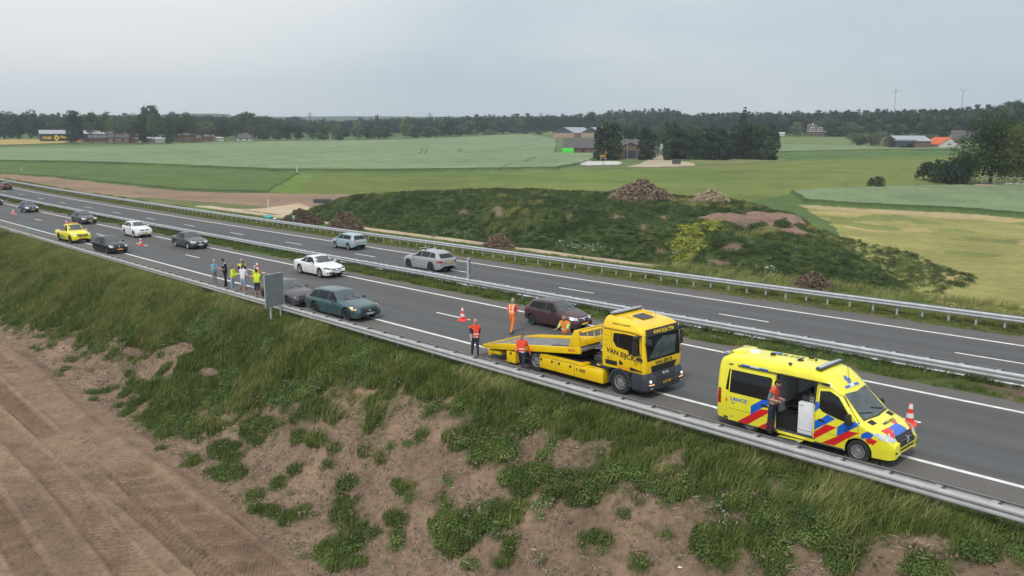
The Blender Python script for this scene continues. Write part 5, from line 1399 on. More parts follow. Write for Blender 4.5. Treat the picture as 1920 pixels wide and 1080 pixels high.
# interior box seen through the opening
it = MB(); it.use(m_int)
it.box((-.085, .86, 1.30), (1.7, .04, 1.9)); it.box((.60, .0, 1.30), (.04, 1.7, 1.9)); it.box((-1.0, .0, 1.30), (.04, 1.7, 1.9)); it.box((-.1, 0, 2.30), (1.7, 1.7, .04))
it.build('interior', None, r0)
fl = MB(); fl.use(m_gry); fl.box((-.1, -.05, .38), (1.66, 1.8, .06)); fl.build('floor_plate', None, r0)
cb = MB(); cb.use(m_wht); cb.box((.27, -.60, .93), (.56, .60, 1.02)); cb.use(m_gry); cb.box((.27, -.905, .56), (.56, .015, .03)); cb.box((.10, -.905, 1.36), (.16, .02, .03)); cb.build('cabinet', None, r0, bevel=.015)
dv = MB(); dv.use(m_gry); dv.box((.36, -.60, 1.56), (.24, .26, .20)); dv.use(m_blk); dv.box((.14, -.62, 1.53), (.22, .26, .16)); dv.use(m_chrome); dv.box((.36, -.735, 1.57), (.18, .02, .14)); dv.cyl((.26, -.5, 1.70), (.26, -.70, 1.70), .02, n=6); dv.cyl((.26, -.5, 1.60), (.26, -.5, 1.70), .02, n=6); dv.cyl((.26, -.7, 1.60), (.26, -.7, 1.70), .02, n=6); dv.build('monitor', None, r0, bevel=.01)
st = MB(); st.use(m_blk); st.box((-.35, .15, .98), (1.1, .55, .10)); st.box((-.15, .15, 1.32), (.5, .5, .55), M4=Matrix.Rotation(R_(-35), 4, 'Y')); st.box((-.35, .1, .62), (.9, .5, .35)); st.use(m_amber); st.cyl((-.75, -.14, 1.02), (.15, -.16, 1.40), .022, n=8); st.use(m_blk); st.cyl((-.75, -.20, .70), (.15, -.20, 1.10), .02, n=6)
st.build('stretcher', None, r0, bevel=.02)
wi = MB(); wi.use(m_blk); wi.box((-.42, .835, 1.95), (.02, .02, .50)); wi.box((-.42, .82, 1.68), (.10, .05, .03)); wi.box((-.02, .83, 1.80), (.14, .03, .22)); wi.use(m_wht); wi.box((.35, .82, 1.85), (.30, .04, .5)); wi.build('wall_fittings', None, r0)
fr_ = MB(); fr_.use(m_blk); 
for c_, d_ in (((-.73, -.93, 1.28), (.05, .10, 1.84)), ((.56, -.93, 1.28), (.05, .10, 1.84)), ((-.085, -.90, 2.20), (1.32, .10, .05))): fr_.box(c_, d_)
fr_.build('door_frame', None, r0)
rl = MB(); rl.use(m_blk); rl.box((-.6, -.955, 2.215), (3.2, .05, .03)); rl.build('door_rail', None, r0)
# the slid-back door: a panel standing off the side
dm = MB(); xs_ = np.linspace(-2.46, -.80, 12); zs_ = np.concatenate([np.linspace(.30, .38, 2), np.linspace(.5, 2.14, 12)])
def yside(z): return 1.0 * (1 - .02 * max(0, .6 - z) / .4 - (1 - .83) * min(1, max(0, (z - 1.25) / 1.25)) ** 1.3)
G1 = [[(x, -yside(z) - .065, z) for z in zs_] for x in xs_]; G2_ = [[(x, -yside(z) - .03, z) for z in zs_] for x in xs_]
dm.use(m_ay); dm.grid(G1); dm.grid([g[::-1] for g in G2_])
for g1, g2 in ((G1[0], G2_[0]), (G1[-1], G2_[-1]), ([g[0] for g in G1], [g[0] for g in G2_]), ([g[-1] for g in G1], [g[-1] for g in G2_])): dm.grid([g1, g2])
sd = dm.build('sliding_door', None, r0, angle=30)
# decals on the door use a surface of their own
dv_ = Veh.__new__(Veh); bm = bmesh.new(); bm.from_mesh(sd.data); dv_.bvh = BVHTree.FromBMesh(bm); bm.free(); dv_.root = sd
K = lambda n, poly, mat, off=.006: dv_.decal(n, 'R', poly, mat, off, .15, sd)
K('side_window', [(-2.42, 1.28), (-1.07, 1.27), (-.93, 1.38), (-.90, 1.98), (-.96, 2.04), (-2.42, 2.04)], m_glassd)
K('stripe', [(-1.60, .67), (-1.60, .97), (-.96, 1.46), (-.82, 1.46), (-.82, 1.28), (-1.0, 1.14)], m_ab)
K('stripe', [(-2.10, .31), (-1.22, .95), (-.82, .98), (-1.70, .31)], m_ar)
K('stripe', [(-1.32, .31), (-.82, .66), (-.82, .31)], m_ar)
dv_.text('lettering', 'R', 'LANCE', (-2.06, 1.07), .18, m_ab, .010, sx=1.12, parent=sd)
dv_.text('lettering', 'R', 'AMBU', (-2.27, .93), .055, m_ab, .010, sx=1.0, parent=sd)
dv_.text('lettering', 'R', '144', (-2.33, .45), .07, m_ab, .010, parent=sd)
K('door_handle', [(-1.24, 1.05), (-.98, 1.05), (-.96, 1.12), (-1.22, 1.12)], m_blk, .02)
seam(dv_, 'R', [(-2.44, .72), (-.83, .72)], .010, m_gry)
# body side
D('side_window', 'R', [(-2.62, 1.32), (-2.49, 1.30), (-2.49, 2.05), (-2.55, 2.02)], m_glassd)
D('side_window', 'L', [(-2.5, 1.30), (-.9, 1.30), (-.9, 2.0), (-2.5, 2.0)], m_glassd, res=.3); D('side_window', 'L', [(-.7, 1.30), (.5, 1.30), (.5, 2.0), (-.7, 2.0)], m_glassd, res=.3)
D('blue_plaque', 'R', [(-2.13, 2.17), (-1.12, 2.17), (-1.12, 2.26), (-2.13, 2.26)], m_ab, .008)
q = D('number_plaque', 'R', [(-1.78, 2.165), (-1.46, 2.165), (-1.46, 2.265), (-1.78, 2.265)], m_wht, .014); am.text('lettering', 'R', '23-112', (-1.62, 2.215), .09, m_ab, .02, parent=q)
D('marker_light', 'R', [(-2.58, 2.16), (-2.42, 2.17), (-2.42, 2.22), (-2.58, 2.21)], m_gry, .012); D('marker_light', 'R', [(.72, 2.14), (.98, 2.13), (.98, 2.19), (.72, 2.20)], m_gry, .012)
D('red_badge', 'R', [(-2.60, .92), (-2.55, .90), (-2.55, 1.03), (-2.60, 1.01)], m_ar)
for side in 'RL':
    D('tail_light', side, [(-2.92, .80), (-2.79, .80), (-2.79, 1.33), (-2.90, 1.33)], m_red, .012)
    D('stripe', side, [(.60, 1.24), (.70, 1.42), (.67, 1.64), (.60, 1.60)], m_ab) if 0 else None
    D('stripe', side, [(.58, 1.26), (.73, 1.41), (.69, 1.63), (.58, 1.56)], m_ab)
    D('stripe', side, [(.60, .68), (.60, .98), (.84, 1.12), (1.00, 1.28), (1.26, 1.19)], m_ab)
    D('stripe', side, [(.58, .56), (.64, .65), (.98, .96), (1.32, .94), (.90, .62), (.58, .36)], m_ar)
    D('stripe', side, [(1.34, .67), (1.34, .96), (1.53, 1.14), (1.80, 1.14), (1.84, 1.27), (1.94, 1.31), (2.02, 1.22), (1.98, 1.15), (1.67, .91)], m_ab)
    D('stripe', side, [(.84, .32), (1.33, .65), (1.66, .92), (2.02, .94), (1.67, .68), (1.26, .34)], m_ar)
    D('stripe', side, [(2.07, .77), (2.09, .93), (2.26, 1.05), (2.45, 1.00), (2.38, .86), (2.22, .82)], m_ab)
    D('stripe', side, [(2.22, .81), (2.38, .86), (2.56, .82), (2.44, .66), (2.30, .60)], m_ar)
    D('door_window', side, [(.72, 1.43), (.70, 1.95), (1.02, 2.0), (1.30, 1.88), (1.62, 1.48), (1.84, 1.18), (1.62, 1.17), (1.30, 1.22), (.84, 1.33)], m_glassd, .008)
    seam(am, side, [(.62, .34), (.60, 1.2), (.64, 2.05), (1.05, 2.10), (1.40, 1.88), (1.98, 1.25), (1.98, .92), (1.80, .80), (1.68, .62)], .012, m_gry)
    seam(am, side, [(.60, .70), (1.9, .66)], .008, m_gry)
    D('door_handle', side, [(.72, 1.03), (.92, 1.00), (.94, 1.05), (.74, 1.09)], m_blk, .02)
    D('side_step', side, [(.62, .28), (1.58, .28), (1.58, .33), (.62, .33)], m_gry, .05)
    D('headlight', side, [(2.42, .99), (2.60, .90), (2.93, .80), (2.95, .90), (2.78, 1.00), (2.50, 1.04)], m_lens, .012)
for sg in (1, -1):
    D('headlight', 'F', [(sg * .56, .84), (sg * .70, .80), (sg * .92, .88), (sg * .93, 1.04), (sg * .80, 1.00)], m_lens, .014)
    D('fog_lamp', 'F', [(sg * .66, .46), (sg * .76, .46), (sg * .76, .52), (sg * .66, .52)], m_blk, .012)
g = D('grille', 'F', [(-.50, .62), (.50, .62), (.56, .92), (-.56, .92)], m_blk, .012)
for z in (.70, .77, .84): D('grille_bar', 'F', [(-.52, z), (.52, z), (.53, z + .022), (-.53, z + .022)], m_gry, .022, .2, g)
am.text('emblem', 'F', 'Y', (0, .77), .22, m_chrome, .05, flip=1, vflip=-1, parent=g)
rg = MB(); rg.use(m_chrome); rg.lathe([(.105, -.01), (.125, 0), (.105, .01)], axis='X', n=24); rgo = rg.build('emblem', None, g); 
c_ = am.cast('F', 0, .77); rgo.location = c_[0] + Vector((.05, 0, 0))
D('lower_grille', 'F', [(-.45, .50), (.45, .50), (.50, .56), (-.50, .56)], m_blk, .012)
am.plate('F', .0, .40, m_ply, txt='V-039-RT', w=.50, h=.11)
am.plate('B', 0, .75, m_ply, txt='V-039-RT', flip=-1)
# bonnet and windscreen, from above
D('windscreen', 'T', [(1.36, -.70), (1.42, 0), (1.36, .70), (2.02, .80), (2.10, 0), (2.02, -.80)], m_glassl, .010, .14)
D('scuttle', 'T', [(2.02, -.81), (2.10, 0), (2.02, .81), (2.06, .81), (2.14, 0), (2.06, -.81)], m_blk, .010, .14)
for sg in (1, -1):
    D('air_inlet', 'T', [(2.12, sg * .78), (2.14, sg * .48), (2.32, sg * .50), (2.30, sg * .76)], m_blk, .008)
    D('stripe', 'T', [(2.56, sg * .80), (2.60, sg * .30), (2.80, sg * .36), (2.90, sg * .60), (2.86, sg * .74)], m_ar, .006) if sg < 0 else D('stripe', 'T', [(2.62, .86), (2.66, .66), (2.93, .50), (2.90, .72)], m_ar, .006)
D('stripe', 'T', [(2.60, -.30), (2.60, .20), (2.93, .40), (2.93, -.60), (2.80, -.42)], m_ab, .007)
D('stripe', 'T', [(2.50, .05), (2.48, .38), (2.62, .26), (2.60, .12)], m_ar, .006)
am.text('lettering', 'T', 'AMBULANCE', (2.44, .02), .13, m_gry, .012, swap=True, flip=1, vflip=-1, sx=1.0)
am.text('roof_marking', 'T', '23-112', (-.98, .28), .34, m_blk, .012, sx=1.0)
def star(c, r_, off=.012, par=None):
    for k in range(3):
        a = math.pi * k / 3 + .3; ux, uy = math.cos(a), math.sin(a); w = r_ * .26
        D('star_of_life', 'T', [(c[0] + ux * r_ - uy * w, c[1] + uy * r_ + ux * w), (c[0] - ux * r_ - uy * w, c[1] - uy * r_ + ux * w), (c[0] - ux * r_ + uy * w, c[1] - uy * r_ - ux * w), (c[0] + ux * r_ + uy * w, c[1] + uy * r_ - ux * w)], m_ab, off + .001 * k, .2, par)
star((-1.52, .40), .17); star((1.10, -.02), .12)
q = D('blue_plaque', 'T', [(1.22, -.42), (1.28, -.42), (1.30, .42), (1.24, .42)], m_ab, .010, .2)
D('number_plaque', 'T', [(1.215, -.14), (1.285, -.14), (1.29, .12), (1.22, .12)], m_wht, .016, .2)
rf_ = MB()
rf_.use(m_gry); rf_.box((.50, 0, 2.56), (.20, 1.46, .05)); rf_.use(m_lt); rf_.box((.50, 0, 2.605), (.17, 1.42, .045)); rf_.build('light_bar', None, r0, bevel=.015)
rf_ = MB(); rf_.use(m_gry); rf_.box((-2.84, 0, 2.44), (.14, 1.40, .06)); rf_.use(m_lt); rf_.box((-2.84, -.55, 2.48), (.15, .30, .07)); rf_.box((-2.84, .55, 2.48), (.15, .30, .07)); rf_.build('light_bar', None, r0, bevel=.015)
rf_ = MB(); rf_.use(m_ay); rf_.box((-2.60, 0.1, 2.50), (.42, 1.0, .07)); rf_.build('roof_spoiler', None, r0, bevel=.03)
for (x, y, r_) in ((-1.50, .05, .09), (-.46, -.05, .10), (-.35, .48, .09), (-.10, .30, .04)):
    q = MB(); q.use(m_blk); q.lathe([(0.001, .075), (r_ * .6, .07), (r_, .04), (r_ * 1.05, 0)], (x, y, 2.525), n=16); q.build('roof_vent', None, r0)
q = MB(); q.use(m_wht); q.lathe([(0.001, .06), (.16, .05), (.20, 0)], (-2.22, .12, 2.50), n=24); q.build('antenna_dome', None, r0)
q = MB(); q.use(m_gry); q.box((-.45, -.72, 2.56), (.10, .08, .07)); q.build('roof_camera', None, r0, bevel=.01)
q = MB(); q.use(m_blk); q.cyl((1.16, .10, 2.12), (1.10, .10, 2.24), .035, .02, n=8); q.cyl((1.10, .10, 2.24), (1.02, .10, 2.75), .006, n=5); q.build('antenna', None, r0)
for sg in (1, -1):
    q = MB(); q.use(m_blk); q.box((1.72, sg * 1.14, 1.32), (.16, .20, .32), taper=.85); q.box((1.76, sg * 1.0, 1.16), (.10, .26, .06)); q.build('mirror', None, r0, bevel=.03)
q = MB(); q.use(m_chrome); q.box((-.12, -1.14, .23), (.80, .28, .035)); q.use(m_gry); q.box((-.12, -1.0, .19), (.70, .2, .05)); q.build('entry_step', None, r0, bevel=.01)
q = MB(); q.use(m_chrome); q.box((-3.10, -.30, .40), (.22, .9, .04)); q.use(m_gry); q.box((-3.0, -.3, .36), (.15, .8, .08)); q.build('rear_step', None, r0, bevel=.01)
q = MB(); q.use(m_blk)
for y0, y1 in ((-.05, -.68), (.62, .02)):
    a = am.cast('T', 1.98, y0); b = am.cast('T', 1.86, y1); q.cyl(a[0] + a[1] * .03, b[0] + b[1] * .03, .012, n=5)
q.build('wiper', None, r0)
for side in 'RL': D('bumper_trim', side, [(-2.92, .40), (-2.2, .36), (-2.2, .30), (-2.92, .32)], m_gry, .010, .2)
am.place(14.95, -.52)

# ------------------------------------------------------------------ recovery truck
m_ty = paint_mat('recovery_yellow', (0.90, 0.60, 0.005), 0.0, .33)
m_vo2 = paint_mat('warm_orange_strip', (0.88, 0.38, 0.01), 0, .35)
m_tg = M('truck_grey', (0.042, 0.052, 0.065), rough=.5, var=.18, scale=4)
m_deck = M('deck_steel', (0.23, 0.23, 0.235), rough=.45, metal=.45, var=.35, scale=3.5, bump=.004)
tr = Veh.__new__(Veh)
tr.root = empty('recovery_truck', (0, 0, 0), 0, 'yellow flatbed recovery truck with its loading bed slid back and tilted', 'tow truck')
rt = tr.root
def ring(z, xf, xb, hw, rf, rb, n=5):
    pts = []
    for cx, cy, a0, r_ in ((xf - rf, hw - rf, 0, rf), (xb + rb, hw - rb, 90, rb), (xb + rb, -hw + rb, 180, rb), (xf - rf, -hw + rf, 270, rf)):
        for i in range(n + 1):
            a = R_(a0 + 90 * i / n); pts.append((cx + r_ * math.cos(a), cy + r_ * math.sin(a), z))
    pts.append(pts[0]); return pts
Z = [(.98, 1.14, -.93, 1.17, .14, .06), (1.3, 1.18, -.93, 1.19, .16, .06), (1.45, 1.17, -.93, 1.19, .16, .06), (2.3, 1.10, -.93, 1.19, .16, .06), (2.55, 1.07, -.92, 1.18, .16, .08), (2.58, 1.05, -.92, 1.18, .16, .08), (2.62, 1.02, -.92, 1.165, .18, .08), (2.85, .93, -.90, 1.14, .2, .10), (3.02, .80, -.87, 1.09, .22, .12), (3.12, .62, -.83, 1.02, .25, .15), (3.17, .42, -.76, .92, .28, .2), (3.19, .10, -.6, .7, .3, .22)]
mb = MB(); mb.use(m_ty); rings = [[(a, b, (c if c < 2.6 else 2.6 + (c - 2.6) * .72) - max(0, c - 2.60) / .59 * .12 * (a + .9)) for a, b, c in ring(*z)] for z in Z]; mb.grid(rings); mb.add(rings[-1][:-1], [tuple(range(len(rings[-1]) - 1))]); mb.add(rings[0][:-1], [tuple(range(len(rings[0]) - 2, -1, -1))])
cab = mb.build('cab', None, rt, angle=32)
bm = bmesh.new(); bm.from_mesh(cab.data); tr.bvh = BVHTree.FromBMesh(bm); bm.free()
T_ = lambda n, side, poly, mat, off=.006, res=.12, par=None: tr.decal(n, side, poly, mat, off, res, par or cab)
T_('windscreen', 'F', [(-1.02, 1.46), (1.02, 1.46), (1.06, 2.0), (1.02, 2.42), (-1.02, 2.42), (-1.06, 2.0)], m_glass, .010)
T_('windscreen', 'F', [(-.90, 1.56), (-.2, 1.52), (.70, 1.56), (.82, 2.25), (.0, 2.30), (-.4, 2.1)], m_glassl, .014)
T_('sun_visor', 'F', [(-1.03, 2.40), (1.03, 2.40), (1.0, 2.62), (-1.0, 2.62)], m_blk, .06)
tr.text('lettering', 'F', 'WWW.ELIJA.COM', (0, 2.50), .15, m_ty, .075, sx=1.05, parent=cab)
tr.text('lettering', 'F', 'VAN EIJCK', (.0, 1.325), .20, m_blk, .014, sx=1.15, parent=cab)
for side in 'RL':
    f_ = 1 if side == 'R' else -1
    T_('side_window', side, [(-.33, 2.38), (-.36, 2.08), (-.20, 1.86), (.38, 1.80), (.42, 1.66), (.96, 1.68), (.90, 2.40), (.2, 2.42)], m_glassd, .008)
    T_('window_frame', side, [(-.12, 1.86), (-.07, 1.86), (-.07, 2.40), (-.12, 2.40)], m_blk, .016)
    tr.text('lettering', side, 'VAN EIJCK', (.02, 1.575), .265, m_blk, .016, sx=1.14, flip=f_, rot=-.11 * f_, parent=cab)
    T_('side_vent', side, [(-.74, 1.10), (-.15, 1.10), (-.15, 1.28), (-.74, 1.28)], m_blk, .012)
    T_('door_handle', side, [(-.04, 1.18), (.08, 1.18), (.15, 1.24), (.12, 1.30), (-.04, 1.36)], m_blk, .014)
    T_('black_wedge', side, [(.48, 1.04), (.48, 1.18), (1.06, 1.10), (1.06, 1.06)], m_blk, .012)
    T_('orange_strip', side, [(-.10, 1.0), (1.05, 1.0), (1.05, 1.045), (.46, 1.02), (.44, 1.13), (-.10, 1.14)], m_vo2, .010)
    T_('drip_rail', side, [(-.90, 2.49), (.55, 2.50), (.95, 2.44), (.95, 2.47), (.55, 2.53), (-.90, 2.52)], m_blk, .012)
    tr.text('lettering', side, '25K', (-.58, 1.36), .09, m_gry, .012, flip=f_, parent=cab)
    tr.text('lettering', side, 'BERGING EN TRANSPORT', (.02, 2.74), .075, m_gry, .012, flip=f_, parent=cab)
    seam(tr, side, [(-.42, 1.05), (-.44, 2.45)], .012, m_gry); seam(tr, side, [(1.02, 1.02), (1.0, 2.42)], .014, m_gry)
    for z in (2.25, 2.05, 1.85): seam(tr, side, [(-.90, z), (-.50, z - .02)], .008, m_gry)
# grille, bumper
T_('grille', 'F', [(-.70, .99), (.70, .99), (.80, 1.25), (-.80, 1.25)], m_blk, .012)
q = MB(); q.use(m_tg)
ringb = [ring(z, xf, -.35, hw, .22, .1) for z, xf, hw in ((.26, 1.18, 1.10), (.36, 1.30, 1.18), (.62, 1.32, 1.20), (.85, 1.27, 1.20), (.99, 1.20, 1.19))]
q.grid(ringb); q.add(ringb[0][:-1], [tuple(range(len(ringb[0]) - 2, -1, -1))]); q.add(ringb[-1][:-1], [tuple(range(len(ringb[0]) - 1))])
# cut the wheel house out of the lower cab by keeping it ahead of the wheel
bp_ = MB(); bp_.use(m_tg); 
ringb = [ring(z, xf, .56, hw, .22, .02) for z, xf, hw in ((.26, 1.18, 1.10), (.36, 1.30, 1.18), (.62, 1.32, 1.20), (.85, 1.27, 1.20), (.985, 1.20, 1.19))]
bp_.grid(ringb); bp_.add(ringb[0][:-1], [tuple(range(len(ringb[0]) - 2, -1, -1))]); bp_.add(ringb[-1][:-1], [tuple(range(len(ringb[0]) - 1))])
bump_ = bp_.build('bumper', None, rt, angle=30)
bm = bmesh.new(); bm.from_mesh(bump_.data); tb = Veh.__new__(Veh); tb.bvh = BVHTree.FromBMesh(bm); tb.root = bump_; bm.free()
tb.decal('grille', 'F', [(-.60, .66), (.60, .66), (.66, .985), (-.66, .985)], m_blk, .015, .2, bump_)
for z in (.75, .85, .93): tb.decal('grille_bar', 'F', [(-.6, z), (.6, z), (.6, z + .02), (-.6, z + .02)], m_gry, .024, .3, bump_)
tb.text('lettering', 'F', 'M A N', (0, .90), .12, m_chrome, .03, sx=1.1, parent=bump_)
tb.decal('lower_grille', 'F', [(-.55, .32), (.55, .32), (.60, .48), (-.60, .48)], m_blk, .012, .2, bump_)
tb.plate('F', 0, .56, m_ply, txt='78-BXZ-7', w=.52, h=.11)
for sg in (1, -1):
    tb.decal('headlight', 'F', [(sg * .78, .56), (sg * 1.08, .60), (sg * 1.08, .80), (sg * .84, .76)], m_lensd, .016, .1, bump_)
    tb.decal('daytime_light', 'F', [(sg * .78, .55), (sg * 1.06, .57), (sg * 1.06, .60), (sg * .78, .585)], m_hz, .024, .1, bump_)
    tb.decal('lamp', 'F', [(sg * .92, .66), (sg * 1.02, .66), (sg * 1.02, .75), (sg * .92, .75)], m_dip, .024, .1, bump_)
    tb.decal('fog_lamp', 'F', [(sg * .86, .40), (sg * .98, .40), (sg * .98, .46), (sg * .86, .46)], m_lens, .02, .1, bump_)
    # steps and wing
    q = MB(); q.use(m_tg); q.box((.80, sg * 1.08, .42), (.48, .2, .06)); q.build('step', None, rt, bevel=.01)
    w = MB(); w.use(m_tg)
    A0 = [( .0 + .56 * math.cos(t), .47 + .56 * math.sin(t)) for t in np.linspace(R_(-8), R_(188), 15)]; A1 = [( .47 * math.cos(t), .47 + .47 * math.sin(t)) for t in np.linspace(R_(188), R_(-8), 15)]
    w.grid([[(x, sg * 1.21, z) for x, z in A0], [(x, sg * 1.21, z) for x, z in A1[::-1]]]); w.grid([[(x, sg * 1.21, z) for x, z in A0], [(x, sg * .80, z) for x, z in A0]]); w.grid([[(x, sg * 1.21, z) for x, z in A1], [(x, sg * .80, z) for x, z in A1]])
    w.use(m_tg); w.prism([(-.98, .985), (.50, .985), (.50, .84), (.34, .98), (-.3, 1.0), (-.6, .9), (-.98, .9)], sg * .85, sg * 1.20)
    w.build('wheel_arch', None, rt, angle=40)
    q = MB(); q.use(m_blk); q.box((.90, sg * 1.42, 2.0), (.12, .22, .55), taper=.95); q.box((.95, sg * 1.40, 2.42), (.14, .28, .12)); q.cyl((1.0, sg * 1.15, 2.46), (.95, sg * 1.42, 2.40), .03, n=6); q.cyl((1.0, sg * 1.15, 1.70), (.92, sg * 1.42, 1.74), .03, n=6); q.build('mirror', None, rt, bevel=.03)
    q = MB(); q.use(m_blk); q.box((.95, sg * 1.22, 1.56), (.30, .12, .12), taper=.6); q.build('door_mirror_foot', None, rt, bevel=.03)
q = MB(); q.use(m_blk); q.box((1.22, -1.0, 2.22), (.20, .22, .20), taper=.7); q.cyl((1.05, -1.05, 2.46), (1.22, -1.0, 2.30), .025, n=6); q.build('front_mirror', None, rt, bevel=.04)
# roof fittings
q = MB(); q.use(m_gry); q.box((-.66, 0, 3.03), (.22, 1.7, .05)); q.use(m_lt); q.box((-.66, 0, 3.08), (.26, 1.80, .06), taper=.96); q.build('light_bar', None, rt, bevel=.02)
tr.decal('roof_hatch', 'T', [(-.15, -.34), (.42, -.34), (.42, .36), (-.15, .36)], m_gry, .03, .2, rt)
q = MB(); q.use(m_blk); q.cyl((.42, .45, 2.85), (.40, .45, 3.2), .008, n=5); q.build('antenna', None, rt)
q = MB(); q.use(m_ty); q.box((-.25, -.62, 2.97), (.8, .05, .06)); q.box((-.25, .62, 2.97), (.8, .05, .06)); q.build('roof_bar', None, rt, bevel=.01)
# chassis
q = MB(); q.use(m_under)
for y in (-.42, .42): q.box((-3.0, y, .66), (7.2, .10, .22))
for x in (-6.4, -5.6, -4.6, -3, -1.6, -.2): q.box((x, 0, .64), (.12, .8, .18))
q.box((-.2, 0, .75), (2.0, 1.5, .45)); q.box((-1.55, 0, .60), (1.0, 1.9, .25)); q.cyl((-4.6, -1.0, .47), (-4.6, 1.0, .47), .10, n=8); q.cyl((0, -1.0, .47), (0, 1.0, .47), .08, n=8); q.box((-3.0, 0, .55), (2.6, 1.6, .25))
q.build('chassis', None, rt)
q = MB(); q.use(m_tg); q.box((-1.1, .2, 1.05), (.35, 1.2, .35)); q.box((-1.6, -.3, 1.0), (.5, .6, .2)); q.use(m_blk); q.cyl((-1.25, .8, .9), (-1.25, .8, 2.35), .07, n=10); q.cyl((-1.9, -.2, 1.15), (-1.1, .1, 1.35), .05, n=8); q.cyl((-1.9, .3, 1.1), (-1.1, .5, 1.45), .04, n=8); q.use(m_chrome); q.box((-1.35, -.75, .86), (.3, .2, .12)); q.use(m_gry); q.box((-1.5, .75, 1.25), (.4, .5, .4)); q.build('engine_gear', None, rt, bevel=.02)
# tool boxes
q = MB(); q.use(m_ty); q.prism([(-4.36, .24), (-.83, .24), (-.83, .74), (-2.32, .74), (-2.32, .74), (-4.36, .74)], -1.23, -.86); tbx = q.build('tool_box', None, rt, bevel=.01)
q = MB(); q.use(m_ty); q.prism([(-4.36, .24), (-.83, .24), (-.83, .74), (-4.36, .74)], .86, 1.23); q.build('tool_box', None, rt, bevel=.01)
q = MB(); q.use(m_ty); q.box((-3.1, -1.0, .79), (2.4, .50, .08)); q.use(m_gry); q.box((-3.1, -.95, .835), (2.1, .30, .02)); q.build('box_lid', None, rt, bevel=.01)
bx_v = Veh.__new__(Veh); bm = bmesh.new(); bm.from_mesh(tbx.data); bx_v.bvh = BVHTree.FromBMesh(bm); bm.free(); bx_v.root = tbx
for x in (-4.25, -3.62, -3.22, -2.58): bx_v.decal('latch', 'R', [(x - .05, .56), (x + .05, .56), (x + .05, .67), (x - .05, .67)], m_blk, .012, .3, tbx)
for x in (-3.40, -2.36): seam(bx_v, 'R', [(x, .25), (x, .73)], .014, m_blk)
bx_v.decal('sticker', 'R', [(-2.08, .50), (-1.78, .50), (-1.78, .62), (-2.08, .62)], m_blk, .010, .3, tbx)
bx_v.text('lettering', 'R', 'EIJCK', (-1.93, .56), .10, m_ty, .016, parent=tbx)
bx_v.text('lettering', 'R', 'E', (-2.22, .56), .16, m_blk, .012, parent=tbx)
q = MB(); q.use(m_ty); q.box((-6.15, -1.05, .36), (.56, .36, .50)); b2 = q.build('locker', None, rt, bevel=.01)
q = MB(); q.use(m_blk); q.box((-6.15, -1.235, .52), (.09, .02, .11)); q.build('latch', None, b2)
q = MB(); q.use(m_ty); q.box((-7.3, 0, .36), (.75, 2.3, .16)); q.box((-7.62, 0, .30), (.14, 2.4, .26)); q.build('underrun_bar', None, rt, bevel=.02)
q = MB(); q.use(m_blk)
A0 = [(-4.6 + .53 * math.cos(t), .47 + .53 * math.sin(t)) for t in np.linspace(R_(12), R_(168), 13)]
for sg in (1, -1): q.grid([[(x, sg * 1.2, z) for x, z in A0], [(x, sg * .75, z) for x, z in A0]])
q.build('rear_mudguard', None, rt)
# bed, tilted: runs from (-8.1,.62) to (-2.05,1.42)
bed = empty('loading_bed', (-2.05, 0, 1.34)); bed.parent = rt; tl = math.atan2(.82, 6.05); bed.rotation_euler = (0, -tl, 0)
Lb = math.hypot(6.05, .82)
q = MB(); q.use(m_deck); q.box((-Lb / 2, 0, .0), (Lb - .02, 2.30, .08)); q.build('deck', None, bed)
for sg in (1, -1):
    q = MB(); q.use(m_ty); q.prism([(-Lb, -.02), (-Lb + .3, -.11), (0, -.11), (0, .16), (-Lb + 1.3, .16), (-Lb, .04)], sg * 1.14, sg * 1.25); q.build('side_rail', None, bed, bevel=.008)
    q = MB(); q.use(m_ty); q.prism([(-.62, .16), (-.20, .86), (0, .86), (0, .16)], sg * 1.14, sg * 1.25); q.build('headboard_post', None, bed, bevel=.01)
q = MB(); q.use(m_ty); q.box((-.08, 0, .82), (.10, 2.28, .10)); q.box((-.08, 0, .30), (.08, 2.28, .25)); q.use(m_blk); 
for y in (-.6, -.2, .2, .6): q.cyl((-.08, y, .3), (-.08, y, .8), .02, n=6)
q.build('headboard', None, bed, bevel=.01)
q = MB(); q.use(m_ty); q.box((-Lb + .06, 0, .03), (.12, 2.3, .10)); q.box((-Lb + .95, -.45, .048), (.10, 1.1, .012)); q.box((-Lb + 1.7, -.45, .048), (.10, 1.1, .012)); q.box((-Lb + 1.3, -.95, .048), (.85, .09, .012)); q.box((-Lb + 1.3, .0, .048), (.85, .09, .012)); q.build('loading_edge', None, bed)
q = MB(); q.use(m_blk)
for y in (-.62, -.52): q.box((-1.3, y, .055), (1.9, .05, .03))
q.box((-.6, .1, .16), (.5, .6, .22)); q.cyl((-.55, -.3, .2), (-.55, .5, .2), .10, n=12); q.box((-1.0, -.8, .06), (.6, .06, .03))
for i in range(7): q.box((-1.8 + i * .22, -.86 + .03 * (i % 2), .06), (.12, .10, .04))
q.build('winch', None, bed)
bdv = Veh.__new__(Veh); bm = bmesh.new(); bm.from_mesh(bed.children[1].data); bm.free()
lt = MB(); lt.use(m_blk)
tme = text_mesh('EIJCK'); sr = [c for c in bed.children if c.name.startswith('side_rail')]
V = np.empty(len(tme.vertices) * 3, np.float32); tme.vertices.foreach_get('co', V); V = V.reshape(-1, 3)[:, :2]; V = (V - (V.max(0) + V.min(0)) / 2) * .15
for o_ in sr:
    if o_.data.vertices[0].co.y < 0:
        q = MB(); q.use(m_ar); q.add([(-.42 + a * 1.2, -1.256, .02 + b) for a, b in V], [tuple(p.vertices) for p in tme.polygons]); q.build('lettering', None, o_, fixn=False)
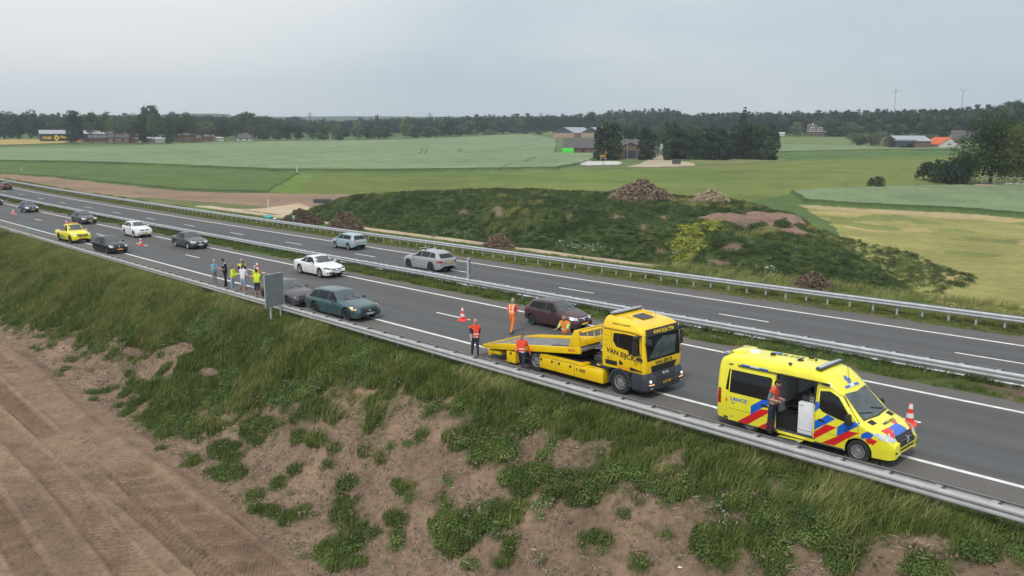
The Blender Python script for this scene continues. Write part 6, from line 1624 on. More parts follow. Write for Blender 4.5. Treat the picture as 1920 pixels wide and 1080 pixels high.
q = MB(); q.use(m_ty); q.cyl((-1.0, -1.12, 2.47), (-2.0, -1.16, 2.13), .045, n=8); q.cyl((-1.0, 1.12, 2.47), (-2.0, 1.16, 2.13), .045, n=8); q.build('guide_bar', None, rt)
q = MB(); q.use(m_under); q.box((-4.2, -.42, .83), (3.6, .12, .14), M4=Matrix.Rotation(-tl * .7, 4, 'Y')); q.box((-4.2, .42, .83), (3.6, .12, .14), M4=Matrix.Rotation(-tl * .7, 4, 'Y')); q.cyl((-5.4, 0, .6), (-3.0, 0, 1.1), .07, n=8); q.build('tilt_frame', None, rt)
q = MB(); q.use(m_red); q.box((-6.75, -1.05, .52), (.04, .18, .10)); q.use(m_amber); q.box((-6.72, -.90, .52), (.04, .1, .08)); q.build('tail_light', None, rt)
# wheels
tr.sp = dict(r=.47, tw=.27, W=2.44, axles=(0.0, -4.6), rimk='s', spokes=10, rimr=.58, inset=.02); tr.wheels()
# dark slab low in the cab, a floor behind the glass
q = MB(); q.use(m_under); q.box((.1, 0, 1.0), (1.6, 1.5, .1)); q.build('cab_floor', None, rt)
tr.place(7.45, -.02)

# ------------------------------------------------------------------ traffic cones
m_cr = M('cone_red', (0.80, 0.055, 0.03), rough=.5, var=.12, scale=6)
m_cw = M('cone_white', (0.78, 0.78, 0.78), rough=.4, var=.06)
def cone_parts(H=.95):
    b = MB(); b.use(m_cr); b.box((0, 0, .03), (.50, .50, .06), taper=.86); b.box((0, 0, .075), (.36, .36, .04), taper=.8); bm_ = b.mesh('base', bevel=.012)
    def rr_(z): return .145 - (.145 - .045) * (z - .09) / (H - .09)
    c = MB(); c.use(m_cr); c.lathe([(rr_(.09), .09), (rr_(H - .05), H - .05), (.035, H), (.001, H + .005)], n=20)
    bands = []
    for z0, z1 in ((.24, .40), (.56, .72)):
        w = MB(); w.use(m_cw); w.lathe([(rr_(z0) + .004, z0), (rr_(z1) + .004, z1)], n=20); bands.append(w.mesh('band'))
    return bm_, c.mesh('cone'), bands
CP = cone_parts(.76)
def cone(s_, o_, label, sc=1.0):
    p = RW(np.array([float(s_)]), float(o_))[0]
    t = empty('traffic_cone', Vector(p) + Vector((0, 0, .004)), random.uniform(0, .4) + hd(s_), label, 'traffic cone', 'red and white traffic cones along the lane line'); t.scale = (sc, sc, sc)
    c = link('cone_body', CP[1], t); link('base', CP[0], t)
    for b in CP[2]: link('band', b, c)
cone(-7.34, 3.15, 'traffic cone on the lane line between the teal estate and the tow truck', 1.0)
cone(16.63, 3.11, 'traffic cone standing just beyond the nose of the ambulance', 1.0)
cone(-56.08, 3.21, 'traffic cone on the lane line in front of the white crossover', .95)
cone(-104.6, 3.48, 'smallest traffic cone on the lane line near the left edge', .9)
cone(-79.9, 3.3, 'traffic cone hidden behind the roof of the yellow pickup', 1.1)
cone(-31.9, 3.25, 'traffic cone behind the group of people at the rail', 1.05)

# ------------------------------------------------------------------ yellow pickup
m_py = paint_mat('pickup_yellow', (0.88, 0.78, 0.02), 0, .35)
m_lime = paint_mat('lime_stripe', (0.30, 0.75, 0.25), 0, .4)
sp = spec(5.3, 1.86, 1.78, 'suv', r=.38, rimk='d', spokes=6, tw=.25, gw=.48, gh=.11, fo=.95, ro=1.25, sill=.32, gap=.09)
h = 2.65
sp['top'] = [(-h, 1.05), (-h + .03, 1.10), (-.98, 1.12), (-.90, 1.16), (-.62, 1.70), (-.2, 1.78), (.45, 1.76), (.55, 1.72), (1.25, 1.24), (2.1, 1.12), (2.5, 1.0), (2.65, .85)]
sp['belt'] = [(-h, 1.02), (-1.0, 1.06), (1.1, 1.10), (2.1, .98), (2.5, .88), (2.65, .75)]
sp['win'] = [(-.70, -.10, -.58, -.10), (-.02, .95, -.02, .45)]; sp['seams'] = [[(-.06, .45), (-.06, 1.08)], [(1.0, .45), (1.05, 1.0)], [(-.95, .5), (-.95, 1.05)]]
sp['k'] = (1.25, .50, -.60, -.88); sp['fz'] = .82; sp['hz'] = .92; sp['pz'] = .60; sp['hh'] = .07; sp['well'] = .75
pk = make_car('bright yellow road assistance pickup with striped side on the hard shoulder', sp, m_py, -64.7, -.35, yaw=R_(3), ptxt='', group='cars pulled over on the hard shoulder', name='pickup_truck', cat='pickup')
pk.decal('load_bed', 'T', [(-2.55, -.78), (-1.02, -.78), (-1.02, .78), (-2.55, .78)], m_gry, .01, .3)
for i in range(9):
    x = -1.9 + i * .30; pk.decal('stripe', 'R', [(x, .46), (x + .14, .46), (x - .06, .86 - i * .035), (x - .20, .86 - i * .035)], m_blk if i % 2 else m_lime, .010, .3)
    pk.decal('stripe', 'R', [(x + .14, .46), (x + .28, .46), (x + .08, .86 - i * .035), (x - .06, .86 - i * .035)], m_lime if i % 2 else m_blk, .010, .3)
q = MB(); q.use(m_amber); q.box((-.1, 0, 1.83), (.22, 1.1, .08)); q.build('light_bar', None, pk.root, bevel=.02)

# ------------------------------------------------------------------ road signs
m_al = M('aluminium_sheet', (0.20, 0.225, 0.23), rough=.5, metal=.25, var=.12, scale=2)
def at_px(px, py): return G(px, py)
def back_sign(label, s_, o_, W, z0, z1, posts, yaw, zoff=0, name='road_sign', nm=None):
    p = RW(np.array([float(s_)]), float(o_))[0]; t = empty(name, Vector(p), hd(s_) + yaw, label, 'road sign')
    nplank = max(1, int(round(W / .42)))
    pn = MB().use(m_al).box((0, 0, (z0 + z1) / 2), (.012, W - .02, z1 - z0 - .02)).build('panel', None, t)
    for i in range(nplank): MB().use(m_al).box((-.014, -W / 2 + (i + .5) * W / nplank, (z0 + z1) / 2), (.022, W / nplank - .035, z1 - z0 - .03)).build('plank', None, t, bevel=.006)
    b = MB(); b.use(m_galv)
    for z in (z0 + .02, z1 - .02, (z0 + z1) / 2): b.box((-.03, 0, z), (.04, W, .045))
    for y in (-W / 2, W / 2): b.box((-.02, y, (z0 + z1) / 2), (.05, .03, z1 - z0))
    b.build('panel_frame', None, t)
    for y in posts:
        b = MB(); b.use(m_galv); b.cyl((-.09, y, zoff - .5), (-.09, y, z1 + .02), .055, n=10); b.cyl((-.09, y, zoff - .5), (-.09, y, zoff + .35), .075, n=10); b.build('post', None, t)
    return t
back_sign('large grey sign board on two posts seen from behind at the near guard rail', -14.7, -4.2, 1.28, .85, 2.68, (-.26, .42), R_(12), zoff=-.6)
back_sign('narrow grey sign seen edge on behind the light grey estate car', -14.8, 10.0, .75, .95, 2.05, (-.2, .2), R_(41), zoff=0)
m_green = M('green_sign', (0.02, 0.32, 0.17), rough=.4, var=.08); 
def hecto(label, s_, o_, txt):
    p = RW(np.array([float(s_)]), float(o_))[0]; t = empty('distance_marker', Vector(p), hd(s_), label, 'distance sign', 'small green distance signs at the guard rails')
    b = MB(); b.use(m_galv); b.cyl((0, 0, -.2), (0, 0, 1.45), .025, n=8); b.build('post', None, t)
    b = MB(); b.use(m_green); b.box((0, 0, 1.25), (.70, .02, .45)); pn = b.build('panel', None, t, bevel=.004)
    tm = text_mesh(txt); V = np.empty(len(tm.vertices) * 3, np.float32); tm.vertices.foreach_get('co', V); V = V.reshape(-1, 3)[:, :2]; V = (V - (V.max(0) + V.min(0)) / 2) * .26
    b = MB(); b.use(m_cw); b.add([(a, -.014, 1.25 + c) for a, c in V], [tuple(p_.vertices) for p_ in tm.polygons]); b.build('lettering', None, pn, fixn=False)
hecto('green distance sign on the far rail in front of the left wood chip heap', -59.6, 21.7, '17,8')
hecto('green distance sign on the far rail beside the ploughed strip', -144.8, 21.7, '17,7')
hecto('green distance sign at the near rail behind the yellow pickup', -66.5, -3.9, '17,8')

# ------------------------------------------------------------------ people
m_skin = M('skin', (0.50, 0.29, 0.21), rough=.6, var=.08, scale=12)
m_skt = M('tanned_skin', (0.40, 0.22, 0.15), rough=.6, var=.08, scale=12)
m_navy = M('navy_trousers', (0.022, 0.032, 0.062), rough=.85, var=.25, scale=12)
m_blkc = M('black_uniform', (0.012, 0.013, 0.016), rough=.85, var=.3, scale=12)
m_shoe = M('shoes', (0.015, 0.015, 0.017), rough=.6, var=.3, scale=12)
m_vr = M('red_orange_vest', (0.95, 0.09, 0.035), rough=.75, var=.12, scale=10)
m_vo = M('orange_workwear', (0.95, 0.25, 0.03), rough=.75, var=.12, scale=10)
m_vy = M('yellow_vest', (0.75, 0.90, 0.04), rough=.75, var=.10, scale=10)
m_refl = M('reflective_tape', (0.78, 0.80, 0.80), rough=.4, var=.06)
m_teal = M('teal_shirt', (0.06, 0.38, 0.42), rough=.85, var=.15, scale=10)
m_wsh = M('white_shirt', (0.72, 0.72, 0.74), rough=.85, var=.08, scale=10)
m_jean = M('light_jeans', (0.33, 0.42, 0.52), rough=.9, var=.18, scale=10)
m_greyc = M('grey_cloth', (0.22, 0.23, 0.26), rough=.9, var=.2, scale=10)
m_bls = M('light_blue_shirt', (0.20, 0.42, 0.55), rough=.9, var=.25, scale=14)
m_beige = M('beige_cloth', (0.42, 0.33, 0.26), rough=.9, var=.15, scale=10)
m_hair = M('dark_hair', (0.025, 0.017, 0.012), rough=.8, var=.3, scale=30)
m_hairb = M('brown_hair', (0.12, 0.06, 0.03), rough=.8, var=.3, scale=30)
m_hairg = M('grey_hair', (0.40, 0.36, 0.33), rough=.8, var=.2, scale=30)
m_lime2 = M('lime_sleeve', (0.50, 0.75, 0.25), rough=.8, var=.15, scale=10)
def rotY(v, a): return Vector((v.x * math.cos(a) + v.z * math.sin(a), v.y, -v.x * math.sin(a) + v.z * math.cos(a)))
def rotX(v, a): return Vector((v.x, v.y * math.cos(a) - v.z * math.sin(a), v.y * math.sin(a) + v.z * math.cos(a)))
def person(label, pos, heading, H=1.78, shirt=None, sleeve=None, forearm=None, legs=None, shin=None, shoe=None, skin=None, hair=None, vest=None, stripes=(), lean=0.05, hipL=(0, 0), hipR=(0, 0), armL=(.1, .12, .25), armR=(.1, .12, .25), head=(0.05, 0), build=1.0, cap=None, z_off=0.0, group=None, vband=True, name='person'):
    """hip = (swing forward, knee bend); arm = (swing forward, out, elbow bend); head = (nod, turn); facing +x"""
    sk = skin or m_skin; k = H / 1.78 * (1.07 if group == 'people talking at the guard rail' else 1.02)
    hip = Vector((0, 0, .93)); lean_v = rotY(Vector((0, 0, 1)), lean)
    J = {}; R = {}; E = []
    def jt(n, p, r, par=None): J[n] = Vector(p); R[n] = r; (E.append((par, n)) if par else None)
    b = build
    jt('pel', hip, (.155 * b, .12 * b)); jt('sp', hip + lean_v * .20, (.145 * b, .11 * b), 'pel'); jt('ch', hip + lean_v * .40, (.165 * b, .12 * b), 'sp'); jt('nk0', hip + lean_v * .545, (.075, .07), 'ch'); jt('nk', hip + lean_v * .62, (.055, .055), 'nk0')
    for sd, sg, hp, ar in (('L', 1, hipL, armL), ('R', -1, hipR, armR)):
        h0 = hip + Vector((0, sg * .092, -.03)); kn = h0 + rotY(Vector((0, sg * .008, -.42)), -hp[0]); an = kn + rotY(Vector((0, 0, -.41)), -hp[0] + hp[1])
        jt('hip' + sd, h0 + Vector((0, 0, -.05)), (.092 * b, .092 * b), 'pel'); jt('kn' + sd, kn, (.062, .062), 'hip' + sd); jt('an' + sd, an, (.045, .045), 'kn' + sd)
        ft = rotY(Vector((1, 0, 0)), max(-.3, min(.5, -hp[0] + hp[1])) * .6); jt('to' + sd, an + ft * .16 + Vector((0, 0, -.045)), (.042, .03), 'an' + sd); jt('he' + sd, an + ft * -.05 + Vector((0, 0, -.04)), (.04, .04), 'an' + sd)
        s0 = hip + lean_v * .475 + Vector((0, sg * .175 * b, 0)); up = rotX(rotY(Vector((0, 0, -.285)), -ar[0]), sg * ar[1]); el = s0 + up
        fo = rotX(rotY(Vector((0, 0, -.25)), -ar[0] - ar[2]), sg * (ar[1] - ar[2] * .48 * (1 if ar[2] > .8 else 0))); wr = el + fo
        jt('sh' + sd, s0, (.068 * b, .068 * b), 'ch'); jt('el' + sd, el, (.047, .047), 'sh' + sd); jt('wr' + sd, wr, (.032, .032), 'el' + sd); d = fo.normalized(); jt('pa' + sd, wr + d * .07, (.040, .022), 'wr' + sd)
    names = list(J); zmin = min(v.z for v in J.values()) - .042
    me = bpy.data.meshes.new('body'); me.from_pydata([tuple(J[n]) for n in names], [(names.index(a), names.index(c)) for a, c in E], [])
    ob = bpy.data.objects.new('tmp', me); COL.objects.link(ob)
    md = ob.modifiers.new('s', 'SKIN'); sv = me.skin_vertices[0].data
    for i, n in enumerate(names): sv[i].radius = R[n]; sv[i].use_root = (n == 'pel')
    sb = ob.modifiers.new('ss', 'SUBSURF'); sb.levels = 2; sb.render_levels = 2
    bpy.context.view_layer.update(); dg = bpy.context.evaluated_depsgraph_get(); sme = bpy.data.meshes.new_from_object(ob.evaluated_get(dg))
    bpy.data.objects.remove(ob)
    # regions by nearest bone
    fore = forearm or sk
    reg = {'pel-sp': 'shirt', 'sp-ch': 'shirt', 'ch-nk0': 'shirt', 'nk0-nk': 'skin'}
    for sd in 'LR': reg.update({f'pel-hip{sd}': 'legs', f'hip{sd}-kn{sd}': 'legs', f'kn{sd}-an{sd}': 'shin', f'an{sd}-to{sd}': 'shoe', f'an{sd}-he{sd}': 'shoe', f'ch-sh{sd}': 'shirt', f'sh{sd}-el{sd}': 'sleeve', f'el{sd}-wr{sd}': 'fore', f'wr{sd}-pa{sd}': 'skin'})
    matd = {'shirt': shirt or m_wsh, 'sleeve': sleeve or shirt or m_wsh, 'fore': fore, 'legs': legs or m_navy, 'shin': shin or legs or m_navy, 'shoe': shoe or m_shoe, 'skin': sk}
    segs = [(J[a], J[c], reg[f'{a}-{c}'], a) for a, c in E]
    mb = MB(); V = [v.co.copy() for v in sme.vertices]; tors = []
    for p in sme.polygons:
        c = p.center; best = 9; rg = 'shirt'
        for a, c2, r_, an_ in segs:
            ab = c2 - a; t = max(0, min(1, (c - a).dot(ab) / ab.length_squared)); d = (c - a - ab * t).length
            if an_.startswith('sh') and t < .12: d += .03
            if d < best: best = d; rg = r_
        if rg == 'skin' and an_ != 'zz' and c.z < J['nk'].z - .02 and abs(c.y) < .3 and c.z > hip.z + .3 and (c - J['nk']).length < .22 and c.z < J['nk'].z - .035: rg = 'shirt'
        if rg == 'shirt' and c.z < hip.z - .03: rg = 'legs'
        if rg == 'legs' and c.z > hip.z + .07: rg = 'shirt'
        mb.use(matd[rg]); k0 = len(mb.v); mb.add([V[i] for i in p.vertices], [tuple(range(len(p.vertices)))])
        if rg == 'shirt' and c.z > hip.z - .02 and (c - J['nk']).length > .065: tors.append([(V[i], p.normal) for i in p.vertices])
    # head, nose, ears, hands with five fingers: same body mesh
    hd_ = J['nk'] + rotY(Vector((0, 0, .125)), lean + head[0]) + rotY(Vector((.02, 0, 0)), head[0])
    Mh = Matrix.Translation(hd_) @ Matrix.Rotation(head[1], 4, 'Z') @ Matrix.Rotation(head[0] + lean, 4, 'Y')
    def ell(mbx, ctr, rad, mat_, n=12, m=8, zmin_=-1.0, xmax=9, M_=Mh):
        mbx.use(mat_); rows = []
        for i in range(m + 1):
            ph = -math.pi / 2 + math.pi * i / m; sz = max(math.sin(ph), zmin_)
            rows.append([tuple(M_ @ Vector((ctr[0] + rad[0] * math.cos(ph) * math.cos(t), ctr[1] + rad[1] * math.cos(ph) * math.sin(t), ctr[2] + rad[2] * sz))) for t in np.linspace(0, 2 * math.pi, n + 1)])
        mbx.grid(rows)
    ell(mb, (0, 0, 0), (.092, .076, .115), sk, 14, 10); ell(mb, (.035, 0, -.06), (.055, .055, .055), sk, 10, 6); ell(mb, (.095, 0, -.012), (.020, .012, .024), sk, 6, 4)
    for sg in (1, -1): ell(mb, (-.005, sg * .078, -.01), (.018, .010, .030), sk, 6, 4); ell(mb, (.083, sg * .030, .014), (.008, .012, .008), m_shoe, 6, 4)
    ell(mb, (.084, 0, -.058), (.008, .024, .006), M('lips', (0.35, 0.12, 0.10), var=.05), 6, 4)
    mb.use(sk)
    for sd, sg in (('L', 1), ('R', -1)):
        pa, wr, el = J['pa' + sd], J['wr' + sd], J['el' + sd]; d = (pa - wr).normalized(); side = d.cross(Vector((1, 0, 0)) if abs(d.x) < .8 else Vector((0, 0, 1))).normalized(); fwd = side.cross(d).normalized() * (1)
        if fwd.x < 0: fwd = -fwd
        inn = Vector((0, -sg, 0)); inn = (inn - d * inn.dot(d)).normalized(); row = d.cross(inn).normalized()
        for q_ in range(4):
            b0 = pa + row * (.026 - q_ * .0175) + d * .012; L_ = (.040, .046, .043, .034)[q_]; b1 = b0 + d * L_ + inn * .006; b2 = b1 + d * L_ * .55 + inn * .022
            mb.cyl(b0, b1, .0095, .0088, 6); mb.cyl(b1, b2, .0088, .007, 6)
        t0 = wr + d * .03 + row * .03; t1 = t0 + d * .035 + row * .022 + inn * .008; mb.cyl(wr + d * .02, t0, .014, .012, 6); mb.cyl(t0, t1, .0115, .0095, 6); mb.cyl(t1, t1 + d * .026 + inn * .008, .0095, .0075, 6)
    root = empty(name, Vector(pos) + Vector((0, 0, z_off)), heading, label, 'person', group); root.scale = (k, k, k)
    bm_ = mb.mesh('body', angle=60, fixn=False)
    bo = link('body', bm_, root); bo.location = (0, 0, -zmin)
    if hair or cap:
        h = MB(); hm = cap or hair
        ell(h, (-.012, 0, .022), (.094, .084, .110), hm, 14, 8, zmin_=-.05)
        ell(h, (-.035, 0, -.02), (.070, .080, .085), hm, 12, 6)
        if cap: ell(h, (.09, 0, .045), (.06, .06, .010), hm, 10, 4)
        ho = h.build('cap' if cap else 'hair', None, root, angle=60, fixn=False); ho.location = (0, 0, -zmin)
    if vest:
        v = MB(); inv_l = lean_v
        for f in tors:
            cz = sum((a - hip).dot(inv_l) for a, _ in f) / len(f); ct = sum((a for a, _ in f), Vector()) / len(f)
            v.use(vest); v.add([a + n_ * .022 for a, n_ in f], [tuple(range(len(f)))])
        vm = v.mesh('vest', angle=80, fixn=False); bmv = bmesh.new(); bmv.from_mesh(vm); bmesh.ops.remove_doubles(bmv, verts=bmv.verts, dist=.006)
        cuts = [(hip + lean_v * (s_ + e_), lean_v) for s_ in stripes for e_ in (-.025, .025)] + ([(Vector((0, y_, 0)), Vector((0, 1, 0))) for y_ in (-.125, -.075, .075, .125)] if vband else [])
        for co_, no_ in cuts: bmesh.ops.bisect_plane(bmv, geom=bmv.verts[:] + bmv.edges[:] + bmv.faces[:], plane_co=co_, plane_no=no_)
        vm.materials.clear(); vm.materials.append(vest); vm.materials.append(m_refl)
        for fc in bmv.faces:
            ct = fc.calc_center_median(); cz = (ct - hip).dot(lean_v); fc.material_index = 1 if any(abs(cz - s_) < .0255 for s_ in stripes) or (vband and .075 < abs(ct.y) < .125 and cz > .22) else 0
        bmv.to_mesh(vm); bmv.free()
        vo = link('vest', vm, root); vo.location = (0, 0, -zmin)
    return root
def RP(s_, o_): return Vector(RW(np.array([float(s_)]), float(o_))[0])
def HD(s_, a): return hd(s_) + a
PG = 'people talking at the guard rail'; WG = 'emergency workers around the tow truck'
walkL = dict(hipL=(.38, .10), hipR=(-.22, .35), armL=(-.3, .10, .25), armR=(.35, .12, .35))
walkR = dict(hipR=(.38, .10), hipL=(-.22, .35), armR=(-.3, .12, .25), armL=(.35, .12, .35))
person('bald paramedic in red vest walking behind the lowered end of the tow bed', RP(-.59, -1.72), HD(0, R_(-25)), shirt=m_navy, sleeve=m_navy, legs=m_navy, vest=m_vr, stripes=(.05, .19), hair=None, build=1.1, H=1.82, group=WG, vband=False, **{**walkL, 'hipL': (.2, .08), 'hipR': (-.12, .15)})
person('paramedic with tied hair and red vest stepping past the tow truck rear wheel', RP(2.53, -1.75), HD(0, R_(-60)), H=1.72, shirt=m_navy, sleeve=m_vr, forearm=m_vr, legs=m_navy, vest=m_vr, stripes=(.05, .19), hair=m_hairb, group=WG, vband=False, hipL=(.42, .10), hipR=(-.35, .45), armL=(-.45, .25, .3), armR=(.3, .15, .9))
person('worker in full orange walking away towards the maroon car', RP(-3.03, 2.86), HD(0, R_(100)), H=1.78, shirt=m_vr, sleeve=m_vr, legs=m_vo, vest=m_vo, stripes=(.20,), hair=m_hairg, build=1.08, group=WG, hipL=(.22, .1), hipR=(-.16, .25), armL=(-.2, .22, .3), armR=(.2, .22, .3))
person('bald recovery driver with lime sleeves leaning over the far side of the tow bed', RP(1.6, 1.95), HD(0, R_(-80)), H=1.80, shirt=m_lime2, sleeve=m_lime2, legs=m_greyc, vest=m_vo, stripes=(.22,), skin=m_skt, build=1.22, group=WG, lean=.25, head=(.25, 0), armL=(.8, .15, .6), armR=(.7, .1, .7), vband=False)
_am = RP(14.15, -1.68)
person('paramedic in teal shirt and red vest looking down beside the ambulance door opening', _am + Vector((0, 0, .26)), HD(14, R_(5)), H=1.80, shirt=m_teal, sleeve=m_greyc, legs=m_navy, vest=m_vr, stripes=(.10,), hair=m_hair, head=(.5, .1), lean=.08, armL=(-.30, .05, 1.75), armR=(-.35, .05, 1.8), hipL=(.04, .05), hipR=(-.06, .05), vband=False)
person('person in light blue shirt at the left end of the group by the rail', RP(-28.63, -1.55), HD(-28, R_(10)), H=1.70, shirt=m_bls, sleeve=m_bls, legs=m_greyc, hair=m_hairg, group=PG, armL=(.5, .05, 1.3), armR=(.5, .05, 1.3))
person('police officer in black with yellow band, arms crossed, standing apart from the group', RP(-27.33, -1.35), HD(-28, R_(-95)), H=1.86, shirt=m_blkc, legs=m_blkc, hair=m_hair, vest=m_blkc, stripes=(), group=PG, hipL=(.10, .0), hipR=(-.12, .0), armL=(.25, .12, 1.45), armR=(.25, .12, 1.45), head=(.4, 0), build=1.08)
person('tall police officer with crossed arms in the middle of the group', RP(-25.93, -.75), HD(-28, R_(-60)), H=1.90, shirt=m_blkc, legs=m_blkc, hair=m_hairg, vest=m_vy, stripes=(), vband=False, group=PG, armL=(.25, .12, 1.45), armR=(.25, .12, 1.45), build=1.1)
person('police officer just right of the tall officer, dark trousers', RP(-25.37, -.95), HD(-28, R_(-70)), H=1.85, shirt=m_blkc, legs=m_blkc, hair=m_hair, group=PG, vest=m_blkc, stripes=(), build=1.1, armL=(.25, .12, 1.45), armR=(.25, .12, 1.45))
person('person in yellow top and pale jeans bending forward in the group', RP(-25.37, -1.75), HD(-28, R_(30)), H=1.66, shirt=m_vy, sleeve=m_vy, forearm=m_vy, legs=m_jean, hair=m_hairb, group=PG, lean=.12, armL=(.5, .05, 1.2), armR=(.5, .05, 1.2), vest=m_vy, vband=False, build=.95)
person('man in white t-shirt and grey shorts seen from behind in the group', RP(-23.75, -1.75), HD(-28, R_(115)), H=1.88, shirt=m_wsh, sleeve=m_wsh, legs=m_jean, shin=m_skin, hair=m_hairb, group=PG, build=1.18, hipL=(.05, 0), hipR=(-.05, 0))
person('person in open yellow vest and beige trousers right of the man in white', RP(-22.96, -1.25), HD(-28, R_(200)), H=1.80, shirt=m_blkc, sleeve=m_greyc, legs=m_beige, hair=m_hairg, vest=m_vy, vband=False, stripes=(), group=PG, armL=(.4, .05, 1.2), armR=(.4, .05, 1.2))
person('person in yellow vest, shorts and cap holding papers at the right end of the group', RP(-21.93, -1.7), HD(-28, R_(160)), H=1.74, shirt=m_vy, sleeve=m_beige, legs=m_navy, shin=m_skin, cap=m_hair, vest=m_vy, vband=False, group=PG, armL=(.7, .05, 1.5), armR=(.5, .2, .6), build=1.05)

# ------------------------------------------------------------------ heaps of roots and wood chips
m_chip = leaf_mat('root_wood', (0.21, 0.155, 0.112), (0.50, 0.40, 0.29), rnd=.62, trans=0, nsc=5, rough=.9)
m_core = M('heap_earth', (0.17, 0.125, 0.092), rough=.95, var=.4, scale=3, bump=.05)
def heap(label, pos, rx, ry, h, n, L, heading=0, seed=0, bumps=3):
    r = np.random.default_rng(seed); t = empty('wood_heap', pos, heading, label, 'wood heap')
    bc = [(0, 0, 1, 1)] + [(r.uniform(-.55, .55), r.uniform(-.4, .4), r.uniform(.35, .6), r.uniform(.4, .8)) for _ in range(bumps)]
    def hh(x, y):
        z = 0 * x
        for bx, by, br, bz in bc: z = np.maximum(z, bz * np.clip(1 - np.hypot(x - bx, y - by) / br, 0, 1) ** .70)
        return z * h
    u = np.linspace(-1.05, 1.05, 30); X, Y = np.meshgrid(u, u, indexing='ij'); Zc = hh(X, Y) * .93 + (fbm(X * 9 + seed, Y * 9, 3, 1.6) - .5) * .5 * h * (hh(X, Y) > 0.02) - .12
    me = fast_mesh('core', np.stack([X * rx, Y * ry, Zc], -1).reshape(-1, 3), gridF(30, 30), mats=(m_core,)); link('core', me, t)
    a = r.uniform(0, 6.28, n); q = np.sqrt(r.random(n)); x, y = np.cos(a) * q, np.sin(a) * q; z = hh(x, y) + (fbm(x * 9 + seed, y * 9, 3, 1.6) - .5) * .5 * h + r.normal(0, .03, n) * h
    V = []; F = []
    for i in range(n):
        p = Vector((x[i] * rx, y[i] * ry, z[i])); d = Vector(r.normal(0, 1, 3)); d.z *= .55; d.normalize(); l = L * r.uniform(.35, 1.3); w = L * r.uniform(.05, .11) + .012; sd_ = d.orthogonal().normalized(); s2 = d.cross(sd_); k = len(V)
        for e in (-.5, .5): V += [tuple(p + d * l * e + sd_ * w), tuple(p + d * l * e - sd_ * w * .5 + s2 * w * .8), tuple(p + d * l * e - sd_ * w * .5 - s2 * w * .8)]
        F += [(k, k + 1, k + 4, k + 3), (k + 1, k + 2, k + 5, k + 4), (k + 2, k, k + 3, k + 5)]
    st = link('branches', fast_mesh('branches', V, F, smooth=False, mats=(m_chip,)), t); st['kind'] = 'stuff'
    return t
def heap_px(label, x0, x1, yb, yt, n, L, depth=.7, seed=0, bumps=3, zadd=0):
    g = G((x0 + x1) / 2, yb); D = g.length if 0 else math.hypot(g.x, g.y); w = (x1 - x0) / FPX * D / 2; h = (yb - yt) / FPX * D * 1.02
    away = Vector((g.x, g.y, 0)).normalized(); pos = g + away * w * depth * .55; pos = Vector((pos.x, pos.y, on_ground(pos.x, pos.y).z - .1 + zadd))
    return heap(label, pos, w, w * depth, h, n, L, math.atan2(away.y, away.x) - math.pi / 2, seed, bumps)
heap_px('heap of dark root wood behind the far rail at the left foot of the bank', 524, 608, 423, 393, 3200, .30, .6, 1, 3)
heap_px('steep pale heap of wood chips right behind the small green sign', 612, 682, 433, 396, 3000, .28, .7, 2, 2)
heap_px('low round heap of chopped roots in front of the middle of the bank', 903, 966, 468, 437, 2200, .25, .8, 3, 2)
heap_px('flat heap of pale branches at the right foot of the bank', 1484, 1562, 546, 512, 1900, .30, .7, 4, 3)
heap_px('largest heap of brown tree stumps on top of the bank', 1138, 1262, 380, 340, 4200, .65, .5, 5, 5)
heap_px('small heap of dark stumps and branches on the bank right of the largest', 1300, 1366, 382, 358, 1600, .55, .6, 6, 4)
heap_px('low strip of leftover branches between both heaps on the bank', 1262, 1310, 382, 372, 700, .4, .5, 7, 3)
heap_px('small tuft of dry straw on the hard shoulder near the ambulance', 1258, 1284, 781, 768, 260, .22, .6, 8, 1)
bpy.data.objects[-1] if 0 else None
# litter and sticks on the near slope: light pebbles and twigs as loose stuff
def bits(i):
    r = random.Random(i); mb = MB(); mb.use(M('pale_twigs', (0.42, 0.34, 0.26), rough=.9, var=.25, scale=9))
    for _ in range(5):
        a = r.uniform(0, 6.28); x, y = r.uniform(-.5, .5), r.uniform(-.5, .5); l = r.uniform(.04, .22); mb.cyl((x, y, .02), (x + l * math.cos(a), y + l * math.sin(a), .03 + r.uniform(0, .05)), .006, .004, n=4, caps=False)
    mb.use(M('soil_clods', (0.20, 0.14, 0.10), rough=.95, var=.3, scale=9))
    for _ in range(9):
        x, y, q = r.uniform(-.5, .5), r.uniform(-.5, .5), r.uniform(.015, .055); mb.box((x, y, q * .4), (q * 1.5, q, q), rz=r.uniform(0, 3), taper=.6)
    mb.use(M('pale_stones', (0.50, 0.46, 0.40), rough=.9, var=.15, scale=9))
    for _ in range(2):
        x, y, q = r.uniform(-.5, .5), r.uniform(-.5, .5), r.uniform(.010, .028); mb.box((x, y, q * .4), (q * 1.5, q, q), rz=r.uniform(0, 3), taper=.6)
    return mb.mesh('bits', angle=10)
tuft_set('ground_bits', 6, bits)
s, o = rso(5200, -50, 24, -12, -4); k = cover(s, o) < .5; s, o = s[k], o[k]; x, z = z_near(s, o); x[:, 2] = z
scatter('clods_and_twigs_on_slope', x, rng.uniform(.5, 1.3, len(s)), 'ground_bits')
s, o = rso(4200, -50, 14, -30, -12); k = fbm(s * .4, o, 3, 2.2) + rng.normal(0, .08, len(s)) > .5; s, o = s[k], o[k]; x, z = z_near(s, o); _, dz = f_dirt(s, o); x[:, 2] = z + dz
scatter('clods_and_twigs_on_track', x, rng.uniform(.3, .8, len(s)), 'ground_bits')
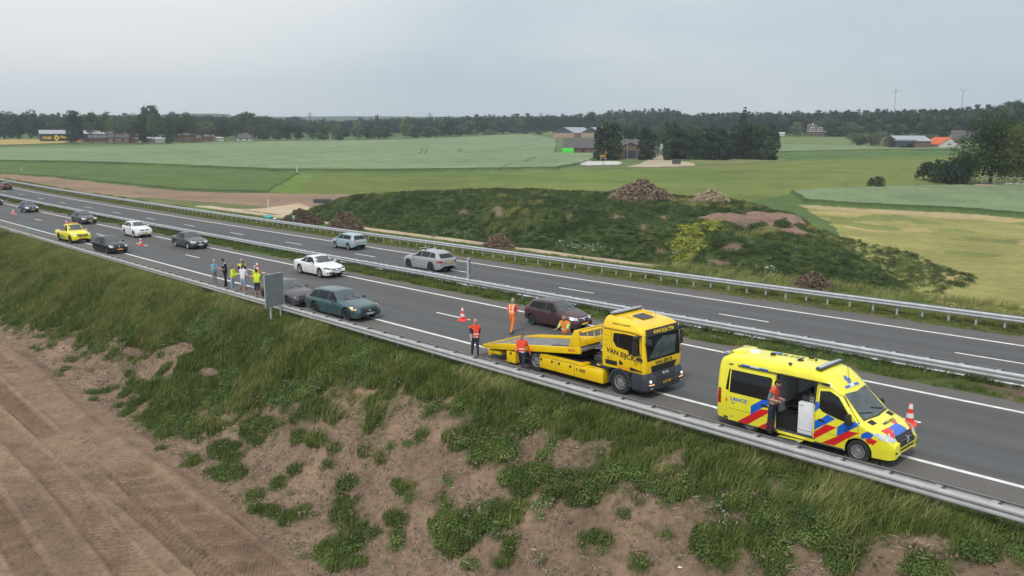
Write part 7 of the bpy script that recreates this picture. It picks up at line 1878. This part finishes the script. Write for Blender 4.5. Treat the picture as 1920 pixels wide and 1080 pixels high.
# paper and plastic litter
m_lit = M('white_litter', (0.75, 0.76, 0.78), rough=.6, var=.1); m_tq = M('turquoise_sheet', (0.04, 0.38, 0.40), rough=.5, var=.15)
def crumple(label, px, py, size, mat_, name='litter', cat='litter', n=9, seed=0, zo=.03):
    r = random.Random(seed); g = G(px, py) + Vector((0, 0, zo)); t = MB(); t.use(mat_); a = np.linspace(0, 2 * math.pi, n + 1)[:-1]
    V = [(0, 0, size * .35)] + [(math.cos(q) * size * r.uniform(.5, 1), math.sin(q) * size * r.uniform(.5, 1), size * r.uniform(0, .3)) for q in a] + [(0, 0, -.02)]
    t.add(V, [(0, i + 1, (i + 1) % n + 1) for i in range(n)] + [(n + 1, (i + 1) % n + 1, i + 1) for i in range(n)]); o_ = t.build(name, None, None, angle=5); o_.location = g; return tag(o_, label, cat)
crumple('scrap of white paper in the grass right below the rail', 720, 676, .22, m_lit, seed=1)
crumple('larger white scrap in the grass below the teal estate car', 616, 632, .26, m_lit, seed=2)
crumple('white plastic scrap among the low weeds under the ambulance', 1352, 942, .10, m_lit, seed=3)
crumple('small white paper on the bare soil near the lower edge', 1275, 1066, .09, m_lit, seed=4)
crumple('turquoise sheet lying behind the far rail left of the dark heap', 501, 408, .9, m_tq, seed=5, name='plastic_sheet', cat='sheet')
crumple('white bundle lying between the turquoise sheet and the dark heap', 516, 411, .5, m_lit, seed=6, name='plastic_bundle', cat='bundle')

# ------------------------------------------------------------------ buildings
m_tile = M('dark_roof_tiles', (0.095, 0.085, 0.085), rough=.8, var=.25, scale=.8)
m_brk = M('brown_brick', (0.17, 0.105, 0.08), rough=.9, var=.22, scale=.9)
m_brkl = M('light_brick', (0.42, 0.27, 0.20), rough=.9, var=.15, scale=.5)
m_clad = M('dark_cladding', (0.045, 0.06, 0.07), rough=.7, var=.15, scale=.4)
m_rsh = M('pale_roof_sheet', (0.33, 0.35, 0.38), rough=.5, var=.12, scale=.3)
m_wall = M('white_render', (0.58, 0.58, 0.56), rough=.8, var=.06)
m_ortl = M('orange_roof_tiles', (0.62, 0.13, 0.045), rough=.8, var=.15, scale=.6)
m_win = M('house_window', (0.03, 0.035, 0.04), rough=.15, var=.2)
m_dkb = M('dark_blue_wall', (0.028, 0.040, 0.062), rough=.6, var=.12, scale=.2)
m_grn = M('bright_green_tarp', (0.08, 0.72, 0.06), rough=.5, var=.06)
def bld(label, px, py, W, Dp, hw, hr, ang, wall, roof, name='farm_building', cat='barn', gable='x', doors=(), wins=(), eave=.4, ridge=0.5, gw=None, shift=0):
    """front wall faces the camera when ang = 0; gable 'x': ridge runs along the front; 'y': gable to the front"""
    g = G(px, py); az_ = math.atan2(g.x, g.y); t = empty(name, g, -az_ + R_(ang), label, cat)
    b = MB(); b.use(wall); x, d = W / 2, Dp
    b.add([(-x, 0, -1), (x, 0, -1), (x, d, -1), (-x, d, -1), (-x, 0, hw), (x, 0, hw), (x, d, hw), (-x, d, hw)], [(0, 1, 5, 4), (1, 2, 6, 5), (2, 3, 7, 6), (3, 0, 4, 7), (0, 3, 2, 1)])
    if gable == 'x': b.use(gw or wall); rd = d * ridge; b.add([(-x, 0, hw), (-x, rd, hw + hr), (-x, d, hw), (x, 0, hw), (x, rd, hw + hr), (x, d, hw)], [(0, 1, 2), (3, 5, 4)])
    else: b.use(gw or wall); b.add([(-x, 0, hw), (0, 0, hw + hr), (x, 0, hw), (-x, d, hw), (0, d, hw + hr), (x, d, hw)], [(0, 2, 1), (3, 4, 5)])
    b.build('wall', None, t, angle=20)
    r = MB(); r.use(roof); e = eave; th = .18
    if gable == 'x':
        rd = d * ridge; sl = hr / rd
        for (y0, z0, y1, z1) in ((-e, hw - e * sl, rd, hw + hr), (rd, hw + hr, d + e, hw - e * hr / (d - rd))):
            r.add([(-x - e, y0, z0 + .03), (x + e, y0, z0 + .03), (x + e, y1, z1 + .03), (-x - e, y1, z1 + .03), (-x - e, y0, z0 + th), (x + e, y0, z0 + th), (x + e, y1, z1 + th), (-x - e, y1, z1 + th)], [(3, 2, 1, 0), (4, 5, 6, 7), (0, 1, 5, 4), (1, 2, 6, 5), (2, 3, 7, 6), (3, 0, 4, 7)])
    else:
        sl = hr / x
        for sg in (-1, 1):
            r.add([(sg * (x + e), -e, hw - e * sl + .03), (0, -e, hw + hr + .03), (0, d + e, hw + hr + .03), (sg * (x + e), d + e, hw - e * sl + .03), (sg * (x + e), -e, hw - e * sl + th), (0, -e, hw + hr + th), (0, d + e, hw + hr + th), (sg * (x + e), d + e, hw - e * sl + th)], [(3, 2, 1, 0), (4, 5, 6, 7), (0, 1, 5, 4), (1, 2, 6, 5), (2, 3, 7, 6), (3, 0, 4, 7)])
    r.build('roof', None, t, angle=20)
    for (cx, w, z0, z1, m_) in doors: q = MB(); q.use(m_); q.box((cx, -.03, (z0 + z1) / 2), (w, .1, z1 - z0)); q.build('door', None, t)
    for (cx, w, z0, z1) in wins:
        q = MB(); q.use(m_wall); q.box((cx, -.04, (z0 + z1) / 2), (w + .2, .08, z1 - z0 + .2)); f_ = q.build('window', None, t); q = MB(); q.use(m_win); q.box((cx, -.09, (z0 + z1) / 2), (w, .06, z1 - z0)); q.build('pane', None, f_)
    return t
# dark blue warehouse with yellow writing, far left
g0 = G(105, 265); Dw = math.hypot(g0.x, g0.y); mpp = Dw / FPX
wb = bld('dark blue warehouse with yellow lettering at the far left', 152, 266, 112 * mpp, 22, 12.5 * mpp, 5.5 * mpp, 4, m_dkb, m_rsh, name='warehouse', cat='warehouse', ridge=.5)
def wtext(t_, txt, x, z, size, mat_, off=-.35):
    tm = text_mesh(txt); V = np.empty(len(tm.vertices) * 3, np.float32); tm.vertices.foreach_get('co', V); V = V.reshape(-1, 3)[:, :2]; V = (V - (V.max(0) + V.min(0)) / 2) * size
    b = MB(); b.use(mat_); b.add([(x + a, off, z + c) for a, c in V], [tuple(p.vertices) for p in tm.polygons]); return b.build('lettering', None, t_, fixn=False)
m_yl = M('yellow_lettering', (0.95, 0.66, 0.02), rough=.6, var=.03)
wtext(wb, 'VINK', -47 * mpp, 6.3 * mpp, 6.0 * mpp, m_yl); wtext(wb, 'VINKEUR', -19 * mpp, 7.6 * mpp, 5.2 * mpp, m_yl); wtext(wb, 'CONTAINERS', -5 * mpp, 3.0 * mpp, 3.6 * mpp, m_ortl)
q = MB(); q.use(m_yl); a_ = 5.2 * mpp; q.add([(-34 * mpp, -.3, 6.3 * mpp - a_), (-34 * mpp + a_ * .75, -.3, 6.3 * mpp), (-34 * mpp, -.3, 6.3 * mpp + a_), (-34 * mpp - a_ * .75, -.3, 6.3 * mpp)], [(0, 1, 2, 3)]); q.use(m_dkb); a_ *= .45; q.add([(-34 * mpp, -.34, 6.3 * mpp - a_), (-34 * mpp + a_ * .75, -.34, 6.3 * mpp), (-34 * mpp, -.34, 6.3 * mpp + a_), (-34 * mpp - a_ * .75, -.34, 6.3 * mpp)], [(0, 1, 2, 3)]); q.build('emblem', None, wb, fixn=False)
def vb(label, x0, x1, yb, hw, hr, wall, roof, gable='x', **kw):
    g = G((x0 + x1) / 2, yb); D = math.hypot(g.x, g.y) / FPX
    wp = kw.pop('wins', ()); dp = kw.pop('doors', ())
    return bld(label, (x0 + x1) / 2, yb, (x1 - x0) * D, kw.pop('dp', 10), hw * D, hr * D, kw.pop('ang', 0), wall, roof, gable=gable, wins=[(a * D, w * D, z0 * D, z1 * D) for a, w, z0, z1 in wp], doors=[(a * D, w * D, z0 * D, z1 * D, m_) for a, w, z0, z1, m_ in dp], **kw)
H_ = dict(name='house', cat='house')
vb('low dark shed under the trees right of the dark blue warehouse', 172, 206, 267, 7, 5, m_brk, m_tile, **H_)
vb('pale brick house with a dark roof behind shrubs', 208, 238, 268, 9, 7, m_brkl, m_tile, wins=((-8, 3, 2, 6), (6, 3, 2, 6)), **H_)
vb('narrow brick house with a steep dark roof beside the pale brick one', 238, 257, 267.5, 10, 9, m_brk, m_tile, gable='y', **H_)
vb('low outbuilding with two pale doors', 257, 282, 267.5, 7, 2, m_brk, m_rsh, doors=((-6, 3, 0, 6, m_wall), (-1, 3, 0, 6, m_wall)), **H_)
vb('long white low building with a pale roof', 282, 305, 267, 5, 3, m_wall, m_rsh, **H_)
vb('pale roofed shed left of the brown brick houses', 304, 326, 265, 5, 6, m_wall, m_rsh, **H_)
vb('brown brick farmhouse with rows of windows', 322, 364, 266, 11, 4, m_brk, m_tile, wins=((-12, 3, 2, 5), (-4, 3, 2, 5), (6, 3, 2, 5), (14, 3, 2, 5)), **H_)
vb('low dark roofed shed right of the brown farmhouse', 364, 383, 265, 4, 7, m_brkl, m_tile, **H_)
vb('red brown barn in the middle of the village', 382, 400, 265, 8, 3, m_brk, m_brk, **H_)
vb('white caravan shaped shed at the road side', 407, 420, 264.5, 5, 1, m_wall, m_wall, **H_)
vb('white farmhouse with dark hipped roof and two chimneys', 443, 472, 264, 5, 9, m_wall, m_tile, wins=((-6, 3, 1, 4), (5, 3, 1, 4)), **H_)
vb('grey roofed cottage half hidden in the hedge of the middle distance', 852, 872, 254, 4, 6, m_brkl, m_brkl, **H_)
# farm at the centre right
vb('left grey roofed cattle barn with light brick wall', 1036, 1078, 257.5, 8, 10, m_brkl, m_rsh, gable='y', gw=m_clad, dp=38, ang=-24, name='cattle_barn', cat='barn')
vb('right grey roofed cattle barn with light brick wall', 1088, 1128, 257.5, 8, 10, m_brkl, m_rsh, gable='y', gw=m_clad, dp=38, ang=-24, name='cattle_barn', cat='barn')
vb('grey barn behind the silo', 1160, 1182, 252, 6, 8, m_clad, m_rsh, gable='y', dp=20, name='cattle_barn', cat='barn')
vb('long low brick barn with a dark tiled roof beside the green trailer', 1056, 1122, 289, 11.5, 16, m_brk, m_tile, dp=14, ang=-3, doors=((4, 7, 0, 8, m_win), (18, 2, 3, 6, m_win)), name='brick_barn', cat='barn')
vb('brick barn whose big dark doors face the lane', 1163, 1200, 297, 21, 7, m_brk, m_tile, gable='y', dp=16, doors=((0, 20, 0, 14, m_dkb),), name='brick_barn', cat='barn')
vb('tiled cross wing of the brick barn with dark door', 1146, 1202, 287, 12, 12, m_brk, m_tile, dp=12, name='brick_barn', cat='barn')
vb('low dark shed along the farm lane', 1220, 1236, 289, 6, 5, m_brk, m_tile, dp=26, ang=10, gable='y', name='farm_shed', cat='shed')
def cyl_thing(name, label, cat, px, py, hpx, rpx, mats_, dome=True):
    g = G(px, py); D = math.hypot(g.x, g.y) / FPX; b = MB(); b.use(mats_); b.lathe([(rpx * D, -1), (rpx * D, hpx * D * .8), (rpx * D * .7, hpx * D * .94), (.01, hpx * D)], n=20); o_ = b.build(name, None, None); o_.location = g; return tag(o_, label, cat)
cyl_thing('feed_silo', 'tall pale feed silo beside the poplars of the lane', 'silo', 1240, 290, 20, 3.2, m_rsh)
cyl_thing('feed_silo', 'white topped feed silo behind the cattle barns', 'silo', 1184, 262, 30, 3, m_wall)
cyl_thing('feed_silo', 'second smaller silo left of the white topped one', 'silo', 1179, 262, 24, 2.5, m_rsh)
# green trailer
g = G(1065, 289.5); D = math.hypot(g.x, g.y) / FPX
t = empty('farm_trailer', g, -math.atan2(g.x, g.y), 'bright green covered trailer in front of the low brick barn', 'trailer'); b = MB(); b.use(m_grn); b.box((0, 0, 7 * D), (21 * D, 2.4, 9 * D)); b.build('box', None, t, bevel=.1)
for x in (-1.2 * D, 2 * D): b = MB(); b.use(m_tyre); b.lathe([(.01, -.1), (.42, -.1), (.42, .1), (.01, .1)], (x, -1.1, .4), 'Y', 14); b.build('wheel', None, t)
b = MB(); b.use(m_gry); b.box((0, 0, 1.9 * D), (22 * D, 2.0, .2)); b.box((-13 * D, 0, 1.5 * D), (5 * D, .2, .15)); b.build('chassis', None, t)
# excavator
g = G(1131, 300); D = math.hypot(g.x, g.y) / FPX
t = empty('excavator', g, -math.atan2(g.x, g.y), 'yellow wheeled excavator parked in the shade of the dense poplars', 'excavator')
m_xc = M('digger_yellow', (0.42, 0.21, 0.02), rough=.5, var=.1)
b = MB(); b.use(m_xc); b.box((-1 * D, 0, 7 * D), (11 * D, 2.3, 4.5 * D)); b.build('body', None, t, bevel=.1)
b = MB(); b.use(m_win); b.box((-1.5 * D, 0, 11 * D), (5 * D, 1.4, 4 * D)); b.build('cab', None, t, bevel=.1)
b = MB(); b.use(m_xc); b.box((3 * D, .2, 12 * D), (1.4 * D, .5, 9 * D), M4=Matrix.Rotation(.25, 4, 'Y')); b.box((6 * D, .2, 12.5 * D), (1.2 * D, .4, 8 * D), M4=Matrix.Rotation(-.15, 4, 'Y')); b.build('boom', None, t)
for x in (-4 * D, 4 * D): b = MB(); b.use(m_tyre); b.lathe([(.01, -.2), (.55, -.2), (.55, .2), (.01, .2)], (x, -1.0, .55), 'Y', 16); b.use(m_rim); b.lathe([(.01, -.22), (.3, -.21)], (x, -1.0, .55), 'Y', 12); b.build('wheel', None, t)
b = MB(); b.use(m_under); b.box((0, 0, 3.5 * D), (10 * D, 1.6, 2 * D)); b.build('chassis', None, t)
# right side farms
fh = vb('wide farmhouse with dark roof, white dormers and a long white gutter', 1516, 1552, 255.5, 8, 13, m_brk, m_tile, dp=12, name='farmhouse', cat='house', wins=((-11, 4, 1, 5), (2, 4, 1, 5)))
D = fh.location.xy.length / FPX
for x in (-10, 3):
    b = MB(); b.use(m_wall); b.box((x * D, 2.2, 13 * D), (6.5 * D, 3, 5 * D)); dm_ = b.build('dormer', None, fh); b = MB(); b.use(m_win); b.box((x * D, .68, 13 * D), (4.4 * D, .06, 2.8 * D)); b.build('pane', None, dm_)
b = MB(); b.use(m_wall); b.box((0, -.5, 8.2 * D), (38 * D, .3, .9 * D)); b.build('gutter', None, fh)
b = MB(); b.use(m_wall); b.cyl((-10 * D, 5, 18 * D), (-10 * D, 5, 23 * D), .4, n=8); b.build('chimney', None, fh)
vb('far white gable house peeping over the trees', 1567, 1579, 238, 6, 7, m_wall, m_wall, gable='y', **H_)
vb('white roofed shed at the end of the long poplar row', 1456, 1470, 255, 4, 2, m_wall, m_wall, **H_)
vb('brick shed with a pale sloping roof beside the grey green bush', 1686, 1742, 277, 11, 8, m_brk, m_rsh, dp=14, ang=28, gable='x', name='brick_shed', cat='shed')
vb('dark wooden stable in front of the brick shed', 1681, 1712, 279, 12, 2, m_clad, m_gry, dp=6, name='stable', cat='stable', doors=((-5, 3, 0, 7, m_win), (6, 3, 0, 7, m_win)))
vb('house with a bright orange tiled roof and white front', 1760, 1800, 276, 4.5, 11, m_wall, m_ortl, dp=10, ang=38, gable='y', **H_)
vb('slate roofed house behind the orange roof', 1790, 1822, 266, 4, 14, m_wall, m_tile, dp=10, ang=10, **H_)
vb('pale thatched roof behind the large broad tree', 1865, 1905, 268, 8, 16, m_brkl, m_beige if 'm_beige' in globals() else m_brkl, dp=14, ang=5, **H_)
vb('dark field shelter on the bright meadow', 1657, 1668, 272, 5, 1, m_clad, m_clad, dp=4, name='field_shelter', cat='shelter')
# concrete block and fence at the right edge
g = G(1846, 353); D = math.hypot(g.x, g.y) / FPX; b = MB(); b.use(m_brkl); b.box((0, 0, 3 * D), (31 * D, 2, 6 * D), taper=.94); o_ = b.build('concrete_block', None, None, bevel=.05); o_.location = g; o_.rotation_euler = (0, 0, -math.atan2(g.x, g.y)); tag(o_, 'low pale block wall at the left end of the fence on the right', 'wall')
ft = empty('construction_fence', G(1890, 353), -math.atan2(G(1890, 353).x, G(1890, 353).y), 'wire mesh fence panels under the large broad tree at the right edge', 'fence')
for i in range(8):
    x = (-38 + i * 17.5) * D; b = MB(); b.use(m_galv); b.cyl((x, 0, -.5), (x, 0, 18 * D), .04, n=6); b.build('post', None, ft)
    if i < 7:
        b = MB(); b.use(m_galv); b.cyl((x, 0, 17.5 * D), (x + 17.5 * D, 0, 17 * D), .025, n=5); b.cyl((x, 0, 1), (x + 17.5 * D, 0, 1), .02, n=5); 
        for j in range(1, 8): b.cyl((x + j * 2.2 * D, 0, .1), (x + j * 2.2 * D, 0, 17 * D), .006, n=3, caps=False)
        b.build('mesh_panel', None, ft)
g = G(1902, 352); b = MB(); b.use(m_lit); 
for i in range(9): b.box(((i - 4) * 3.2 * D, 1.0, 4.5 * D + (i % 3) * .1), (2.6 * D, .5, .35), M4=Matrix.Rotation(.3 * (i % 3 - 1), 4, 'Y'))
o_ = b.build('stacked_bags', None, None); o_['kind'] = 'stuff'; o_.location = g; o_.rotation_euler = (0, 0, -math.atan2(g.x, g.y)); tag(o_, 'row of white sacks behind the mesh fence', 'sacks')
# posts and small furniture in the fields
def pole(name, label, cat, px, pb, pt, r, mat_):
    g = G(px, pb); D = math.hypot(g.x, g.y) / FPX; b = MB(); b.use(mat_); h_ = (pb - pt) * D; b.cyl((0, 0, -.3), (0, 0, h_), r, n=8); b.cyl((0, 0, h_), (0, 0, h_ + .06), r * 1.5, n=8); o_ = b.build(name, None, None); o_.location = g; return tag(o_, label, cat)
pole('marker_post', 'white marker post at the corner of the pale wheat field', 'post', 557, 323, 311, .16, m_wall)
pole('marker_post', 'white post at the end of the ploughed strip near the sandy yard', 'post', 503.5, 388, 375, .12, m_wall)
pole('marker_post', 'white stake at the left end of the potato field', 'post', 41, 323, 316, .10, m_wall)
pole('marker_post', 'thin stake in front of the mound behind the fields', 'post', 788, 362, 354, .05, m_wall)
g = G(605, 385); b = MB(); b.use(m_gry); b.box((0, 0, .75), (2.9, 1.0, .7)); b.use(m_wall); b.box((-.7, -.3, .2), (.25, .25, .45)); b.box((.6, -.3, .2), (.25, .25, .45)); o_ = b.build('water_trough', None, None, bevel=.04); o_.location = g; tag(o_, 'dark trough on two white feet on the ploughed strip', 'trough')
g = G(1268, 309); b = MB(); b.use(m_gry); b.box((0, 0, 1), (2.6, 1.2, 1.4)); o_ = b.build('wooden_crate', None, None, bevel=.04); o_.location = g; tag(o_, 'dark crate standing on the sandy yard before the poplars', 'crate')
pole('lamp_post', 'thin flag pole in front of the white slab at the farm', 'pole', 1131, 309, 297, .08, m_gry)
pole('lamp_post', 'slender mast before the big doors of the brick barn', 'pole', 1176, 298, 268, .10, m_galv)
# wind turbines and pylons on the skyline
m_wt = M('turbine_white', (0.50, 0.54, 0.58), rough=.6, var=.02)
def turbine(px, pt, D, label, rot):
    r = ray(px, pt); k = D / math.hypot(r[0], r[1]); top = Vector((r[0] * k, r[1] * k, CAMH + r[2] * k)); t = empty('wind_turbine', (top.x, top.y, 0), -math.atan2(top.x, top.y), label, 'wind turbine', 'wind turbines beyond the wood')
    b = MB(); b.use(m_wt); b.cyl((0, 0, -3), (0, 0, top.z), 1.7, 1.1, n=12); b.build('tower', None, t)
    b = MB(); b.use(m_wt); b.box((0, 0, top.z + .5), (2.2, 6, 2.2)); b.build('nacelle', None, t)
    for i in range(3):
        a = rot + i * 2.094; b = MB(); b.use(m_wt); L_ = D * .0075
        b.add([(math.cos(a) * 1 - math.sin(a) * 1.0, -3.5, top.z + 1 + math.sin(a) * 1 + math.cos(a) * 1.0), (math.cos(a) * 1 + math.sin(a) * 1.0, -3.5, top.z + 1 + math.sin(a) * 1 - math.cos(a) * 1.0), (math.cos(a) * L_, -3.5, top.z + 1 + math.sin(a) * L_), (math.cos(a) * 2, -4.1, top.z + 1 + math.sin(a) * 4)], [(0, 1, 2), (0, 2, 3), (1, 3, 2), (0, 3, 1)]); b.build('blade', None, t)
turbine(1680, 170, 2000, 'left wind turbine above the wooded skyline', 1.7)
turbine(1806, 172, 2150, 'right wind turbine above the wooded skyline', 2.5)
def pylon(px, pt, pb, D, label):
    r = ray(px, pt); k = D / math.hypot(r[0], r[1]); top = Vector((r[0] * k, r[1] * k, CAMH + r[2] * k)); t = MB(); t.use(m_gry); h = top.z + 3
    for sx in (-1, 1): t.cyl((sx * 2.6, 0, -h), (sx * .3, 0, 0), .5, n=4)
    for z, w in ((-3, 6), (-7, 8), (-11, 6)): t.cyl((-w, 0, z), (w, 0, z), .35, n=4)
    o_ = t.build('pylon', None, None); o_.location = top; tag(o_, label, 'pylon')
for px, lb in ((175, 'faint pylon above the left trees'), (581, 'faint pylon above the round trees'), (806, 'faint pylon left of the dark tree'), (1014, 'faint pylon above the cattle barns'), (1628, 'faint pylon left of the left turbine')): pylon(px, 211, 220, 1700, lb)
# distant landfill hill and ridges
m_hill = M('hill_grass', (0.075, 0.105, 0.065), rough=.95, var=.15, scale=.01)
def ridge(name, pts, D, thick, mat_):
    V = []; F = []; n = len(pts)
    for i, (px, py) in enumerate(pts):
        r = ray(px, py); k = D / r[1]; x, z = r[0] * k, CAMH + r[2] * k
        V += [(x, D - thick, -5), (x, D, z), (x, D + thick * 2, z), (x, D + thick * 3, -5)]
    for i in range(n - 1):
        for j in range(3): F.append((4 * i + j, 4 * i + 4 + j, 4 * i + 5 + j, 4 * i + 1 + j))
    me = fast_mesh(name, V, F, mats=(mat_,)); return tag(link(name, me), kind='structure')
ridge('landfill_hill', [(288, 224), (306, 214.5), (330, 213), (405, 213), (424, 220), (440, 224)], 1900, 40, m_hill)
rp = [(x, 219.5 - 2.4 * float(fbm(np.array([x / 90.0]), np.array([3.0]), 3, 1.0)[0]) + max(0, (x - 900)) * .006) for x in range(-80, 2050, 20)]
ridge('distant_ridge', rp, 2150, 60, m_hill)

# ------------------------------------------------------------------ haze
hm = bpy.data.materials.new('haze_air'); hm.use_nodes = True; hn = hm.node_tree.nodes; hn.clear()
ho = hn.new('ShaderNodeOutputMaterial'); hv = hn.new('ShaderNodeVolumePrincipled'); hv.inputs['Color'].default_value = (0.78, 0.89, 1.0, 1); hv.inputs['Density'].default_value = HAZE; hv.inputs['Anisotropy'].default_value = .2
hm.node_tree.links.new(hv.outputs[0], ho.inputs['Volume'])
hb = MB(); hb.box((0, 1220, 62.5), (5600, 2680, 139)); hz = link('haze', hb.mesh('haze'), None); hz.data.materials.append(hm); tag(hz, kind='stuff')
